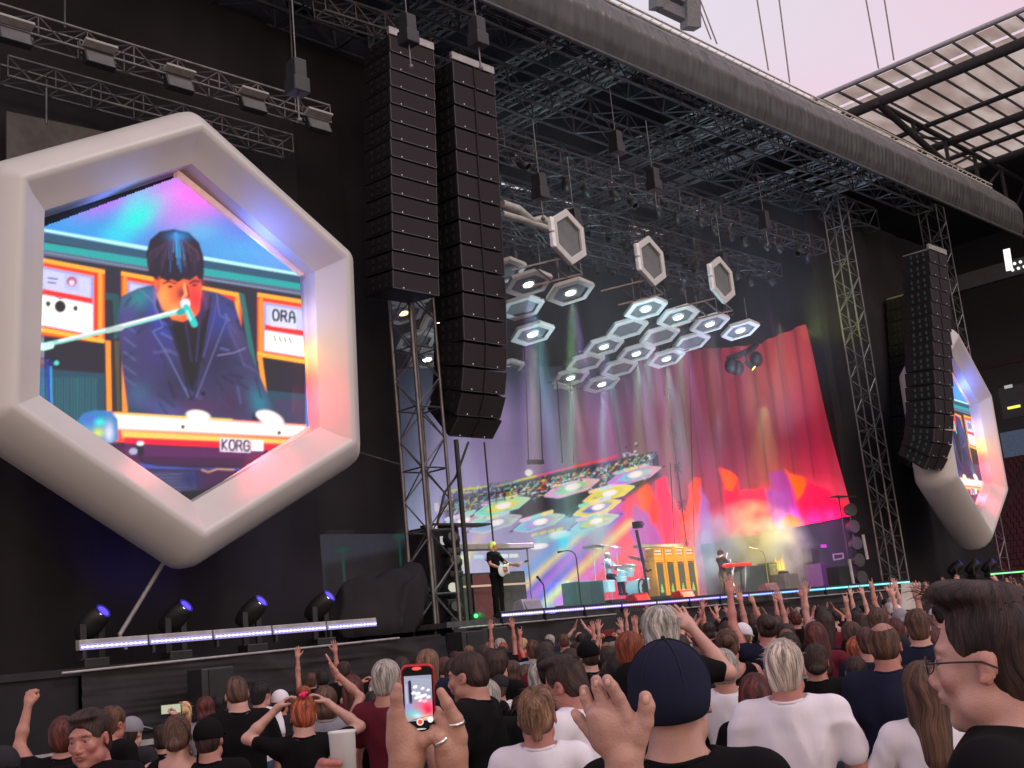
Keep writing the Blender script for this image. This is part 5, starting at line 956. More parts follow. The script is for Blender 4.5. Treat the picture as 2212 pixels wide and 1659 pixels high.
for i, (x, y, h) in enumerate(((1231, 511, 128), (1409, 563, 115), (1562, 604, 107))):
    p = PD(x, y, 3750/h*.985); p[1] = p[1]
    hexagon(['largest upright hexagon mirror, nearest the loudspeaker columns', 'middle upright hexagon mirror under the roof', 'smallest upright hexagon mirror, nearest the red curtain'][i], p, np.array([0, 0, 1.]), np.array([cos(.07), sin(.07), 0]), np.array([-sin(.07), cos(.07), 0]), R=.73, lit=False, rods=0, grp='upright hexagon mirrors', mirror=True)
    t = COL.objects[-1]
    o = MB(); q = p+np.array([-.2, .15, -.55]); o.bar(q, q+np.array([-.9, .9, -.2]), .04); o.bar(q+np.array([.7, 0, -.3]), q+np.array([-.2, .9, -.5]), .04)
    for k in range(3): o.bar(q+np.array([-.25*k, .27*k, -.07*k]), q+np.array([.7-.28*k, .27*k, -.3-.06*k]), .035)
    tag(o.to('ladder_bracket', STEEL), 'ladder shaped bracket below the '+['largest', 'middle', 'smallest'][i]+' upright hexagon mirror', 'bracket')
o = MB().path([PY(1085, 440, 19.4), PY(1120, 452, 19.4), PY(1150, 478, 19.4), PY(1172, 472, 19.4), PY(1196, 492, 19.4)], .11).path([PY(1085, 462, 19.4), PY(1140, 478, 19.4), PY(1200, 500, 19.4)], .09); tag(o.to('fabric_roll', mat('pale_fabric', (.42, .42, .40), .6, bump=.4, bscale=8)), 'rolled pale fabric on a bar left of the largest upright hexagon mirror', 'fabric')
# thin bars hanging before the backdrop
for i, (x0, x1, y0, y1) in enumerate(((1142, 1172, 880, 998),)):
    o = MB(); Y = 25; a, b = PY(x0-10, 700, Y), PY(x0, y1, Y); c, d = PY(x1-10, 700, Y), PY(x1, y1, Y); o.path([a, b], .02).path([c, d], .02).bar(b, d, .14); tag(o.to('swing_bar', CABLE), 'black trapeze bar hanging on two cables before the backdrop', 'bar')
for i, (x, y0, y1) in enumerate(((1215, 820, 1000), (1240, 760, 1000), (1500, 760, 1180), (1460, 1000, 1230))):
    o = MB().path([PY(x-12, y0, 27.5), PY(x, y1, 27.5)], .022, 5); tag(o.to('hanging_cable', CABLE), 'thin dark cable hanging before the video curtain, %s from the left' % ORD[i], 'cable')
# ================= stage furniture =================
def at(x, Y): p = PY(x, 1300, Y); return np.array([p[0], Y, DZ])
ORA = mat('orange_vinyl', lin('e8a428'), .5, var=.1); GRL = mat('amp_grille', lin('4a5044'), .85, var=.2, scale=30); 
PANL = mat('amp_panel', lin('d8cdb8'), .5, var=.3, scale=30); LOGO = glow('green_logo', lin('c8f060'), .7)
def amp_stack():
    t = empty('amplifier_stack', 'x', 'amplifier', (0, 0, 0), 'orange amplifier stacks in a row'); w = .52
    c = MB(); 
    for s in (-1, 1): c.box((s*(w/2-.03), 0, .72), (.06, .42, 1.44))
    c.box((0, 0, 1.41), (w-.12, .42, .06)); c.box((0, 0, .03), (w-.12, .42, .06)); c.box((0, .1, .72), (w-.12, .2, 1.32)); c.to('cabinet', ORA, t, .012)
    MB().box((0, -.14, .70), (w-.13, .06, 1.26)).to('grille', GRL, t)
    h = MB(); h.box((0, -.01, 1.62), (w, .40, .05)); h.box((0, -.01, 1.86), (w, .40, .05)); 
    for s in (-1, 1): h.box((s*(w/2-.025), -.01, 1.74), (.05, .40, .19))
    h.to('amp_head', ORA, t, .015); MB().box((0, -.14, 1.74), (w-.12, .05, .18)).to('control_panel', PANL, t)
    k = MB().box((.005, -.165, 1.72), (.38, .01, .012))
    for i in range(6): k.tube((-.17+i*.07, -.17, 1.72), (-.17+i*.07, -.19, 1.72), .016)
    k.to('knob', DARK, t)
    c2 = MB().prism([(-w/2, .2, 1.45), (w/2, .2, 1.45), (w/2, -.2, 1.45), (-w/2, -.2, 1.45)], (0, 0, .14)).to('plinth', ORA, t)
    l = MB(); l.ball((0, -.18, .52), .065, 8, (1, .15, 1)); l.ball((0, -.18, .42), .09, 8, (1, .15, .75)); l.bar((0, -.18, .55), (0, -.18, .64), .05, .02); l.to('emblem', LOGO, t)
    return t
A_ = amp_stack(); b0 = at(1407, 24.8); dx = .60
for i in range(4):
    l = (b0[0]+.45+i*dx, 24.8, DZ+.12); lb = ['leftmost', 'second', 'third', 'rightmost'][i]+' orange amplifier stack of the row right of the drum kit'
    if i == 0: A_.location = l; A_['label'] = lb
    else: copy_tree(A_, loc=l, label=lb)
o = MB().box((b0[0]+.4+1.5*dx, 25.2, DZ+2.12), (4*dx+.1, .3, .10)).to('amp_shelf', mat('pale_wood', (.42, .38, .30), .6)); tag(o, 'pale shelf running above the four orange amplifier stacks', 'shelf')
o = MB().box((b0[0]+.4+1.5*dx, 24.9, DZ+.055), (4*dx+.4, 1.2, .1)).to('amp_riser', DARK); tag(o, 'low black riser under the orange amplifier stacks', 'riser')
# bass rig behind the guitarist
def cabthing(name, label, c, d, m, g=None, cat='speaker', grp=None, gx=1):
    t = empty(name, label, cat, tuple(c), grp); d = np.array(d, float); MB().box((0, 0, d[2]/2), d).to('case', m, t, .02, raw=True)
    for k in range(gx): w = (d[0]-.06)/gx; MB().box((-d[0]/2+.03+w*(k+.5), -d[1]/2-.005, d[2]/2), (w-.04, .02, d[2]-.1)).to('grille', g or GRL, t, raw=True)
    return t
p = at(1010, 22.6)
for i, (x, cl) in enumerate(((985, '39'), (1028, '3a'), (1100, '3b'))):
    q = at(x, 22.4); cabthing('speaker_cabinet', ['green tinted speaker cabinet left behind the guitarist', 'red tinted speaker cabinet directly behind the guitarist', 'dark speaker cabinet right of the guitarist'][i], q, (.95, .45, 1.25), DARK, mat('cab_%d' % i, lin(('4a5a4a', '6a3a3c', '3c4436')[i]), .8, var=.3), gx=1, grp='speaker cabinets behind the guitarist')
q = at(1055, 22.3); o = empty('backline_rack', 'pale topped rack rail above the speaker cabinets behind the guitarist', 'rack', tuple(q))
MB().box((0, 0, 1.92), (3.4, .5, .14)).to('top_rail', mat('pale_rail2', (.36, .35, .32), .6), o, .02, raw=True)
for i, (x, c) in enumerate(((-1.3, (.9, .9, 1)), (-.9, (.9, 1, .6)), (-.4, (.6, .8, 1)), (.5, (.9, .95, 1)), (.9, (.8, .9, .8)))): MB().box((x, -.2, 1.66), (.32, .04, .1)).to('light_panel', glow('rack_glow%d' % i, c, .8), o, raw=True)
for x in (-1.65, 1.65): MB().tube((x, 0, 0), (x, 0, 1.9), .025).to('leg', GREY, o, raw=True)
MB().box((0, -.3, .9), (2.6, .03, .05)).to('strip_light', glow('rack_warm', (1, .7, .5), .6), o, raw=True)
cabthing('flight_case', 'teal lit equipment case left of the drummer', at(1262, 23.6), (1.25, .6, .95), mat('teal_lit_case', lin('44686c'), .6), mat('teal_lit_case2', lin('345458'), .6), 'case', gx=2)  # teal light on the case is put into its colours
cabthing('flight_case', 'large grey green case under the red keyboard', at(1622, 23.6), (1.5, .8, 1.15), mat('grey_case', lin('566460'), .6), mat('grey_case2', lin('4c5c58'), .6), 'case')
cabthing('flight_case', 'pale grey crate right of the keyboard player', at(1702, 23.0), (.95, .6, .78), mat('pale_case', lin('98928e'), .6), mat('pale_case2', lin('8a8686'), .6), 'case')
for i, (x, Y, m) in enumerate(((1380, 21.6, 'red'), (1478, 21.6, 'red'), (1140, 20.2, 'grey'), (1665, 21, 'pink'))):
    q = at(x, Y); t = empty('wedge_monitor', ['red lit floor wedge before the bass drum', 'red lit floor wedge before the orange amplifiers', 'grey floor wedge right of the guitarist feet', 'pinkish floor wedge before the pale crate'][i], 'monitor', tuple(q), 'floor wedge monitors')
    MB().prism([(-.33, -.25, 0), (-.33, .28, 0), (-.33, .2, .36), (-.33, -.1, .42)], (.66, 0, 0)).to('case', mat('wedge_'+m, lin(dict(red='c02824', grey='a09cb0', pink='b08084')[m]), .6), t, .02, raw=True)
    MB().box((0, .0, 0), (.56, .02, .3), Matrix.Rotation(-.5, 3, 'X')).to('grille', mat('wedgeg_'+m, lin(dict(red='ff5040', grey='8c88a0', pink='987078')[m]), .7, **(dict(emit=lin('ff3020'), es=.5) if m == 'red' else {})), t, raw=True).location = (0, -.2, .22)  # red light is put into the red wedges' colour and grille glow
def mic_stand(label, q, h, boom, m=DARK):
    t = empty('microphone_stand', label, 'microphone stand', tuple(q), 'microphone stands'); q = np.zeros(3); P = [np.array([0, 0, .02]), np.array([0, 0, h])]
    MB().tube(P[0], P[1], .018).to('pole', m, t, raw=True); MB().lathe([(.02, .04), (.14, .02), (.14, 0), (.001, 0)], (0, 0, 0)).to('base', m, t, raw=True)
    b = [P[1]+np.array(v) for v in boom]; MB().path([P[1]]+b, .017).to('boom', m, t, raw=True); d = b[-1]-b[-2]; d /= np.linalg.norm(d); MB().tube(b[-1], b[-1]+d*.12, .022, .028, 8).ball(b[-1]+d*.14, .036, 8).to('microphone', m, t, raw=True); return t
mic_stand('black microphone stand with arched boom left of the drummer', at(1255, 21.2), 1.45, [(-.04, 0, .12), (-.16, 0, .2), (-.34, 0, .22), (-.55, 0, .2)])
mic_stand('short microphone stand near the guitar pedals', at(1118+60, 20.4), .65, [(0, 0, .1), (-.1, 0, .2)])
mic_stand('yellow lit microphone stand with arched boom right of the keyboard', at(1666, 22.3), 1.35, [(-.05, 0, .15), (-.2, 0, .24), (-.5, 0, .3), (-.75, 0, .34)], mat('yellow_lit_stand', lin('c8c078'), .5))  # yellow light on this stand is put into its colour
# keyboard
q = at(1603, 23.0); t = empty('keyboard', 'bright red keyboard on a stand played by the man in dark jacket', 'keyboard', tuple(q))
MB().box((0, 0, 1.18), (1.25, .42, .11)).to('body', mat('red_lacquer', lin('e02818'), .25, emit=lin('ff3010'), es=.15), t, .04, raw=True); MB().box((0, .12, 1.245), (1.1, .15, .02)).to('keys', mat('ivory', (.7, .68, .6), .4), t, raw=True)  # keyboard body is no lamp; a red glow is put into its material
k_ = MB(); 
for i in range(22): k_.box((-.52+i*.05, .15, 1.262), (.022, .09, .015))
k_.to('black_keys', DARK, t, raw=True)
for s in (-1, 1): MB().bar((s*.5, .2, 0), (s*.35, -.1, 1.12), .04).to('leg', GREY, t, raw=True)
mic_stand('silver microphone boom crossing before the keyboard player', at(1590, 23.4), 1.42, [(-.05, 0, .02), (-.3, .1, -.28), (.0, .15, .1)], mat('chrome_soft', (.7, .7, .72), .3, .7))
# drum kit
CY = mat('chrome_cyan', (.55, .62, .64), .25, .6); SHL = mat('clear_shell', (.62, .66, .68), .25, var=.1)
q = at(1345, 24.3)+np.array([0, 0, .35]); o = MB().box((q[0]+.1, 24.6, DZ+.17), (3.4, 2.4, .34)).to('drum_riser', DARK); tag(o, 'low black riser carrying the drum kit', 'riser')
t = empty('drum_kit', 'pale drum kit with cymbals and an 8 marked bass drum head', 'drum kit', tuple(q))
def drum(nm, c, r, h, ax=(0, 0, 1), m=SHL):
    MB().lathe([(r, 0), (r, h)], c, ax, 20).to(nm, m, t, raw=True); c = np.array(c, float); a = np.array(ax, float); a /= np.linalg.norm(a)
    MB().lathe([(.001, .01), (r*.97, .01)], c+a*h, ax, 20).lathe([(r+.01, -.03), (r+.015, .02), (r-.01, .02)], c+a*h, ax, 20).to('drum_head', mat('drum_head', (.72, .72, .7), .4), t, raw=True)
MB().lathe([(.28, 0), (.28, .45)], (.55, .1, .3), (.25, -1, 0), 24).to('bass_drum', SHL, t, raw=True)
hd = MB().lathe([(.001, 0), (.275, .0)], (.66, -.345, .3), (.25, -1, 0), 24).to('bass_drum_head', mat('drum_head', (.72, .72, .7), .4), t, raw=True)
MB().lathe([(.26, 0), (.31, -.01), (.31, .04), (.27, .03)], (.66, -.34, .3), (.25, -1, 0), 24).to('bass_drum_hoop', DARK, t, raw=True)
bc = np.array([.665, -.36, .3]); ex = np.array([.97, .24, 0]); em = MB()
em.add([bc+ex*a+np.array([0, 0, b]) for a, b in ((.06, -.24), (.2, -.17), (.26, 0), (.2, .17), (.06, .24))], [(0, 1, 2, 3, 4)])
em.to('black_emblem_field', DARK, t, raw=True)
e8 = MB()
for dz_, s in ((.07, 1), (-.07, 1.12)): e8.path([bc+np.array([0, -.012, 0])+ex*(.01+.05*s*cos(a))+np.array([0, 0, dz_+.06*s*sin(a)]) for a in np.linspace(0, 2*pi, 13)], .018, 5)
e8.to('emblem', mat('emblem_dark', (.02, .02, .03), .5), t, raw=True)
drum('rack_tom', (.15, .05, .72), .17, .2, (.1, -.35, 1)); drum('rack_tom', (.55, .1, .76), .18, .22, (-.1, -.35, 1)); drum('floor_tom', (-.75, -.1, .25), .22, .35); drum('snare_drum', (-.3, -.3, .55), .18, .14); drum('floor_tom', (1.15, .0, .25), .22, .35)
def cymbal(x, y, z, r, tx): MB().lathe([(.001, .03), (.05, .02), (r, -.01), (r, -.014), (.001, .0)], (x, y, z), (tx, -.2, 1), 20).to('cymbal', mat('cymbal_brass', (.60, .62, .55), .3, .6), t, raw=True); MB().tube((x, y, z), (x-.0, y+.05, .02), .014).to('cymbal_stand', CY, t, raw=True)
for a in ((-.55, .1, 1.75, .42, .1), (-1.05, .1, 1.72, .36, -.12), (.55, .2, 1.05, .38, -.25), (.05, .4, 1.15, .3, .2), (1.3, .2, 1.3, .36, .3), (.35, .3, 1.72, .3, .05)): cymbal(*a)
t2 = empty('camera_mast', 'black remote camera mast rising right of the drum kit', 'camera', tuple(at(1402, 23.6)))
MB().tube((0, 0, 0), (-.05, 0, 1.4), .05).tube((-.05, 0, 1.4), (-.22, 0, 2.5), .055).to('mast', DARK, t2, raw=True); MB().box((-.25, -.1, 2.65), (.2, .3, .22)).to('camera_head', DARK, t2, .02, raw=True); MB().tube((-.25, -.24, 2.65), (-.25, -.34, 2.65), .06, n=10).to('lens', mat('magenta_glass', lin('a040a0'), .2), t2, raw=True); MB().path([(-.05, 0, 1.3), (.1, 0, 1.15), (.3, 0, 1.2)], .03).to('arm', DARK, t2, raw=True)
# side-stage clutter at right
t = empty('light_stack', 'stack of round black lamps at the far right of the stage', 'lamp stack', tuple(at(1856, 21.5)))
for i in range(5): MB().tube((0, -.1, .4+i*.62), (-.1, -.34, .4+i*.62), .2, .24, 14).to('lamp', mat('lamp_glass_%d' % (i % 2), (.035, .035, .04), .25), t, raw=True)
for x in (-.32, .32): MB().tube((x, 0, 0), (x, 0, 3.4), .03).to('post', DARK, t, raw=True)
MB().box((0, 0, 3.4), (1.5, .3, .05)).to('top_bar', STEELD, t, raw=True)
for i, (x, y0, y1) in enumerate(((1868, 1155, 1208), (1838, 1208, 1262))):
    a, b = PY(x-4, y0, 20.6), PY(x+6, y1, 20.6); tag(MB().tube(a, b, .06).to('white_pole', mat('pale_pole', (.5, .48, .5), .5)), ['upper', 'lower'][i]+' pale upright pole at the right stage side', 'pole')
MGN = glow('magenta_glow', lin('e040e0'), .9)
t = empty('monitor_desk', 'magenta lit technician desk at the right stage side', 'desk', tuple(at(1790, 23.5))); MB().box((0, 0, .55), (1.6, .7, 1.1)).to('desk', mat('purple_lit_case', lin('4a2850'), .6), t, .02, raw=True); MB().box((-.2, -.36, 1.75), (.7, .06, .12)).to('tube_light', MGN, t, raw=True); MB().box((0, .2, 1.45), (1.5, .4, .5)).to('rack', DARK, t, .02, raw=True)  # purple light on the desk is put into its colour
for x in (.5, .75): MB().ball((x, -.1, 1.9), .07, 8).to('small_lamp', glow('soft_white', (1, 1, .9), 1.2), t, raw=True)
t = empty('clear_chair', 'magenta outlined equipment frame beside the pale pole', 'frame', tuple(at(1826, 21.6))); MB().path([(-.35, 0, 1.1), (.35, 0, 1.15), (.35, 0, 1.32), (-.35, 0, 1.3), (-.35, 0, 1.1)], .03).to('frame', glow('magenta_soft', lin('c080c8'), .6), t, raw=True); MB().box((0, .1, .5), (.8, .5, .7)).to('case', DARK, t, .02, raw=True)
o = MB().box(tuple(at(1760, 27)+np.array([1.0, 0, 2.9])), (5.2, .2, .34)).to('pale_beam', mat('pale_beam', (.42, .38, .38), .6)); tag(o, 'pale horizontal beam under the lifted curtain at right', 'beam')
t = empty('flame_lamp', 'orange and yellow glowing tubes behind the pale crate', 'lamp', tuple(at(1695, 23.6)))
MB().box((0, 0, .45), (.5, .4, .9)).to('base', DARK, t, .02, raw=True)
for i in range(7): x = -.3+i*.1; MB().tube((x, 0, .95), (x+random.uniform(-.05, .05), 0, 1.15+random.uniform(.05, .38)), .05, .006, 6).to('flame', glow('flame_%d' % (i % 2), [lin('ffb020'), lin('ffe060')][i % 2], 1.3), t, raw=True)  # glowing tubes stand in for small orange-lit items
tag(cabthing('mixer_rack', 'green lit rack of devices between keyboard and crate', at(1668, 23.8), (.6, .5, 1.25), mat('green_lit_rack', lin('68704c'), .6), mat('green_lit_rack2', lin('98a080'), .5, var=.6, scale=14), 'rack'))  # green light on the rack is put into its colours
# left tower base: black lamps
for i, (x, y) in enumerate(((985, 1165), (990, 1215), (985, 1275), (992, 1315))):
    t = empty('moving_head', 'black moving head lamp stacked right of the left tower, %s from the top' % ORD[i], 'stage light', tuple(PY(x-10, y, 20.6)), 'moving heads beside the left tower')
    MB().ball((0, 0, 0), .22, 12, (1, 1, .9)).to('head', DARK, t, raw=True); MB().box((-.02, .05, -.28), (.42, .32, .14)).to('base', DARK, t, .02, raw=True); MB().lathe([(.001, .0), (.12, .0)], (-.12, -.2, .05), (-.4, -1, .2), 12).to('lens', glow('pale_lens_%d' % (i == 2), (.9, .9, .7), .03+.6*(i == 2)), t, raw=True)
t = empty('black_drape_stack', 'tall black covered equipment stack at the left tower foot', 'equipment', tuple(at(948, 21.2))); MB().box((0, 0, 1.15), (1.0, .8, 2.3)).to('cover', BLACK2, t, .06, raw=True); MB().box((.5, -.3, 2.33), (1.9, .5, .05)).to('top_board', DARK, t, raw=True)
for i, z in enumerate((3.3, 3.75, 2.95)): MB().box((-.3+.1*i, -.42, z-1.0), (.12, .03, .2)).to('glowing_label', glow('lbl%d' % i, lin('f0e8f0'), .6), t, raw=True)
t = empty('moving_head', 'green glowing moving head lamp at the guitarist feet', 'stage light', tuple(PY(1032, 1336, 19.7))); MB().ball((0, 0, 0), .17, 12, (1.2, .9, .9)).to('head', mat('green_lit_head', lin('1c6a30'), .3), t, raw=True); MB().box((.05, .1, -.2), (.5, .4, .12)).to('base', DARK, t, .02, raw=True); MB().ball((-.2, -.16, .06), .05, 8).to('lens', glow('green_glow', (.1, 1, .3), 1.5), t, raw=True)  # green light on the head is put into its colour
# black moving heads on the wings
BLG = glow('blue_lens', lin('5a48ff'), 1.6)
def mover(label, lens, base_z, grp='blue moving heads on the stage wings', s=1.):
    t = empty('moving_head', label, 'stage light', tuple(lens), grp); d = np.array([.34, -.70, .62]); d /= np.linalg.norm(d); c = -d*.30*s
    MB().lathe([(.001, -.34), (.13, -.33), (.19, -.2), (.21, .0), (.19, .2), (.16, .30), (.15, .31)], c, d, 18).to('head', DARK, t, .0, raw=True)
    MB().lathe([(.001, .315), (.11, .315)], c, d, 18).to('lens', BLG, t, raw=True); MB().lathe([(.108, .31), (.13, .335), (.15, .32)], c, d, 18).to('lens_ring', glow('blue_ring', lin('3020a0'), .8), t, raw=True)
    MB().ball(c+d*.31+np.array([-.03, 0, -.03]), .03, 8).to('bulb', glow('lens_hot', (.75, .8, 1), 3), t, raw=True)
    zb = base_z-lens[2]; side = np.cross(d, (0, 0, 1)); side /= np.linalg.norm(side)
    for s_ in (-1, 1): MB().bar(c+side*s_*.24, np.array([c[0]+side[0]*s_*.24, c[1]+side[1]*s_*.24, zb+.12]), .07, .12).to('yoke_arm', DARK, t, .01, raw=True)
    MB().box((c[0], c[1], zb+.08), (.46, .38, .16)).to('base', DARK, t, .02, raw=True); return t
MV = [(222, 1321), (401, 1309), (564, 1299), (711, 1288)]
for i, (x, y) in enumerate(MV): mover('blue lit moving head behind the left light battens, %s from the left' % ORD[i], PY(x, y, 19.7), DZ-.25)
for i, (x, y) in enumerate(((2075, 1216), (2112, 1214), (2147, 1212))): mover('small blue lit moving head on the far right wing, %s from the left' % ORD[i], PY(x, y, 20.4), DZ)
for i, (x, y) in enumerate(((1770, 685), (1628, 795))):
    p = PY(x, y, 24 if i else 25); t = empty('yellow_spotlight', ['upper', 'lower'][i]+' yellow spotlight hanging before the red curtain end', 'spotlight', tuple(p)); MB().lathe([(.001, .0), (.1, 0)], (0, 0, -.01), (.3, -.6, -.7), 14).to('lens', glow('yellow_lens', (1, .9, .2), 5), t, raw=True); MB().tube((0, 0, 0), (-.12, .26, .3), .12, .1, 12).to('housing', DARK, t, raw=True); MB().bar((-.1, .2, .2), (-.1, .2, .8), .05).to('bracket', DARK, t, raw=True)
    if i: MB().path([(-1.2, .3, .35), (-.6, .3, .5), (.2, .3, .75), (.9, .3, 1.1)], .12, 8).to('pod_rail', DARK, t, raw=True); [MB().ball((x_, .3, z_), .27, 10, (1, 1, 1.2)).to('dark_lamp', DARK, t, raw=True) for x_, z_ in ((-1.1, .05), (.75, .5), (-.7, .0))]
# tarp heap and silhouettes behind the left wing
V, Fc = sdf([E3((0, 0, .2), (1.1, .5, .75), k=.3), E3((.7, .1, .55), (.6, .5, .6), k=.3), E3((-.7, -.1, .0), (.8, .5, .45), k=.3), E3((1.15, .1, .75), (.3, .3, .4), k=.3)], .06, zs=np.arange(-.3, 2.0, .05), disp=lambda P: .03*fbm(P, 71, .8, 3)+.10*np.clip(1-np.abs(fbm(P, 72, .45, 2, .5, (1.2, 1, .5)))*4, 0, 1), band=.2)
c = PY(812, 1345, 20.3); o = link('tarp_heap', npmesh('tarp_heap', V, Fc, True), BLACK2, loc=tuple(c)); tag(o, 'large heap under black tarpaulin left of the left tower', 'tarpaulin')
# poles
a, b = PY(258, 1372, 19.5), PY(352, 1218, 19.5); tag(MB().tube(a, b, .04).tube(a, a+np.array([.12, 0, -.25]), .03).to('slanted_pole', GREY), 'slanted grey pole rising behind the left moving heads', 'pole')
for i, (x, y) in enumerate(((740, 1188), (862, 1160))): tag(MB().ball(PY(x, y, 21.9), .12, 8, (1.8, 1, .6)).tube(PY(x, y, 21.9), PY(x+8, y+120, 21.9), .03).to('green_lamp', glow('teal_lamp', lin('20e0c0'), .9)), 'teal lamp seen through the scrim, '+['left one', 'right one by the tower'][i], 'lamp')
# front fill speakers
for i, (x, y, Y, w, h, lb) in enumerate(((455, 1478, 18.3, .62, .55, 'black front fill speaker before the skirt under the left battens'), (1055, 1382, 18.3, .75, .5, 'black front fill speaker at the foot of the cable loom, right box'), (1005, 1388, 18.2, .6, .45, 'black front fill speaker at the foot of the cable loom, left box'))):
    p = PY(x, y, Y); t = empty('front_fill_speaker', lb, 'speaker', tuple(p), 'front fill speakers'); MB().box((0, 0, 0), (w, .5, h)).to('case', DARK, t, .02, raw=True); MB().box((.05, -.26, 0), (w*.75, .02, h*.85)).to('grille', RUB, t, raw=True); MB().box((0, 0, -h/2-.45), (.12, .12, .9)).to('post', DARK, t, raw=True)
    MB().box((0, 0, -p[2]+.01-.0), (.5, .5, .04)).to('foot', DARK, t, raw=True) if False else MB().tube((0, 0, -h/2-.9), (0, 0, -p[2]), .06).to('stand', DARK, t, raw=True)
# ================= stage light and haze =================
def spot(name, p, target, col, e, size=18, blend=.6, r=.1):
    d = bpy.data.lights.new(name, 'SPOT'); d.energy = e; d.color = col; d.spot_size = radians(size); d.spot_blend = blend; d.shadow_soft_size = r; o = bpy.data.objects.new(name, d); COL.objects.link(o); o.location = tuple(p); o.rotation_euler = (Vector(target)-Vector(tuple(p))).to_track_quat('-Z', 'Y').to_euler(); return o
RB = [((.7, .5, 1), (.3, .9, .9)), ((.5, 1, .4), (.6, .4, 1)), ((1, .9, .6), (.5, .8, 1)), ((.6, 1, .9), (1, .5, .9)), ((.4, 1, .7), (1, .4, .9)), ((1, .9, .5), (.8, .8, 1)), ((.7, .6, 1), (1, .9, .7))]
for i, p in enumerate(LPOS):
    if LIT[i][0] < 940: continue
    q = p-HN*.12; c1, c2 = RB[i % 7]; en = 26000*(.3 if i in (5, 6) else 1); dn = np.array([0, 0, -8.]) ; spot('lamp_spot', q, q+dn+np.array([-.9, .4, 0]), c1, en, 10); spot('lamp_spot', q, q+dn+np.array([.9, .1, 0]), c2, en, 10)
spot('cyan_spot', (12, -2, 8), tuple(at(1318, 24.6)+np.array([0, 0, .9])), (.02, .72, .85), 40000, 4.4, .3); spot('amp_fill', (14, -2, 8), tuple(b0+np.array([1.6, 0, 1.2])), (1, .8, .45), 45000, 4.4, .3); spot('singer_fill', (14, -4, 9), tuple(at(1572, 23.6)+np.array([.1, 0, 1.2])), (1, .92, .8), 90000, 3.2, .3); spot('warm_key_spot', (30, 20, 15), tuple(at(1575, 24)+np.array([0, 0, 1])), (1, .85, .55), 2200, 10)  # unseen front spots on amps and keyboard player are added to brighten them
spot('yellow_beam', PY(1628, 798, 24), PY(1600, 1000, 24), (1, .75, .2), 900, 14); spot('green_beam', PY(1990, 500, 22.5), PY(1600, 900, 27.5), (.75, .9, .1), 5000, 16); spot('yellow_floor', (36, 21, 12), tuple(at(1680, 24)), (1, .9, .35), 3000, 18)
spot('pink_floor', (34, 20.2, 12), tuple(at(1785, 23.4)), (.9, .3, .9), 1800, 14); spot('green_side', (21.5, 20.2, 6), tuple(PY(1030, 1320, 20)), (.3, 1, .4), 500, 40); spot('guitar_key', (16, 12, 9), tuple(PY(1075, 1240, 20)), (1, .85, .75), 700, 10)
spot('roof_fill', (27, 20, 8), (30, 25, 18), (.6, .85, .95), 1500, 120, r=1.); spot('roof_fill', (36, 21, 8), (37, 26, 18), (.55, .7, 1), 1500, 120, r=1.)  # unseen spots added below the roof to lift the dark trusses
spot('olive_wash', PY(1740, 730, 20.3), PY(1905, 590, 21.5), (.75, .9, .12), 900, 44, r=.3)
spot('blue_wash', PY(300, 1260, 20.4), PY(330, 1100, 21.6), (.15, .08, 1), 40, 150, r=.3); spot('blue_wash', PY(640, 1240, 20.4), PY(650, 1150, 21.6), (.3, .2, 1), 14, 150, r=.3)
hz = bpy.data.materials.new('stage_haze'); hz.use_nodes = True; t_ = hz.node_tree; t_.nodes.clear(); o_ = t_.nodes.new('ShaderNodeOutputMaterial'); pv = t_.nodes.new('ShaderNodeVolumeScatter'); pv.inputs['Color'].default_value = (.9, .92, 1, 1); pv.inputs['Density'].default_value = .0115; pv.inputs['Anisotropy'].default_value = .2; t_.links.new(pv.outputs[0], o_.inputs['Volume'])
o = MB().box((29.2, 24.15, 9.9), (22.4, 8.9, 14.9)).to('stage_smoke', hz); tag(o, kind='stuff')
def puff(c, r, d, nm, sc=1.2):
    m = bpy.data.materials.new(nm); m.use_nodes = True; t_ = m.node_tree; t_.nodes.clear(); o_ = t_.nodes.new('ShaderNodeOutputMaterial'); pv = t_.nodes.new('ShaderNodeVolumeScatter'); ns = t_.nodes.new('ShaderNodeTexNoise'); ns.inputs['Scale'].default_value = sc; ns.inputs['Detail'].default_value = 3; tc_ = t_.nodes.new('ShaderNodeTexCoord'); mr = t_.nodes.new('ShaderNodeMapRange'); mr.inputs[1].default_value = .38; mr.inputs[2].default_value = .72; mr.inputs[4].default_value = d
    ln = t_.nodes.new('ShaderNodeVectorMath'); ln.operation = 'LENGTH'; dv = t_.nodes.new('ShaderNodeVectorMath'); dv.operation = 'DIVIDE'; dv.inputs[1].default_value = r; fo = t_.nodes.new('ShaderNodeMapRange'); fo.inputs[1].default_value = .25; fo.inputs[2].default_value = 1; fo.inputs[3].default_value = 1; fo.inputs[4].default_value = 0; mu = t_.nodes.new('ShaderNodeMath'); mu.operation = 'MULTIPLY'; l = t_.links.new
    l(tc_.outputs['Object'], ns.inputs[0]); l(tc_.outputs['Object'], dv.inputs[0]); l(dv.outputs[0], ln.inputs[0]); l(ln.outputs['Value'], fo.inputs[0]); l(ns.outputs[0], mr.inputs[0]); l(mr.outputs[0], mu.inputs[0]); l(fo.outputs[0], mu.inputs[1]); l(mu.outputs[0], pv.inputs['Density']); l(pv.outputs[0], o_.inputs['Volume'])
    o = MB().ball((0, 0, 0), 1, 20, r).to(nm, m); o.location = tuple(c); tag(o, kind='stuff')
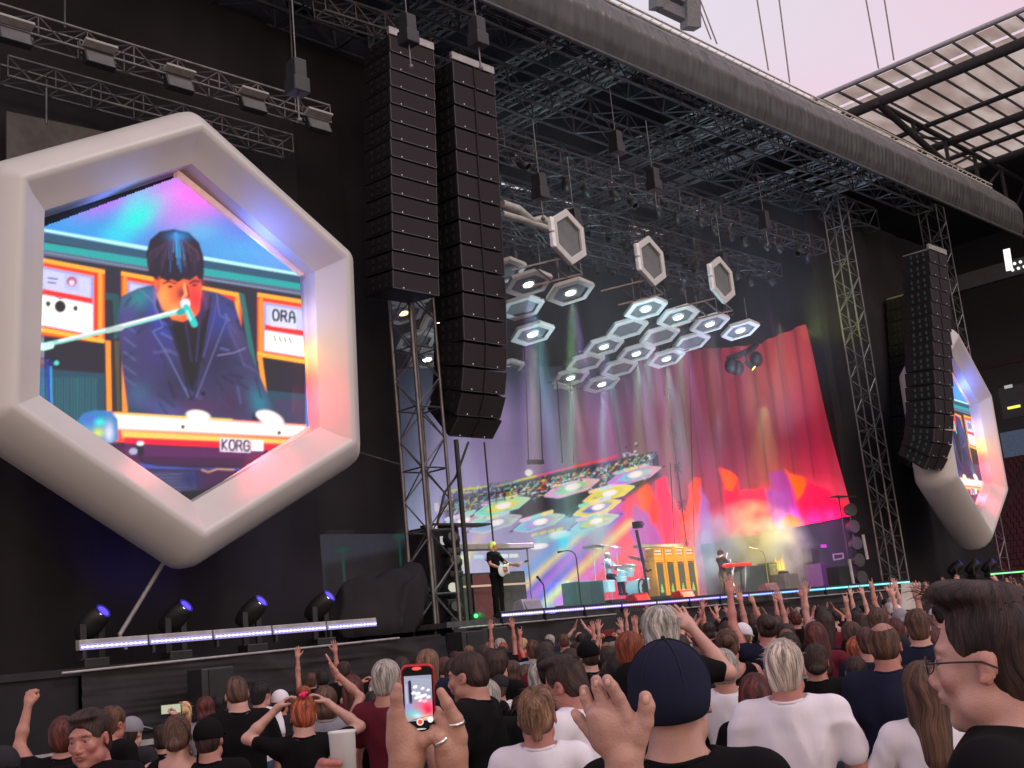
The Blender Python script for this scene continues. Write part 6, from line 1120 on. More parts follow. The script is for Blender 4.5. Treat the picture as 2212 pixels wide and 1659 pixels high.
puff(at(1650, 24.6)+np.array([0, 0, 1.9]), (3.4, 1.6, 1.9), 2.4, 'smoke_plume'); puff(at(1760, 24.6)+np.array([0, 0, 1.3]), (3.4, 1.6, 1.5), 2.4, 'smoke_drift'); puff(at(1545, 25.8)+np.array([0, 0, 1.6]), (2.4, 1.4, 1.9), 1.8, 'smoke_veil')
spot('smoke_teal', tuple(at(1560, 25)+np.array([0, -1, 7])), tuple(at(1550, 25.8)+np.array([0, 0, 1.5])), (.25, .7, 1), 2200, 34); spot('smoke_yellow', tuple(at(1660, 23.5)+np.array([0, -1, 7])), tuple(at(1665, 24.6)+np.array([0, 0, 1.5])), (1, .85, .25), 5000, 40); spot('smoke_blue', tuple(at(1745, 22.3)+np.array([-1.2, -1, 2.5])), tuple(at(1745, 24.6)+np.array([0, 0, 1])), (.6, .75, 1), 1100, 55); spot('smoke_magenta', tuple(at(1800, 21.3)+np.array([-.8, -.8, 2.7])), tuple(at(1800, 24.4)+np.array([0, 0, .8])), (1, .25, 1), 900, 50)  # unseen spots added to colour the smoke puffs
# ================= people =================
PEOPLE = []
def place_head(x, y, hpx, zlim=(1.36, 1.86)):
    """D-pixel centre and chin-to-crown height of a head -> ground position and body scale"""
    s = 1.
    for _ in range(12):
        D = FL*.238*s/hpx; p = PD(x, y, D); s = p[2]/1.61; s = min(max(s, zlim[0]/1.61), zlim[1]/1.61)
    return p, s
def person(label, x, y, hpx, yv=0., arms=('down', 'down'), hair='short', hc='dark_brown', cloth='black', hat=None, hatc='black', head=(0, 0, 0), fem=False, fat=1., det=False, h=.010, hh=.007, tee='tee', trousers='denim', skin=0, group='crowd near the camera', extra=None, name='person', beard=None, lite=False, yaw=None, tone=1.):
    p, s = place_head(x, y, hpx); vd = atan2(p[1], p[0]) if yaw is None else yaw; fc = vd+radians(yv); rz = fc-pi/2   # local +y faces fc
    A = person_arrays(arms, head, fem, fat, h, hh, det, tee, hand_h=.0045)
    Rz = np.array(Matrix.Rotation(rz, 3, 'Z')); ht = A['t']; hl = Rz@(np.array([ht[0], ht[1], 0]))*s; base = (p[0]-hl[0], p[1]-hl[1], p[2]-ht[2]*s)
    root = empty(name, label, 'person', base, group); root.rotation_euler = (0, 0, rz); root.scale = (s, s, s)
    R, t = A['R'], A['t']; V = A['skin'][0]; Q = (V-t)@R
    base_c = np.array(lin(('bc9084', 'ac7a6c', 'a87066')[skin]))*tone; col = np.tile(base_c, (len(V), 1)); k = lambda c, r, f: np.clip(1-np.sqrt((((Q-np.array(c))/np.array(r))**2).sum(1)), 0, 1)[:, None]*f
    def paint(c, r, cc, f):
        nonlocal col
        w = np.clip(k(c, r, f)*1.6, 0, f); col = col*(1-w)+np.array(lin(cc))*w
    if det:
        paint((0, .10, -.058), (.026, .03, .012), '8c4a44', .8); paint((0, .11, -.03), (.022, .03, .02), 'b86858', .4)
        for q in (-1, 1): paint((q*.045, .07, -.03), (.03, .03, .028), 'b05c50', .35); paint((q*.032, .09, .030), (.024, .03, .007), '33241e', .9); paint((q*.082, 0, -.01), (.012, .03, .04), 'a85a4c', .45)
    if beard:
        n0 = fbm(Q, 5, 30, 2)[:, None]; w = (np.clip(k((0, .05, -.085), (.085, .085, .07), 1.5), 0, 1)*np.clip(1-k((0, .10, -.045), (.03, .05, .014), 2), 0, 1))*.75; col = col*(1-w)+np.array(lin(beard))*(1+.5*n0)*w
    if hair in ('bald', 'thin', 'buzz', 'none'): paint((0, -.03, .12), (.09, .10, .06), 'c49a8a', .4)
    if hair == 'bald':
        sp = fbm(Q, 5, 30, 2)[:, None]; wz = np.clip((.075-Q[:, 2:3])/.03, 0, 1)*np.clip((Q[:, 2:3]+.09)/.02, 0, 1)*np.clip((.03-Q[:, 1:2])/.03, 0, 1)*.6; col = col*(1-wz)+np.array(lin(HCOL[hc]))*(1+.4*sp)*wz
    if hair == 'thin': paint((0, -.05, .11), (.1, .08, .05), '6e5a48', .35)
    me = npmesh('body', A['skin'][0], A['skin'][1], True, col); link('body', me, SKV, root)
    link('shirt' if tee != 'jacket' else 'jacket', npmesh('shirt', *A['shirt'], True), CM[cloth], root); link('trousers', npmesh('trousers', *A['trousers'], True), CM[trousers], root)
    if tee != 'tank' and hpx > 40: MB().path([(.067*cos(a), -.034+.067*sin(a), 1.462+.018*cos(a)**2-.012*sin(a)) for a in np.linspace(0, 2*pi, 33)], .0075, 6).to('collar', CM[cloth], root, raw=True)
    if hair != 'none':
        pr = xform(hair_prims(hair), R, t); sd_ = abs(hash(label)) % 1 + (len(label)*7) % 50; ha = {'curly': .014, 'buzz': .0012, 'bald': .002, 'thin': .003}.get(hair, .0062 if not lite else .004)
        sc = (0, -.03, .10) if hair not in ('bun', 'lowbun', 'ponytail') else (0, -.10, .03)
        dp = strand_disp(ha, sd_, 26 if hair != 'curly' else 11, sc, t=t, R=R); V, Fh = sdf(pr, hh*.8 if det else hh, disp=dp)
        if len(V): link('hair', npmesh('hair', V, Fh, True, strand_col(V, HCOL[hc], sd_, R, t, 30, ct=.6, c0=sc), suv(V, R, t, sc)), HV, root)
    if hair not in ('none', 'bald', 'buzz') and hpx > 42 and not hat: wisps(root, A, {'curly': 150, 'full': 120}.get(hair, 90), HM.get(hc, HM['white']), len(label), rad=.0010 if hpx > 60 else .0016, ln=(.012, .034) if hair in ('short', 'crop') else (.02, .045))
    if hat:
        V, Fh = sdf(xform(hat_prims(hat), R, t), hh*.8); link('cap' if 'cap' in hat else 'beanie', npmesh('cap', V, Fh, True), CM[hatc], root)
    if det:
        for q in (-1, 1):
            e = MB().ball((0, 0, 0), .0118, 12); o = e.to('eye', mat('eye_white', (.24, .21, .20), .3), root, raw=True); o.location = tuple(R@np.array([q*.031, .0752, .0065])+t)
            i_ = MB().lathe([(.001, .0118), (.0058, .0110)], (0, 0, 0), (0, 1, 0), 12).to('iris', mat('iris_dark', (.05, .035, .03), .15), o, raw=True)
    root['_x'] = x; PEOPLE.append(root); del root['_x']
    return root, A, s, base, rz
HCOL = dict(dark_brown='2e201d', black='181416', brown='4a342a', light_brown='6c503e', blond='c4a078', grey='938e88', white='cdbfb4', palegrey='a4988e', ginger='86422a', auburn='48221f')
def wisps(root, A, n, m, seed, c0=(0, -.02, .12), rad=.0011, ln=(.03, .07), region=None):
    rs = np.random.RandomState(seed); b = MB(); R, t = A['R'], A['t']
    for i in range(n):
        if region == 'quiff': p = np.array([rs.uniform(-.055, .055), rs.uniform(-.01, .10), .125+rs.uniform(-.005, .012)]); d = np.array([rs.uniform(-.3, .3), rs.uniform(.1, .9), rs.uniform(.15, .9)])
        else:
            a = rs.uniform(0, 2*pi); el = rs.uniform(.1, 1.5); a = a if abs(cos(a)) < .3 or cos(a) < 0 or el < .6 else a+pi; p = np.array([.083*sin(el)*sin(a), -.018+.103*sin(el)*cos(a), .036+.093*cos(el)]); d = np.array([sin(a)*.6, cos(a)*.6-.1, -.3+rs.uniform(0, .8)])
        d /= np.linalg.norm(d); L_ = rs.uniform(*ln); pts = [p]
        for k in range(4): d = d+np.array([0, 0, -.22]); d /= np.linalg.norm(d); pts.append(pts[-1]+d*L_/4)
        b.path([R@q+t for q in pts], rad, 3, rad*.3)
    b.to('loose_hair', m, root, raw=True)
def to_local(P, root):
    s = root.scale[0]; Rz = np.array(Matrix.Rotation(root.rotation_euler[2], 3, 'Z')); return (Rz.T@(np.asarray(P)-np.array(root.location)))/s
P_ = person
# --- first row, right to left ---
r, A, s, b, rz = P_('tall man in profile with dark glasses and swept up brown hair, nearest at right', 2142, 1428, 288, yv=76, hair='quiff', hc='dark_brown', cloth='black', det=True, h=.008, hh=.0038, skin=0, head=(-.03, 0, 0), fat=1.08, tone=1.12)
R, t = A['R'], A['t']; g = MB()
for q in (-1, 1):
    c = np.array([q*.033, .105, .004]); g.path([R@(c+np.array([.022*cos(a), -.006*abs(cos(a)), .016*sin(a)]))+t for a in np.linspace(0, 2*pi, 17)], .0016, 5); g.path([R@v+t for v in (np.array([q*.055, .098, .008]), np.array([q*.080, .05, .008]), np.array([q*.086, -.005, .005]), np.array([q*.086, -.03, -.008]))], .0018, 5)
g.path([R@v+t for v in (np.array([-.012, .108, .008]), np.array([0, .112, .011]), np.array([.012, .108, .008]))], .0016, 5); g.to('glasses', mat('glasses_frame', (.02, .018, .02), .3), r, raw=True)
# loose hair strands of the quiff
wisps(r, A, 120, HM['brown'], 1, region='quiff', ln=(.015, .04), rad=.0009)
r0_ = r
r, A, s, b, rz = P_('man in backward navy cloth cap and black collared shirt, large at lower centre', 1452, 1512, 226, yv=-8, hair='none', hc='grey', cloth='black', hat='wrapcap', hatc='navy', h=.009, hh=.0055, skin=0, fat=1.15, head=(.10, 0, 0), tee='tee')
r, A, s, b, rz = P_('white haired man in a plain white t-shirt seen from behind', 1695, 1446, 122, yv=-6, hair='short', hc='palegrey', cloth='white', h=.009, hh=.005, skin=2, fat=1.1)
pass
r, A, s, b, rz = P_('balding man in dark navy t-shirt with broad shoulders seen from behind', 1912, 1396, 98, yv=-4, hair='thin', hc='brown', cloth='navy', h=.010, hh=.005, skin=2, fat=1.18)
r, A, s, b, rz = P_('long haired woman in white t-shirt beside the tall man in glasses', 1996, 1494, 116, yv=10, hair='long', hc='brown', cloth='white', h=.010, hh=.006, fem=True, arms=('clapchest', 'down'))
r, A, s, b, rz = P_('grey haired tall man raising his right arm behind the navy cap', 1427, 1372, 106, yv=6, hair='full', hc='grey', cloth='black', h=.010, hh=.005, arms=('down', ((.30, -.02, 1.40), (.17, .10, 1.62), 'open', (-.5, 1, 0))), skin=0)
wisps(r, A, 200, HM['grey'], 5, ln=(.02, .05), rad=.0013)
r, A, s, b, rz = P_('woman with brown hair tied up in a white t-shirt at bottom centre', 1160, 1548, 118, yv=-4, hair='ponytail', hc='light_brown', cloth='white', h=.010, hh=.0055, fem=True, skin=2)
wisps(r, A, 60, HM['light_brown'], 6, ln=(.03, .09))
r, A, s, b, rz = P_('bearded dark haired man looking down to the left behind the waving hand', 1222, 1482, 112, yv=62, hair='quiff', hc='dark_brown', cloth='white', h=.010, hh=.0048, det=True, beard='33241e', head=(-.35, 0, 0), skin=2)
r, A, s, b, rz = P_('man in black t-shirt in left profile right of the red phone', 1010, 1462, 102, yv=66, hair='buzz', hc='dark_brown', cloth='black', h=.009, hh=.0042, det=True, head=(-.12, 0, 0), skin=1, fat=1.05, beard='8a5a4c')
r, A, s, b, rz = P_('man in black t-shirt facing the camera with a frown at lower left', 192, 1596, 118, yv=150, hair='crop', hc='dark_brown', cloth='black', h=.009, hh=.0042, det=True, head=(-.16, .05, 0), skin=2)
r, A, s, b, rz = P_('curly grey haired person in a pale shirt left of the red phone', 842, 1486, 74, yv=0, hair='curly', hc='grey', cloth='beige', h=.011, hh=.007, arms=('down', 'fold'), skin=2)
N = 'crowd near the camera'
LST = [
 ('broad man with shaved head and black t-shirt, left of centre', 511, 1500, 74, 10, ('down', 'down'), 'buzz', 'brown', 'black', None, None, dict(fat=1.25)),
 ('dark haired man in white t-shirt with red collar looking right', 566, 1502, 54, -48, ('down', 'down'), 'short', 'black', 'white', None, None, {}),
 ('person in white cap left of the red haired woman', 606, 1519, 50, -20, ('down', 'down'), 'short', 'dark_brown', 'charcoal', 'cap', 'white', {}),
 ('red haired woman with pink flower and both hands at her head', 656, 1548, 80, 0, ('head', 'head'), 'topbun', 'ginger', 'black', None, None, dict(fem=True)),
 ('brown haired person with a hair clip right of the red haired woman', 703, 1520, 66, 0, ('down', 'clap'), 'bob', 'brown', 'grey', None, None, dict(fem=True)),
 ('dark haired person with long dark red hair in burgundy top', 762, 1490, 58, 0, ('down', 'down'), 'long', 'auburn', 'burgundy', None, None, dict(fem=True)),
 ('woman with low brown bun and bare shoulders at lower left', 384, 1592, 86, -10, ('down', 'down'), 'lowbun', 'brown', 'black', None, None, dict(fem=True, tee='tank')),
 ('person in black cap turned to the right at lower left', 452, 1600, 84, -14, ('down', 'down'), 'buzz', 'dark_brown', 'black', 'cap', 'black', {}),
 ('blonde woman with her hair in a bun', 398, 1541, 48, 0, ('down', 'down'), 'bun', 'blond', 'grey', None, None, dict(fem=True)),
 ('person with brown bob hair between the blonde bun and the broad man', 445, 1534, 52, 0, ('down', 'down'), 'bob', 'auburn', 'grey', None, None, {}),
 ('dark haired person close left of the broad shaved man', 474, 1527, 52, -10, ('down', 'down'), 'short', 'black', 'black', None, None, {}),
 ('bearded brown haired man with visible ear behind the frowning man', 245, 1564, 72, -52, ('down', 'down'), 'short', 'brown', 'black', None, None, dict(beard='4a3628')),
 ('dark haired man in pale grey cap looking right', 285, 1584, 62, -40, ('down', 'down'), 'short', 'dark_brown', 'charcoal', 'cap', 'grey', {}),
 ('dark haired person raising one fist at the far left', 138, 1594, 78, -10, ('fist', 'down'), 'full', 'auburn', 'black', None, None, {}),
 ('dark shape of a person cut by the bottom left corner', 6, 1668, 92, 0, ('down', 'down'), 'short', 'black', 'charcoal', 'beanie', 'charcoal', {}),
 ('dark haired person holding up a small camera phone', 352, 1596, 58, -4, ('down', 'down'), 'short', 'dark_brown', 'black', None, None, dict(arms2='phone')),
 ('person clapping overhead in front of the skirt, left of two', 673, 1471, 34, 0, ('high', 'down'), 'short', 'brown', 'black', None, None, {}),
 ('person clapping overhead in front of the skirt, right of two', 698, 1468, 36, 0, ('down', 'high'), 'full', 'black', 'black', None, None, {}),
 ('brown haired person behind the pink raised arms left of the red phone', 822, 1447, 38, 0, ('down', 'down'), 'short', 'brown', 'black', None, None, {}),
 ('nearly bald person with elbow raised left of the grey curls', 812, 1486, 46, 0, ('head', 'down'), 'bald', 'grey', 'charcoal', None, None, {}),
 ('person with dark hair in a black hood before the burgundy top', 805, 1530, 60, 0, ('down', 'down'), 'full', 'black', 'black', None, None, {}),
 ('dark curly haired person with glasses right of the profile man', 1076, 1441, 60, -30, ('down', 'down'), 'curly', 'dark_brown', 'black', None, None, {}),
 ('person in charcoal baseball cap right of the black t-shirt man', 1081, 1488, 54, -20, ('down', 'down'), 'short', 'brown', 'white', 'cap', 'charcoal', {}),
 ('ginger haired person with both hands up holding a phone', 1088, 1404, 30, 0, ('high', 'high'), 'short', 'ginger', 'black', None, None, {}),
 ('brown haired person in light blue shirt', 1152, 1406, 44, 0, ('down', 'down'), 'short', 'brown', 'blue', None, None, {}),
 ('brown haired man in burgundy shirt right of the light blue shirt', 1179, 1422, 58, 0, ('down', 'down'), 'full', 'dark_brown', 'burgundy', None, None, {}),
 ('short haired person in dark green shirt near the stage', 1219, 1388, 36, 0, ('down', 'down'), 'buzz', 'brown', 'green', None, None, {}),
 ('person in black beanie and glasses looking left', 1270, 1420, 60, 30, ('down', 'down'), 'buzz', 'dark_brown', 'black', 'beanie', 'black', dict(skin=0)),
 ('woman with long straight brown hair before the burgundy shirt', 1137, 1463, 50, 0, ('down', 'down'), 'long', 'brown', 'black', None, None, dict(fem=True)),
 ('dark grey haired person left of the navy cap', 1324, 1462, 62, -6, ('down', 'down'), 'full', 'dark_brown', 'black', None, None, {}),
 ('dark haired person right below the red phone held sideways', 1358, 1428, 38, 0, ('down', 'down'), 'long', 'dark_brown', 'charcoal', None, None, {}),
 ('brown haired person holding up a red phone sideways', 1312, 1409, 40, -6, ('down', 'down'), 'short', 'light_brown', 'black', None, None, dict(arms2='redphone')),
 ('woman with brown bun and bare neck in black top', 1572, 1396, 72, 0, ('down', 'down'), 'bun', 'brown', 'black', None, None, dict(fem=True, tee='tank')),
 ('shaved man with white cap tilted forward, right of the brown bun', 1606, 1378, 56, -12, ('down', 'down'), 'buzz', 'light_brown', 'black', 'cap', 'white', dict(skin=0)),
 ('dark haired person with dark glasses left of the white haired man', 1654, 1398, 42, -30, ('down', 'down'), 'short', 'black', 'black', None, None, {}),
 ('person with dark round hair above the white haired man', 1702, 1373, 44, 0, ('down', 'down'), 'full', 'dark_brown', 'black', None, None, {}),
 ('person with long dark red hair flowing to the right', 1764, 1378, 62, 0, ('down', 'down'), 'long', 'auburn', 'burgundy', None, None, dict(fem=True)),
 ('dark haired woman with blonde twisted bun and open back black top', 1763, 1430, 74, 0, ('down', 'down'), 'lowbun', 'dark_brown', 'black', None, None, dict(fem=True)),
 ('person with long reddish dark hair left of the white t-shirt', 1632, 1506, 92, 4, ('down', 'down'), 'long', 'auburn', 'black', None, None, dict(fem=True)),
 ('curly black haired person in black tank top', 1778, 1333, 40, -20, ('up', 'down'), 'curly', 'black', 'black', None, None, dict(tee='tank')),
 ('dark haired person close behind the balding man', 1898, 1346, 56, 0, ('down', 'down'), 'full', 'brown', 'charcoal', None, None, {}),
 ('bright red haired woman in white top left of the balding man', 1853, 1408, 54, -8, ('down', 'down'), 'curly', 'ginger', 'white', None, None, dict(fem=True)),
 ('short brown haired man with navy neckline left of the tall man', 1983, 1356, 76, 4, ('down', 'down'), 'short', 'brown', 'navy', None, None, {}),
 ('person in grey cap behind the balding man', 1948, 1342, 48, -8, ('down', 'down'), 'short', 'dark_brown', 'charcoal', 'backcap', 'grey', {}),
 ('person in pale grey cap further behind the balding man', 1936, 1326, 36, 8, ('down', 'down'), 'short', 'dark_brown', 'white', 'cap', 'white', {}),
 ('dark haired person left of the balding man, upper', 1862, 1352, 48, 0, ('down', 'down'), 'lowbun', 'dark_brown', 'black', None, None, {}),
 ('person in navy t-shirt with lowered arm below the red haired woman', 1850, 1452, 66, -4, ('down', 'down'), 'short', 'dark_brown', 'navy', None, None, {}),
 ('olive haired tall person just right of the navy cap, partly hidden', 1545, 1470, 70, 0, ('down', 'down'), 'short', 'dark_brown', 'black', None, None, {}),
]
for i, (lb, x, y, hp, yv, arms, hair, hc, cl, hat, hatc, kw) in enumerate(LST):
    kw = dict(kw); a2 = kw.pop('arms2', None)
    if a2: arms = ('down', ((.14, .24, 1.50), (.10, .34, 1.74), 'hold', (-1, .2, 0))) if a2 == 'phone' else (((.24, .20, 1.52), (.14, .34, 1.74), 'hold', (-1, .2, 0)), ((.24, .20, 1.52), (.14, .34, 1.74), 'hold', (-1, .2, 0)))
    hi = hp > 60
    r, A, s, b, rz = P_(lb, x, y, hp, yv=yv, arms=arms, hair=hair, hc=hc, cloth=cl, hat=hat, hatc=hatc or 'black', h=.013 if hi else .018, hh=.007 if hi else .010, skin=kw.pop('skin', i % 3), lite=not hi, head=((i*37 % 11-5)*.02, (i*53 % 9-4)*.02, 0), **kw)
    if hair == 'topbun': c = A['R']@np.array([.0, -.10, .13])+A['t']; MB().ball(c, .022, 8).ball(c+np.array([.02, -.01, .01]), .012, 6).ball(c+np.array([-.02, -.01, .0]), .012, 6).to('flower', mat('pink_flower', lin('e01868'), .6), r, raw=True)
    if a2:
        sc = Matrix.Rotation(rz, 3, 'Z') @ Vector((.05 if a2 == 'phone' else 0, .40, 1.84))*s; q = np.array(b)+np.array(sc); t = empty('mobile_phone', 'dark phone with bright screen held up at lower left' if a2 == 'phone' else 'red phone held sideways in two hands left of the grey haired man', 'phone', tuple(q), 'phones held up by the crowd'); t.rotation_euler = (0, 0, rz)
        MB().box((0, 0, 0), (.16, .009, .078)).to('case', mat('phone_'+a2, (.02, .02, .02) if a2 == 'phone' else lin('8a1418'), .35), t, .003, raw=True); MB().box((0, -.0055, 0), (.145, .002, .066)).to('screen', glow('small_screen', (.8, .85, .6), .6) if a2 == 'phone' else mat('phone_back_red', lin('6a1014'), .4), t, raw=True)
cp = [p for p in PEOPLE if 'navy cloth cap' in p['label']][0]; hc_ = np.array([0, 0, HZ0]); piv_ = np.array([0, -.03, 1.52]); Rc = rotm(.10, 0, 0); tc_ = piv_+Rc@(hc_-piv_)
sm = MB()
for a in (0, pi/3, 2*pi/3): sm.path([Rc@np.array([.0945*sin(e)*cos(a), -.014+.1165*sin(e)*sin(a), .036+.1035*cos(e)])+tc_ for e in np.linspace(-1.45, 1.45, 25)], .0013, 4)
sm.ball(Rc@np.array([0, -.014, .141])+tc_, .006, 8); sm.to('cap_seam', mat('seam_navy', lin('14162a'), .9), cp, raw=True)
# --- the two pairs of big hands in front ---
for i_, p_ in enumerate([p for p in PEOPLE if p.scale[0]]): pass
def hero(label, wpts, root_xy, s, fem=True, cloth='beige', rz=0):
    """a short person below the frame whose forearms end at the given world wrist points"""
    root = empty('person', label, 'person', (root_xy[0], root_xy[1], 0), 'crowd near the camera'); root.rotation_euler = (0, 0, rz); root.scale = (s, s, s); arms = []
    for side, w in zip((-1, 1), wpts):
        if w is None: arms.append('down'); continue
        wl = to_local(w[1], root); el = to_local(w[0], root); arms.append((tuple(el), tuple(wl), 'relax', (0, 1, 0), 'abs'))
    return root, arms
def hero_build(root, arms, hand_parts, hair, hc, cloth, skin_c, fem):
    A = person_arrays(arms, (0, 0, 0), fem, 1., .012, .010, False, 'tee', hands=False); V, F_ = A['skin']
    for HV_, HF in hand_parts: L_ = np.array([to_local(p, root) for p in HV_]); F_ = np.concatenate([F_, HF+len(V)]); V = np.concatenate([V, L_])
    n = fbm(V, 8, 9, 3)[:, None]; col = np.array(lin(skin_c))*(1+.10*n)*np.array([1, 1, 1.]); nails = []
    link('body', npmesh('body', V, F_, True, col), SKV, root); link('shirt', npmesh('shirt', *A['shirt'], True), CM[cloth], root); link('trousers', npmesh('trousers', *A['trousers'], True), CM['denim'], root)
    Vh, Fh = sdf(xform(hair_prims(hair), A['R'], A['t']), .009, disp=strand_disp(.005, 4, t=A['t'])); link('hair', npmesh('hair', Vh, Fh, True, strand_col(Vh, HCOL[hc], 4, A['R'], A['t']), suv(Vh, A['R'], A['t'])), HV, root)
def hero_nails(root, nl):
    for q, r in nl: l_ = to_local(q, root); s_ = 1/root.scale[0]; MB().ball((0, 0, 0), r*s_, 10, (1, .45, 1.25)).to('nail', mat('nail', lin('c89a8a'), .3), root, raw=True).location = tuple(l_)
def chain(pts, rs, k=.004, k0=.008): return [CP(pts[i], pts[i+1], rs[i], rs[i+1], k=k0 if i == 0 else k) for i in range(len(pts)-1)]
# waving left hand seen from behind (picture joints, metres deep)
dW = 1.62; W = lambda x, y, dd=0: PD(x, y, dW+dd); px_ = dW/FL
wr = W(1352, 1668); el = np.array([W(1372, 1668)[0], W(1372, 1668)[1], 1.40])
hp = [CP(W(1350, 1700), W(1348, 1640), 46*px_, 40*px_, k=.01), E3(W(1345, 1590), (52*px_, 24*px_, 60*px_), frame_from(W(1320, 1500)-W(1350, 1650), ray(1345, 1590)), .014), E3(W(1318, 1560, .004), (36*px_, 20*px_, 40*px_), None, .014), CP(W(1300, 1600), W(1285, 1545), 26*px_, 20*px_, k=.012)]
hp += chain([W(1352, 1548), W(1336, 1508), W(1322, 1484), W(1312, 1468)], [18*px_, 15*px_, 14*px_, 12*px_], .003, .006) + chain([W(1322, 1552, .006), W(1300, 1510, .01), W(1292, 1486, .014), W(1288, 1470, .018)], [18*px_, 15*px_, 14*px_, 12*px_], .003, .006)
hp += chain([W(1300, 1568, .010), W(1276, 1532, .016), W(1266, 1508, .02), W(1262, 1490, .026)], [17*px_, 14*px_, 13*px_, 11*px_], .003, .006) + chain([W(1284, 1592, .012), W(1262, 1566, .02), W(1250, 1550, .024), W(1242, 1540, .028)], [15*px_, 12.5*px_, 11.5*px_, 10*px_], .003, .006)
hp += chain([W(1376, 1592), W(1392, 1560), W(1397, 1526), W(1394, 1506)], [22*px_, 19*px_, 17*px_, 14*px_])
VW = sdf(hp, .0022, disp=lambda P: .0010*fbm(P, 3, 18, 2))
yaw_s = atan2(.69, .72)-pi/2
root, arms = hero('short person below the frame raising the big waving hand', (None, (el+(W(1352, 1690)-el)*.0, W(1352, 1690))), (W(1352, 1668)[0]-.05, W(1352, 1668)[1]-.02), .90, rz=yaw_s)
base = W(1352, 1668); root.location = (base[0]-.10-.0, base[1]-.20, 0)
root, arms = root, [(tuple(to_local(base+np.array([.02, -.06, -.24]), root)), tuple(to_local(W(1352, 1700), root)), 'relax', (0, 1, 0), 'abs'), 'down']
nl = lambda pts, r: [nails.append((q, r)) for q in pts]
nails = []; nl([W(1312, 1474, -.010), W(1288, 1477, .006), W(1261, 1497, .015), W(1241, 1546, .02)], .0042); nl([W(1395, 1512, -.010)], .0056)
hero_build(root, arms, [VW], 'short', 'brown', 'charcoal', 'b48a7e', False)
# hands holding the red phone
dP = 1.80; Wp = lambda x, y, dd=0: PD(x, y, dP+dd); pp = dP/FL
L_ = [CP(Wp(870, 1720), Wp(878, 1640), 40*pp, 36*pp, k=.02), E3(Wp(880, 1610, .0), (36*pp, 24*pp, 50*pp), frame_from(Wp(862, 1540)-Wp(885, 1640), ray(880, 1600)), .02), CP(Wp(858, 1600), Wp(853, 1545), 22*pp, 18*pp, k=.014)]
L_ += chain([Wp(862, 1590, .0), Wp(858, 1540, -.002), Wp(856, 1505, -.004), Wp(859, 1484, -.004)], [22*pp, 16*pp, 13*pp, 10*pp]) + chain([Wp(866, 1596, .02), Wp(868, 1560, .03), Wp(880, 1545, .034), Wp(900, 1540, .03)], [18*pp, 15*pp, 13*pp, 11*pp]) + chain([Wp(890, 1612), Wp(912, 1600, -.006), Wp(932, 1590, -.008), Wp(944, 1580, -.008)], [22*pp, 17*pp, 14*pp, 11*pp])
L_ += chain([Wp(868, 1600, .022), Wp(874, 1580, .034), Wp(886, 1570, .036), Wp(902, 1566, .03)], [17*pp, 14*pp, 12*pp, 10*pp])
R_h = [CP(Wp(985, 1720), Wp(975, 1640), 36*pp, 33*pp, k=.02), E3(Wp(974, 1605), (32*pp, 24*pp, 48*pp), frame_from(Wp(972, 1540)-Wp(978, 1640), ray(974, 1600)), .02)]
R_h += chain([Wp(990, 1590), Wp(984, 1556, -.004), Wp(966, 1520, -.006), Wp(952, 1494, -.004)], [20*pp, 16.5*pp, 13*pp, 9.5*pp]) + chain([Wp(975, 1588, .004), Wp(962, 1566, .0), Wp(950, 1550, .004), Wp(944, 1536, .014)], [18*pp, 15*pp, 13*pp, 11*pp]) + chain([Wp(958, 1610, -.01), Wp(948, 1594, -.012), Wp(940, 1582, -.006), Wp(936, 1574, .002)], [18*pp, 15*pp, 12*pp, 10*pp]) + chain([Wp(966, 1598, .01), Wp(950, 1574, .02), Wp(936, 1560, .024), Wp(922, 1556, .024)], [16*pp, 14*pp, 12*pp, 10*pp])
hero_nails(root, nails)
VL = sdf(L_, .0022, disp=lambda P: .0008*fbm(P, 3, 18, 2)); VR = sdf(R_h, .0022, disp=lambda P: .0008*fbm(P, 4, 18, 2))
bp = Wp(925, 1700); root = empty('person', 'short person below the frame holding up the red phone with both hands', 'person', (bp[0]-.12, bp[1]-.22, 0), 'crowd near the camera'); root.rotation_euler = (0, 0, yaw_s+.1); root.scale = (.90,)*3
q1, q2 = Wp(870, 1718), Wp(985, 1718)
arms = [(tuple(to_local(q1+np.array([-.10, .02, -.22]), root)), tuple(to_local(q1, root)), 'relax', (0, 1, 0), 'abs'), (tuple(to_local(q2+np.array([.10, -.08, -.22]), root)), tuple(to_local(q2, root)), 'relax', (0, 1, 0), 'abs')]
hero_build(root, arms, [VL, VR], 'short', 'light_brown', 'beige', 'b08474', True)
def ring(c, ax, r, m): 
    pr = [(r, -.0035), (r+.0022, -.0025), (r+.0022, .0025), (r, .0035), (r-.001, 0), (r, -.0035)]; b = MB().lathe(pr, (0, 0, 0), ax, 24); o = b.to('ring', m, root, raw=True); o.location = tuple(to_local(c, root)); o.rotation_euler = (0, 0, -root.rotation_euler[2]); o.scale = (1/.9,)*3
SIL = mat('silver', (.75, .73, .70), .2, 1.)
ring(Wp(985, 1562, -.004), Wp(984, 1556)-Wp(990, 1590), 16.8*pp, SIL); ring(Wp(953, 1600, -.011), Wp(948, 1594)-Wp(958, 1610), 16.2*pp, SIL)
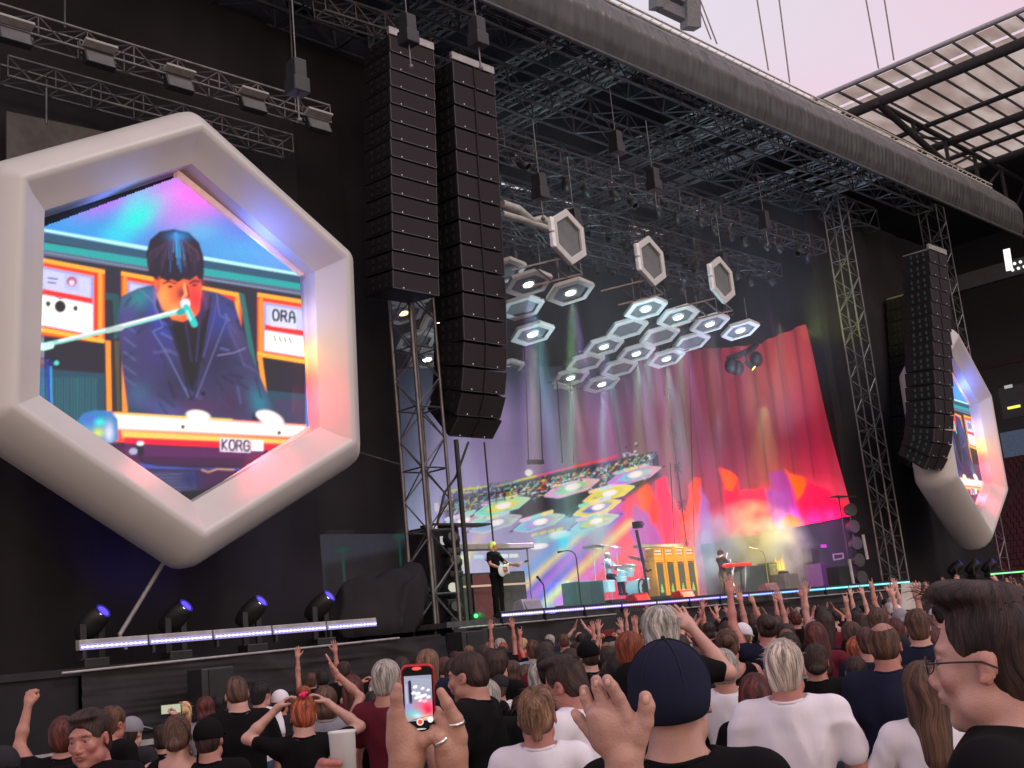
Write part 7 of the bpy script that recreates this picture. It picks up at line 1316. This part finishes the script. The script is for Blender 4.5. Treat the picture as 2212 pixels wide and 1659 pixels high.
# the phone itself
cxp, cyp = 904, 1510; t = empty('mobile_phone', 'red cased phone filming the stage, held upright by two hands', 'phone', tuple(Wp(cxp, cyp, .003)), 'phones held up by the crowd')
ez = Wp(900, 1440)-Wp(906, 1580); ez /= np.linalg.norm(ez); ey = ray(cxp, cyp)/np.linalg.norm(ray(cxp, cyp)); ex_ = np.cross(ey, ez); ex_ /= np.linalg.norm(ex_); ey = np.cross(ez, ex_); Rp = np.stack([ex_, ey, ez], 1)
wd, hg = 72*pp, 148*pp
def rrect(w, h, r, y, n=6):
    P = []
    for sx, sz, a0 in ((1, 1, 0), (-1, 1, pi/2), (-1, -1, pi), (1, -1, 3*pi/2)):
        for k in range(n+1): a = a0+k*pi/2/n; P.append(Rp@np.array([sx*(w/2-r)+r*cos(a), y, sz*(h/2-r)+r*sin(a)]))
    return P
MB().prism(rrect(wd, hg, .011, -.001), Rp@np.array([0, .010, 0])).to('case', mat('phone_red_case', lin('b01028'), .3), t, .0015, raw=True)
MB().prism(rrect(wd*.90, hg*.955, .009, -.0016), Rp@np.array([0, .002, 0])).to('glass', mat('phone_glass', (.01, .01, .012), .1), t, raw=True)
cv = Canvas(0, 0, 60, 90, .6); cv.fill('8e90a4'); 
for k in range(26): x = (k*37) % 60; y = 2+(k*17) % 26; cv.line([(x, y), (x+14, y+7)], .8, 'd0d2e0', .5, 1)
cv.line([(12, 12), (13, 52)], 7, '282238'); cv.line([(4, 20), (5, 54)], 4, 'b0b4d8', .7)
for k, (x, y, r_) in enumerate(((24, 22, 5), (40, 26, 4), (52, 30, 4), (20, 34, 5), (29, 36, 6), (26, 44, 5), (36, 42, 6), (44, 40, 5), (52, 44, 5), (34, 50, 5), (44, 52, 5))): cv.ell(x, y, r_, r_*.6, 'f0f2ff', .95, -15, .5)
cv.blob(45, 62, 22, 14, 'ff3860', .95); cv.blob(50, 70, 14, 12, 'ff1048', 1); cv.blob(30, 58, 12, 8, 'c07090', .6); cv.blob(8, 62, 12, 8, '9a88d0', .8); cv.blob(18, 74, 18, 9, '68c0c0', .9); cv.blob(26, 80, 12, 6, 'c0d8e8', .9); cv.blob(10, 84, 10, 5, 'a0a088', .8); cv.blob(48, 84, 18, 5, 'ffc080', .9); cv.line([(14, 88), (60, 80)], 1.2, '404050')
uu_, vv_ = np.meshgrid(np.linspace(0, 1, 61), np.linspace(0, 1, 91), indexing='ij'); Pm = np.stack([(uu_-.5)*wd*.82, np.full(uu_.shape, -.0035), (.5-vv_)*hg*.66+.085*hg*.25], -1)@Rp.T; cc = cv.sample(uu_*60, vv_*90); ii = np.arange(60)[:, None]*91+np.arange(90)[None]; Fq = np.stack([ii, ii+91, ii+92, ii+1], -1).reshape(-1, 4)
link('screen', npmesh('screen', Pm.reshape(-1, 3), Fq, False, cc.reshape(-1, 3)), SCRM, t)
def pdot(nm, u, v, r1, r2, m, y=-.0040): MB().add([Rp@np.array([(u)*wd+r1*cos(a), y, v*hg+r2*sin(a)]) for a in np.linspace(0, 2*pi, 20, endpoint=False)], [tuple(range(20))]).to(nm, m, t, raw=True)
pdot('record_bar', -.02, .455, .0075, .0028, glow('rec_red', lin('ff6050'), 1)); pdot('record_ring', .02, -.325, .0056, .0056, glow('white_ui', (.9, .75, .7), 1)); pdot('record_dot', .02, -.325, .0036, .0036, glow('rec_orange', lin('ff5028'), 1), -.0044); pdot('round_button', .33, -.30, .0046, .0046, glow('white_ui2', (1, 1, .97), 1)); pdot('home_bar', .02, -.43, .0090, .0010, glow('white_ui3', (.8, .8, .78), .9))
# hand with a white cup at lower left of centre
cu = Wp2 = PD(742, 1640, 2.6); t = empty('paper_cup', 'tall white cup held up at the bottom left of centre', 'cup', tuple(cu)); MB().lathe([(.001, -.09), (.026, -.09), (.030, .055), (.0315, .058), (.0315, .062), (.028, .06), (.026, -.08)], (0, 0, 0), (0, 0, 1), 24).to('wall', mat('white_paper', (.62, .62, .62), .5, var=.03), t, raw=True); MB().lathe([(.001, .056), (.0275, .056)], (0, 0, 0), (0, 0, 1), 24).to('drink', mat('drink', (.45, .40, .30), .2), t, raw=True)
p0 = cu+np.array([-.016, -.03, -.02]); cr_ = np.array([.69, -.72, 0]); fw_ = np.array([.72, .69, 0]); hp = [E3(cu-cr_*.045+np.array([0, 0, -.035]), (.02, .03, .042), None, .015), CP(cu-cr_*.045+np.array([0, 0, -.06]), cu-cr_*.09-fw_*.02+np.array([0, 0, -.20]), .028, .03, k=.02)]
for k in range(4): z = -.002-.018*k; hp += chain([cu-cr_*.048+fw_*-.01+[0, 0, z], cu-cr_*.034-fw_*.034+[0, 0, z], cu-cr_*.004-fw_*.040+[0, 0, z-.002]], [.0095, .009, .008])
hp += chain([cu-cr_*.04+fw_*.012+[0, 0, -.01], cu+fw_*.038-cr_*.012+[0, 0, .008], cu+fw_*.030+cr_*.018+[0, 0, .012]], [.011, .010, .009])
VC = sdf(hp, .003); root = empty('person', 'short person below the frame holding the white cup', 'person', (cu[0]-.20, cu[1]-.16, 0), N); root.rotation_euler = (0, 0, yaw_s+.2); root.scale = (.88,)*3; q1 = cu-cr_*.09-fw_*.02+np.array([0, 0, -.20])
hero_build(root, [(tuple(to_local(q1+np.array([-.08, -.08, -.2]), root)), tuple(to_local(q1, root)), 'relax', (0, 1, 0), 'abs'), 'down'], [VC], 'bob', 'dark_brown', 'charcoal', 'b4706a', True)
# ================= the band =================
def musician(label, loc, yaw, h_, skinc, arms, hair, hc, cl, tr, tee='tee', legs=None, head=(0, 0, 0), emit=None):
    A = person_arrays(arms, head, False, .92, .02, .012, False, tee, legs=legs, sit=False, hand_h=.007); root = empty('person', label, 'person', loc, 'musicians on stage'); root.rotation_euler = (0, 0, yaw); root.scale = (h_/1.75,)*3
    link('body', npmesh('body', *A['skin'], True), SK[skinc], root); link('jacket' if tee == 'jacket' else 'shirt', npmesh('shirt', *A['shirt'], True), CM[cl], root); link('trousers', npmesh('trousers', *A['trousers'], True), CM[tr], root)
    V, Fh = sdf(xform(hair_prims(hair), A['R'], A['t']), .012); link('hair', npmesh('hair', V, Fh, True, None, suv(V, A['R'], A['t'])), HM[hc], root)
    sh = MB(); lg = legs or [((s*.095, 0, .93), (s*.105, .02, .50), (s*.11, -.02, .09)) for s in (-1, 1)]
    for _, _, an in lg: MB().ball(np.array(an)+[0, .05, -.045], .07, 10, (.75, 2.0, .65)).to('shoe', RUB, root, raw=True)
    return root
g = at(1076, 19.9); HM['bleached'] = hairm('bleached', 'c8e070')
gt = musician('guitarist with bleached hair in black t-shirt playing a white guitar', (g[0], g[1], DZ+.02), radians(180+14), 1.82, 1, (((.30, .10, 1.20), (.36, .32, 1.16), 'hold', (1, 0, 0)), ((.28, .04, 1.20), (.10, .26, 1.06), 'hold', (-1, -.2, 0))), 'buzz', 'bleached', 'black', 'black', head=(.05, 0, .7))
t = empty('guitar', 'white electric guitar with long neck held by the guitarist', 'guitar', (g[0], g[1], DZ+.02)); t.rotation_euler = (0, 0, radians(180+14)); t.scale = (-1.05, 1.05, 1.05)
V, Fc = sdf([E3((-.12, .25, 1.02), (.16, .028, .14), None, .03), E3((.06, .25, 1.05), (.13, .028, .115), None, .03), E3((.17, .25, 1.16), (.05, .02, .03), rotm(0, -.5, 0), .03), E3((.16, .25, .98), (.05, .02, .03), rotm(0, .5, 0), .03), E3((.2, .25, 1.07), (.03, .1, .03), None, .01, '-')], .012); link('body', npmesh('body', V, Fc, True), mat('guitar_white', lin('d8dcd8'), .25), t)
MB().bar((.12, .235, 1.07), (.80, .30, 1.20), .045, .03).to('neck', mat('maple', lin('c8b088'), .5), t, raw=True); MB().bar((.80, .30, 1.20), (.95, .31, 1.24), .07, .03).to('headstock', DARK, t, raw=True); MB().box((-.02, .282, 1.05), (.16, .01, .10)).to('pickguard', DARK, t, raw=True); MB().path([(-.2, .2, 1.05), (-.22, -.1, 1.3), (0, -.12, 1.45), (.12, .05, 1.42), (.2, .22, 1.2)], .012).to('strap', RUB, t, raw=True)
k0 = at(1570, 23.7)
musician('keyboard player with dark bowl haircut in dark jacket and brown trousers', (k0[0], k0[1], DZ+.02), radians(-90-20), 1.78, 0, (((.27, .12, 1.20), (.20, .36, 1.16), 'relax', (0, 0, -1)), ((.27, .12, 1.20), (.30, .38, 1.18), 'relax', (0, 0, -1))), 'bowl', 'black', 'charcoal', 'olive', tee='jacket', head=(-.1, 0, 0))
d0 = at(1320, 24.7); lg = [((s*.11, 0, .62), (s*.24, .40, .58), (s*.25, .42, .09)) for s in (-1, 1)]
lgd = [((s*.10, .0, .93), (s*.17, .34, .80), (s*.2, .36, .35)) for s in (-1, 1)]
musician('drummer in pale shirt lit cyan behind the drum kit', (d0[0]+.1, d0[1], DZ+.22), radians(180+20), 1.72, 0, (((.32, .16, 1.22), (.34, .38, 1.12), 'hold', (0, 0, -1)), ((.32, .16, 1.24), (.20, .42, 1.22), 'hold', (0, 0, -1))), 'buzz', 'blond', 'white', 'charcoal', legs=lgd)
s0 = PY(768, 1300, 20.9); r_ = musician('silhouetted stage hand in a hat standing behind the tarpaulin heap', (s0[0], s0[1], PY(768, 1262, 20.9)[2]-1.72), radians(180-60), 1.78, 1, ('down', 'down'), 'short', 'black', 'black', 'black')
V, Fh = sdf(xform(hat_prims('cap'), np.eye(3), np.array([0, 0, HZ0])), .012); link('cap', npmesh('cap', V, Fh, True), CM['black'], r_)
# ================= far crowd: shared meshes, one object per person =================
HB = 'crowd in front of the stage'
POSES = dict(low=('down', 'down'), right=('down', 'up'), left=('up', 'down'), both=('up', 'high'), clap=('clap', 'clap'), fist=('down', 'fist'), phone=('phone', 'phone'), horn=('horns', 'down'), high=('high', 'high'))
PM = {}
for k, a in POSES.items():
    A = person_arrays(a, (0, 0, 0), k in ('clap',), 1., .022, .014, False, 'tee', hand_h=.008); PM[k] = (npmesh('body', *A['skin'], True), npmesh('shirt', *A['shirt'], True), npmesh('trousers', *A['trousers'], True))
    for i, m in enumerate(PM[k]): m.materials.append((SK[0], CM['black'], CM['denim'])[i])
T0 = A['t']; HMm = {}
for k in ('short', 'full', 'long', 'bun', 'curly', 'bald', 'bob', 'buzz'):
    V, Fh = sdf(xform(hair_prims(k), np.eye(3), T0), .011, disp=strand_disp(.005 if k != 'curly' else .012, 3, 20, t=T0)); HMm[k] = npmesh('hair', V, Fh, True, None, suv(V, np.eye(3), T0)); HMm[k].materials.append(HM['black'])
V, Fh = sdf(xform(hat_prims('cap'), np.eye(3), T0), .010); HMm['cap'] = npmesh('cap', V, Fh, True); HMm['cap'].materials.append(CM['black'])
DESC = dict(low='arms down', right='right arm raised', left='left arm raised', both='both arms raised wide', clap='clapping overhead', fist='fist raised', phone='holding both hands up', horn='horned hand raised', high='both arms stretched high')
rs = np.random.RandomState(23); cnt = 0
PROWS = [7.6, 8.8, 10.2, 11.8, 13.6, 15.6, 17.8, 20.2, 23., 26.5, 30.5, 35]
used = [tuple(p.location[:2]) for p in PEOPLE]
def land(x):
    for a, b in ((560, 'left wing'), (900, 'left battens'), (1040, 'cable loom'), (1180, 'guitarist'), (1300, 'teal case'), (1410, 'drum kit'), (1520, 'orange amplifiers'), (1650, 'keyboard player'), (1760, 'pale crate'), (1880, 'lamp stack'), (2000, 'right tower')):
        if x < a: return b
    return 'giant right hexagon'
for ri, D in enumerate(PROWS):
    step = .56*FL/D*(1.0 if D < 14 else 1.1); x = 350+rs.uniform(0, step); n = 0
    while x < 2240:
        xx = x+rs.uniform(-.22, .22)*step; DD = D*(1+rs.uniform(-.05, .05)); yh = 1367-.0975*(xx-1106); g_ = PD(xx, yh, DD); x += step
        if g_[1] > 17.3 or (xx < 640) or (xx < 960 and D > 9.5 and rs.rand() < .6): continue
        if min([1e9]+[(g_[0]-u[0])**2+(g_[1]-u[1])**2 for u in used]) < .42**2: continue
        h = rs.normal(1.70, .065); h = min(max(h, 1.55), 1.86); pz = dict(low=.40, right=.13, left=.10, both=.08, clap=.12, fist=.05, phone=.04, horn=.03, high=.05)
        if xx < 1250: pz = dict(low=.74, right=.08, left=.06, both=.03, clap=.03, fist=.02, phone=.02, horn=.01, high=.01)
        if D < 14: pz = dict(low=.96, right=.02, left=.02)
        k = rs.choice(list(pz), p=np.array(list(pz.values()))/sum(pz.values())); hk = rs.choice(['short', 'full', 'long', 'bun', 'curly', 'bald', 'bob', 'buzz'], p=[.3, .14, .14, .07, .07, .06, .1, .12]); hc = rs.choice(['dark_brown', 'black', 'brown', 'light_brown', 'blond', 'grey', 'ginger', 'auburn'], p=[.33, .24, .16, .08, .04, .06, .02, .07])
        cc = rs.choice(['black', 'charcoal', 'navy', 'white', 'grey', 'burgundy', 'olive', 'blue', 'red', 'green'], p=[.47, .14, .10, .09, .06, .04, .03, .03, .02, .02]); cap = rs.rand() < .07; capc = rs.choice(['black', 'white', 'grey', 'navy', 'red'])
        n += 1; cnt += 1; s = h/1.72
        lb = '%s-haired person in %s%s, %s, %s before %s, %s row' % (str(hc).replace('_', '-'), cc, ', %s cap' % capc if cap else '', DESC[k], ORD[n-1] if n <= 20 else ('twenty-'+ORD[n-21] if n < 30 else ['thirtieth', 'thirty-first', 'thirty-second', 'thirty-third', 'thirty-fourth', 'thirty-fifth', 'thirty-sixth'][min(n-30, 6)]), land(xx), ORD[ri])
        r = empty('person', lb, 'person', (g_[0], g_[1], 0), HB); r.rotation_euler = (rs.uniform(-.02, .03), rs.uniform(-.03, .03), atan2(24-g_[1], 29-g_[0])-pi/2+rs.uniform(-.25, .25)); r.scale = (s*rs.uniform(.97, 1.06), s, s); used.append((g_[0], g_[1]))
        for i, nm in enumerate(('body', 'shirt', 'trousers')):
            if i == 2 and D > 16: continue
            o = bpy.data.objects.new(nm, PM[k][i]); COL.objects.link(o); o.parent = r; sl = o.material_slots[0]; sl.link = 'OBJECT'; sl.material = (SK[rs.randint(3)], CM[cc], CM[rs.choice(['denim', 'black', 'charcoal'])])[i]
        o = bpy.data.objects.new('hair', HMm[hk]); COL.objects.link(o); o.parent = r; sl = o.material_slots[0]; sl.link = 'OBJECT'; sl.material = HM[hc]
        if cap: o = bpy.data.objects.new('cap', HMm['cap']); COL.objects.link(o); o.parent = r; sl = o.material_slots[0]; sl.link = 'OBJECT'; sl.material = CM[capc]
print('FAR CROWD', cnt)
for i, (x, y, d, c, lb) in enumerate(((1968, 1288, 14, 'white', 'white sheet held up in the crowd left of the tall man'),)):
    p = PD(x, y, d); t = empty('paper_sheet', lb, 'sheet', tuple(p)); MB().box((0, 0, 0), (.24, .01, .32)).to('sheet', mat('paper', (.6, .58, .56), .7), t, .002, raw=True); t.rotation_euler = (.1, .1, -.75)
# crowd barrier before the stage
t = empty('crowd_barrier', 'grey steel crowd barrier at the left before the dark skirt', 'barrier', (9, 16.6, 0))
zb = PY(300, 1606, 16.8)[2]; b = MB(); b.bar((4.5, 16.8, zb), (30, 16.8, zb), .08); b.to('top_rail', GREY, t); b = MB(); b.box((17.2, 16.85, zb/2), (25.5, .04, zb-.06)); b.to('panel', DARK, t)
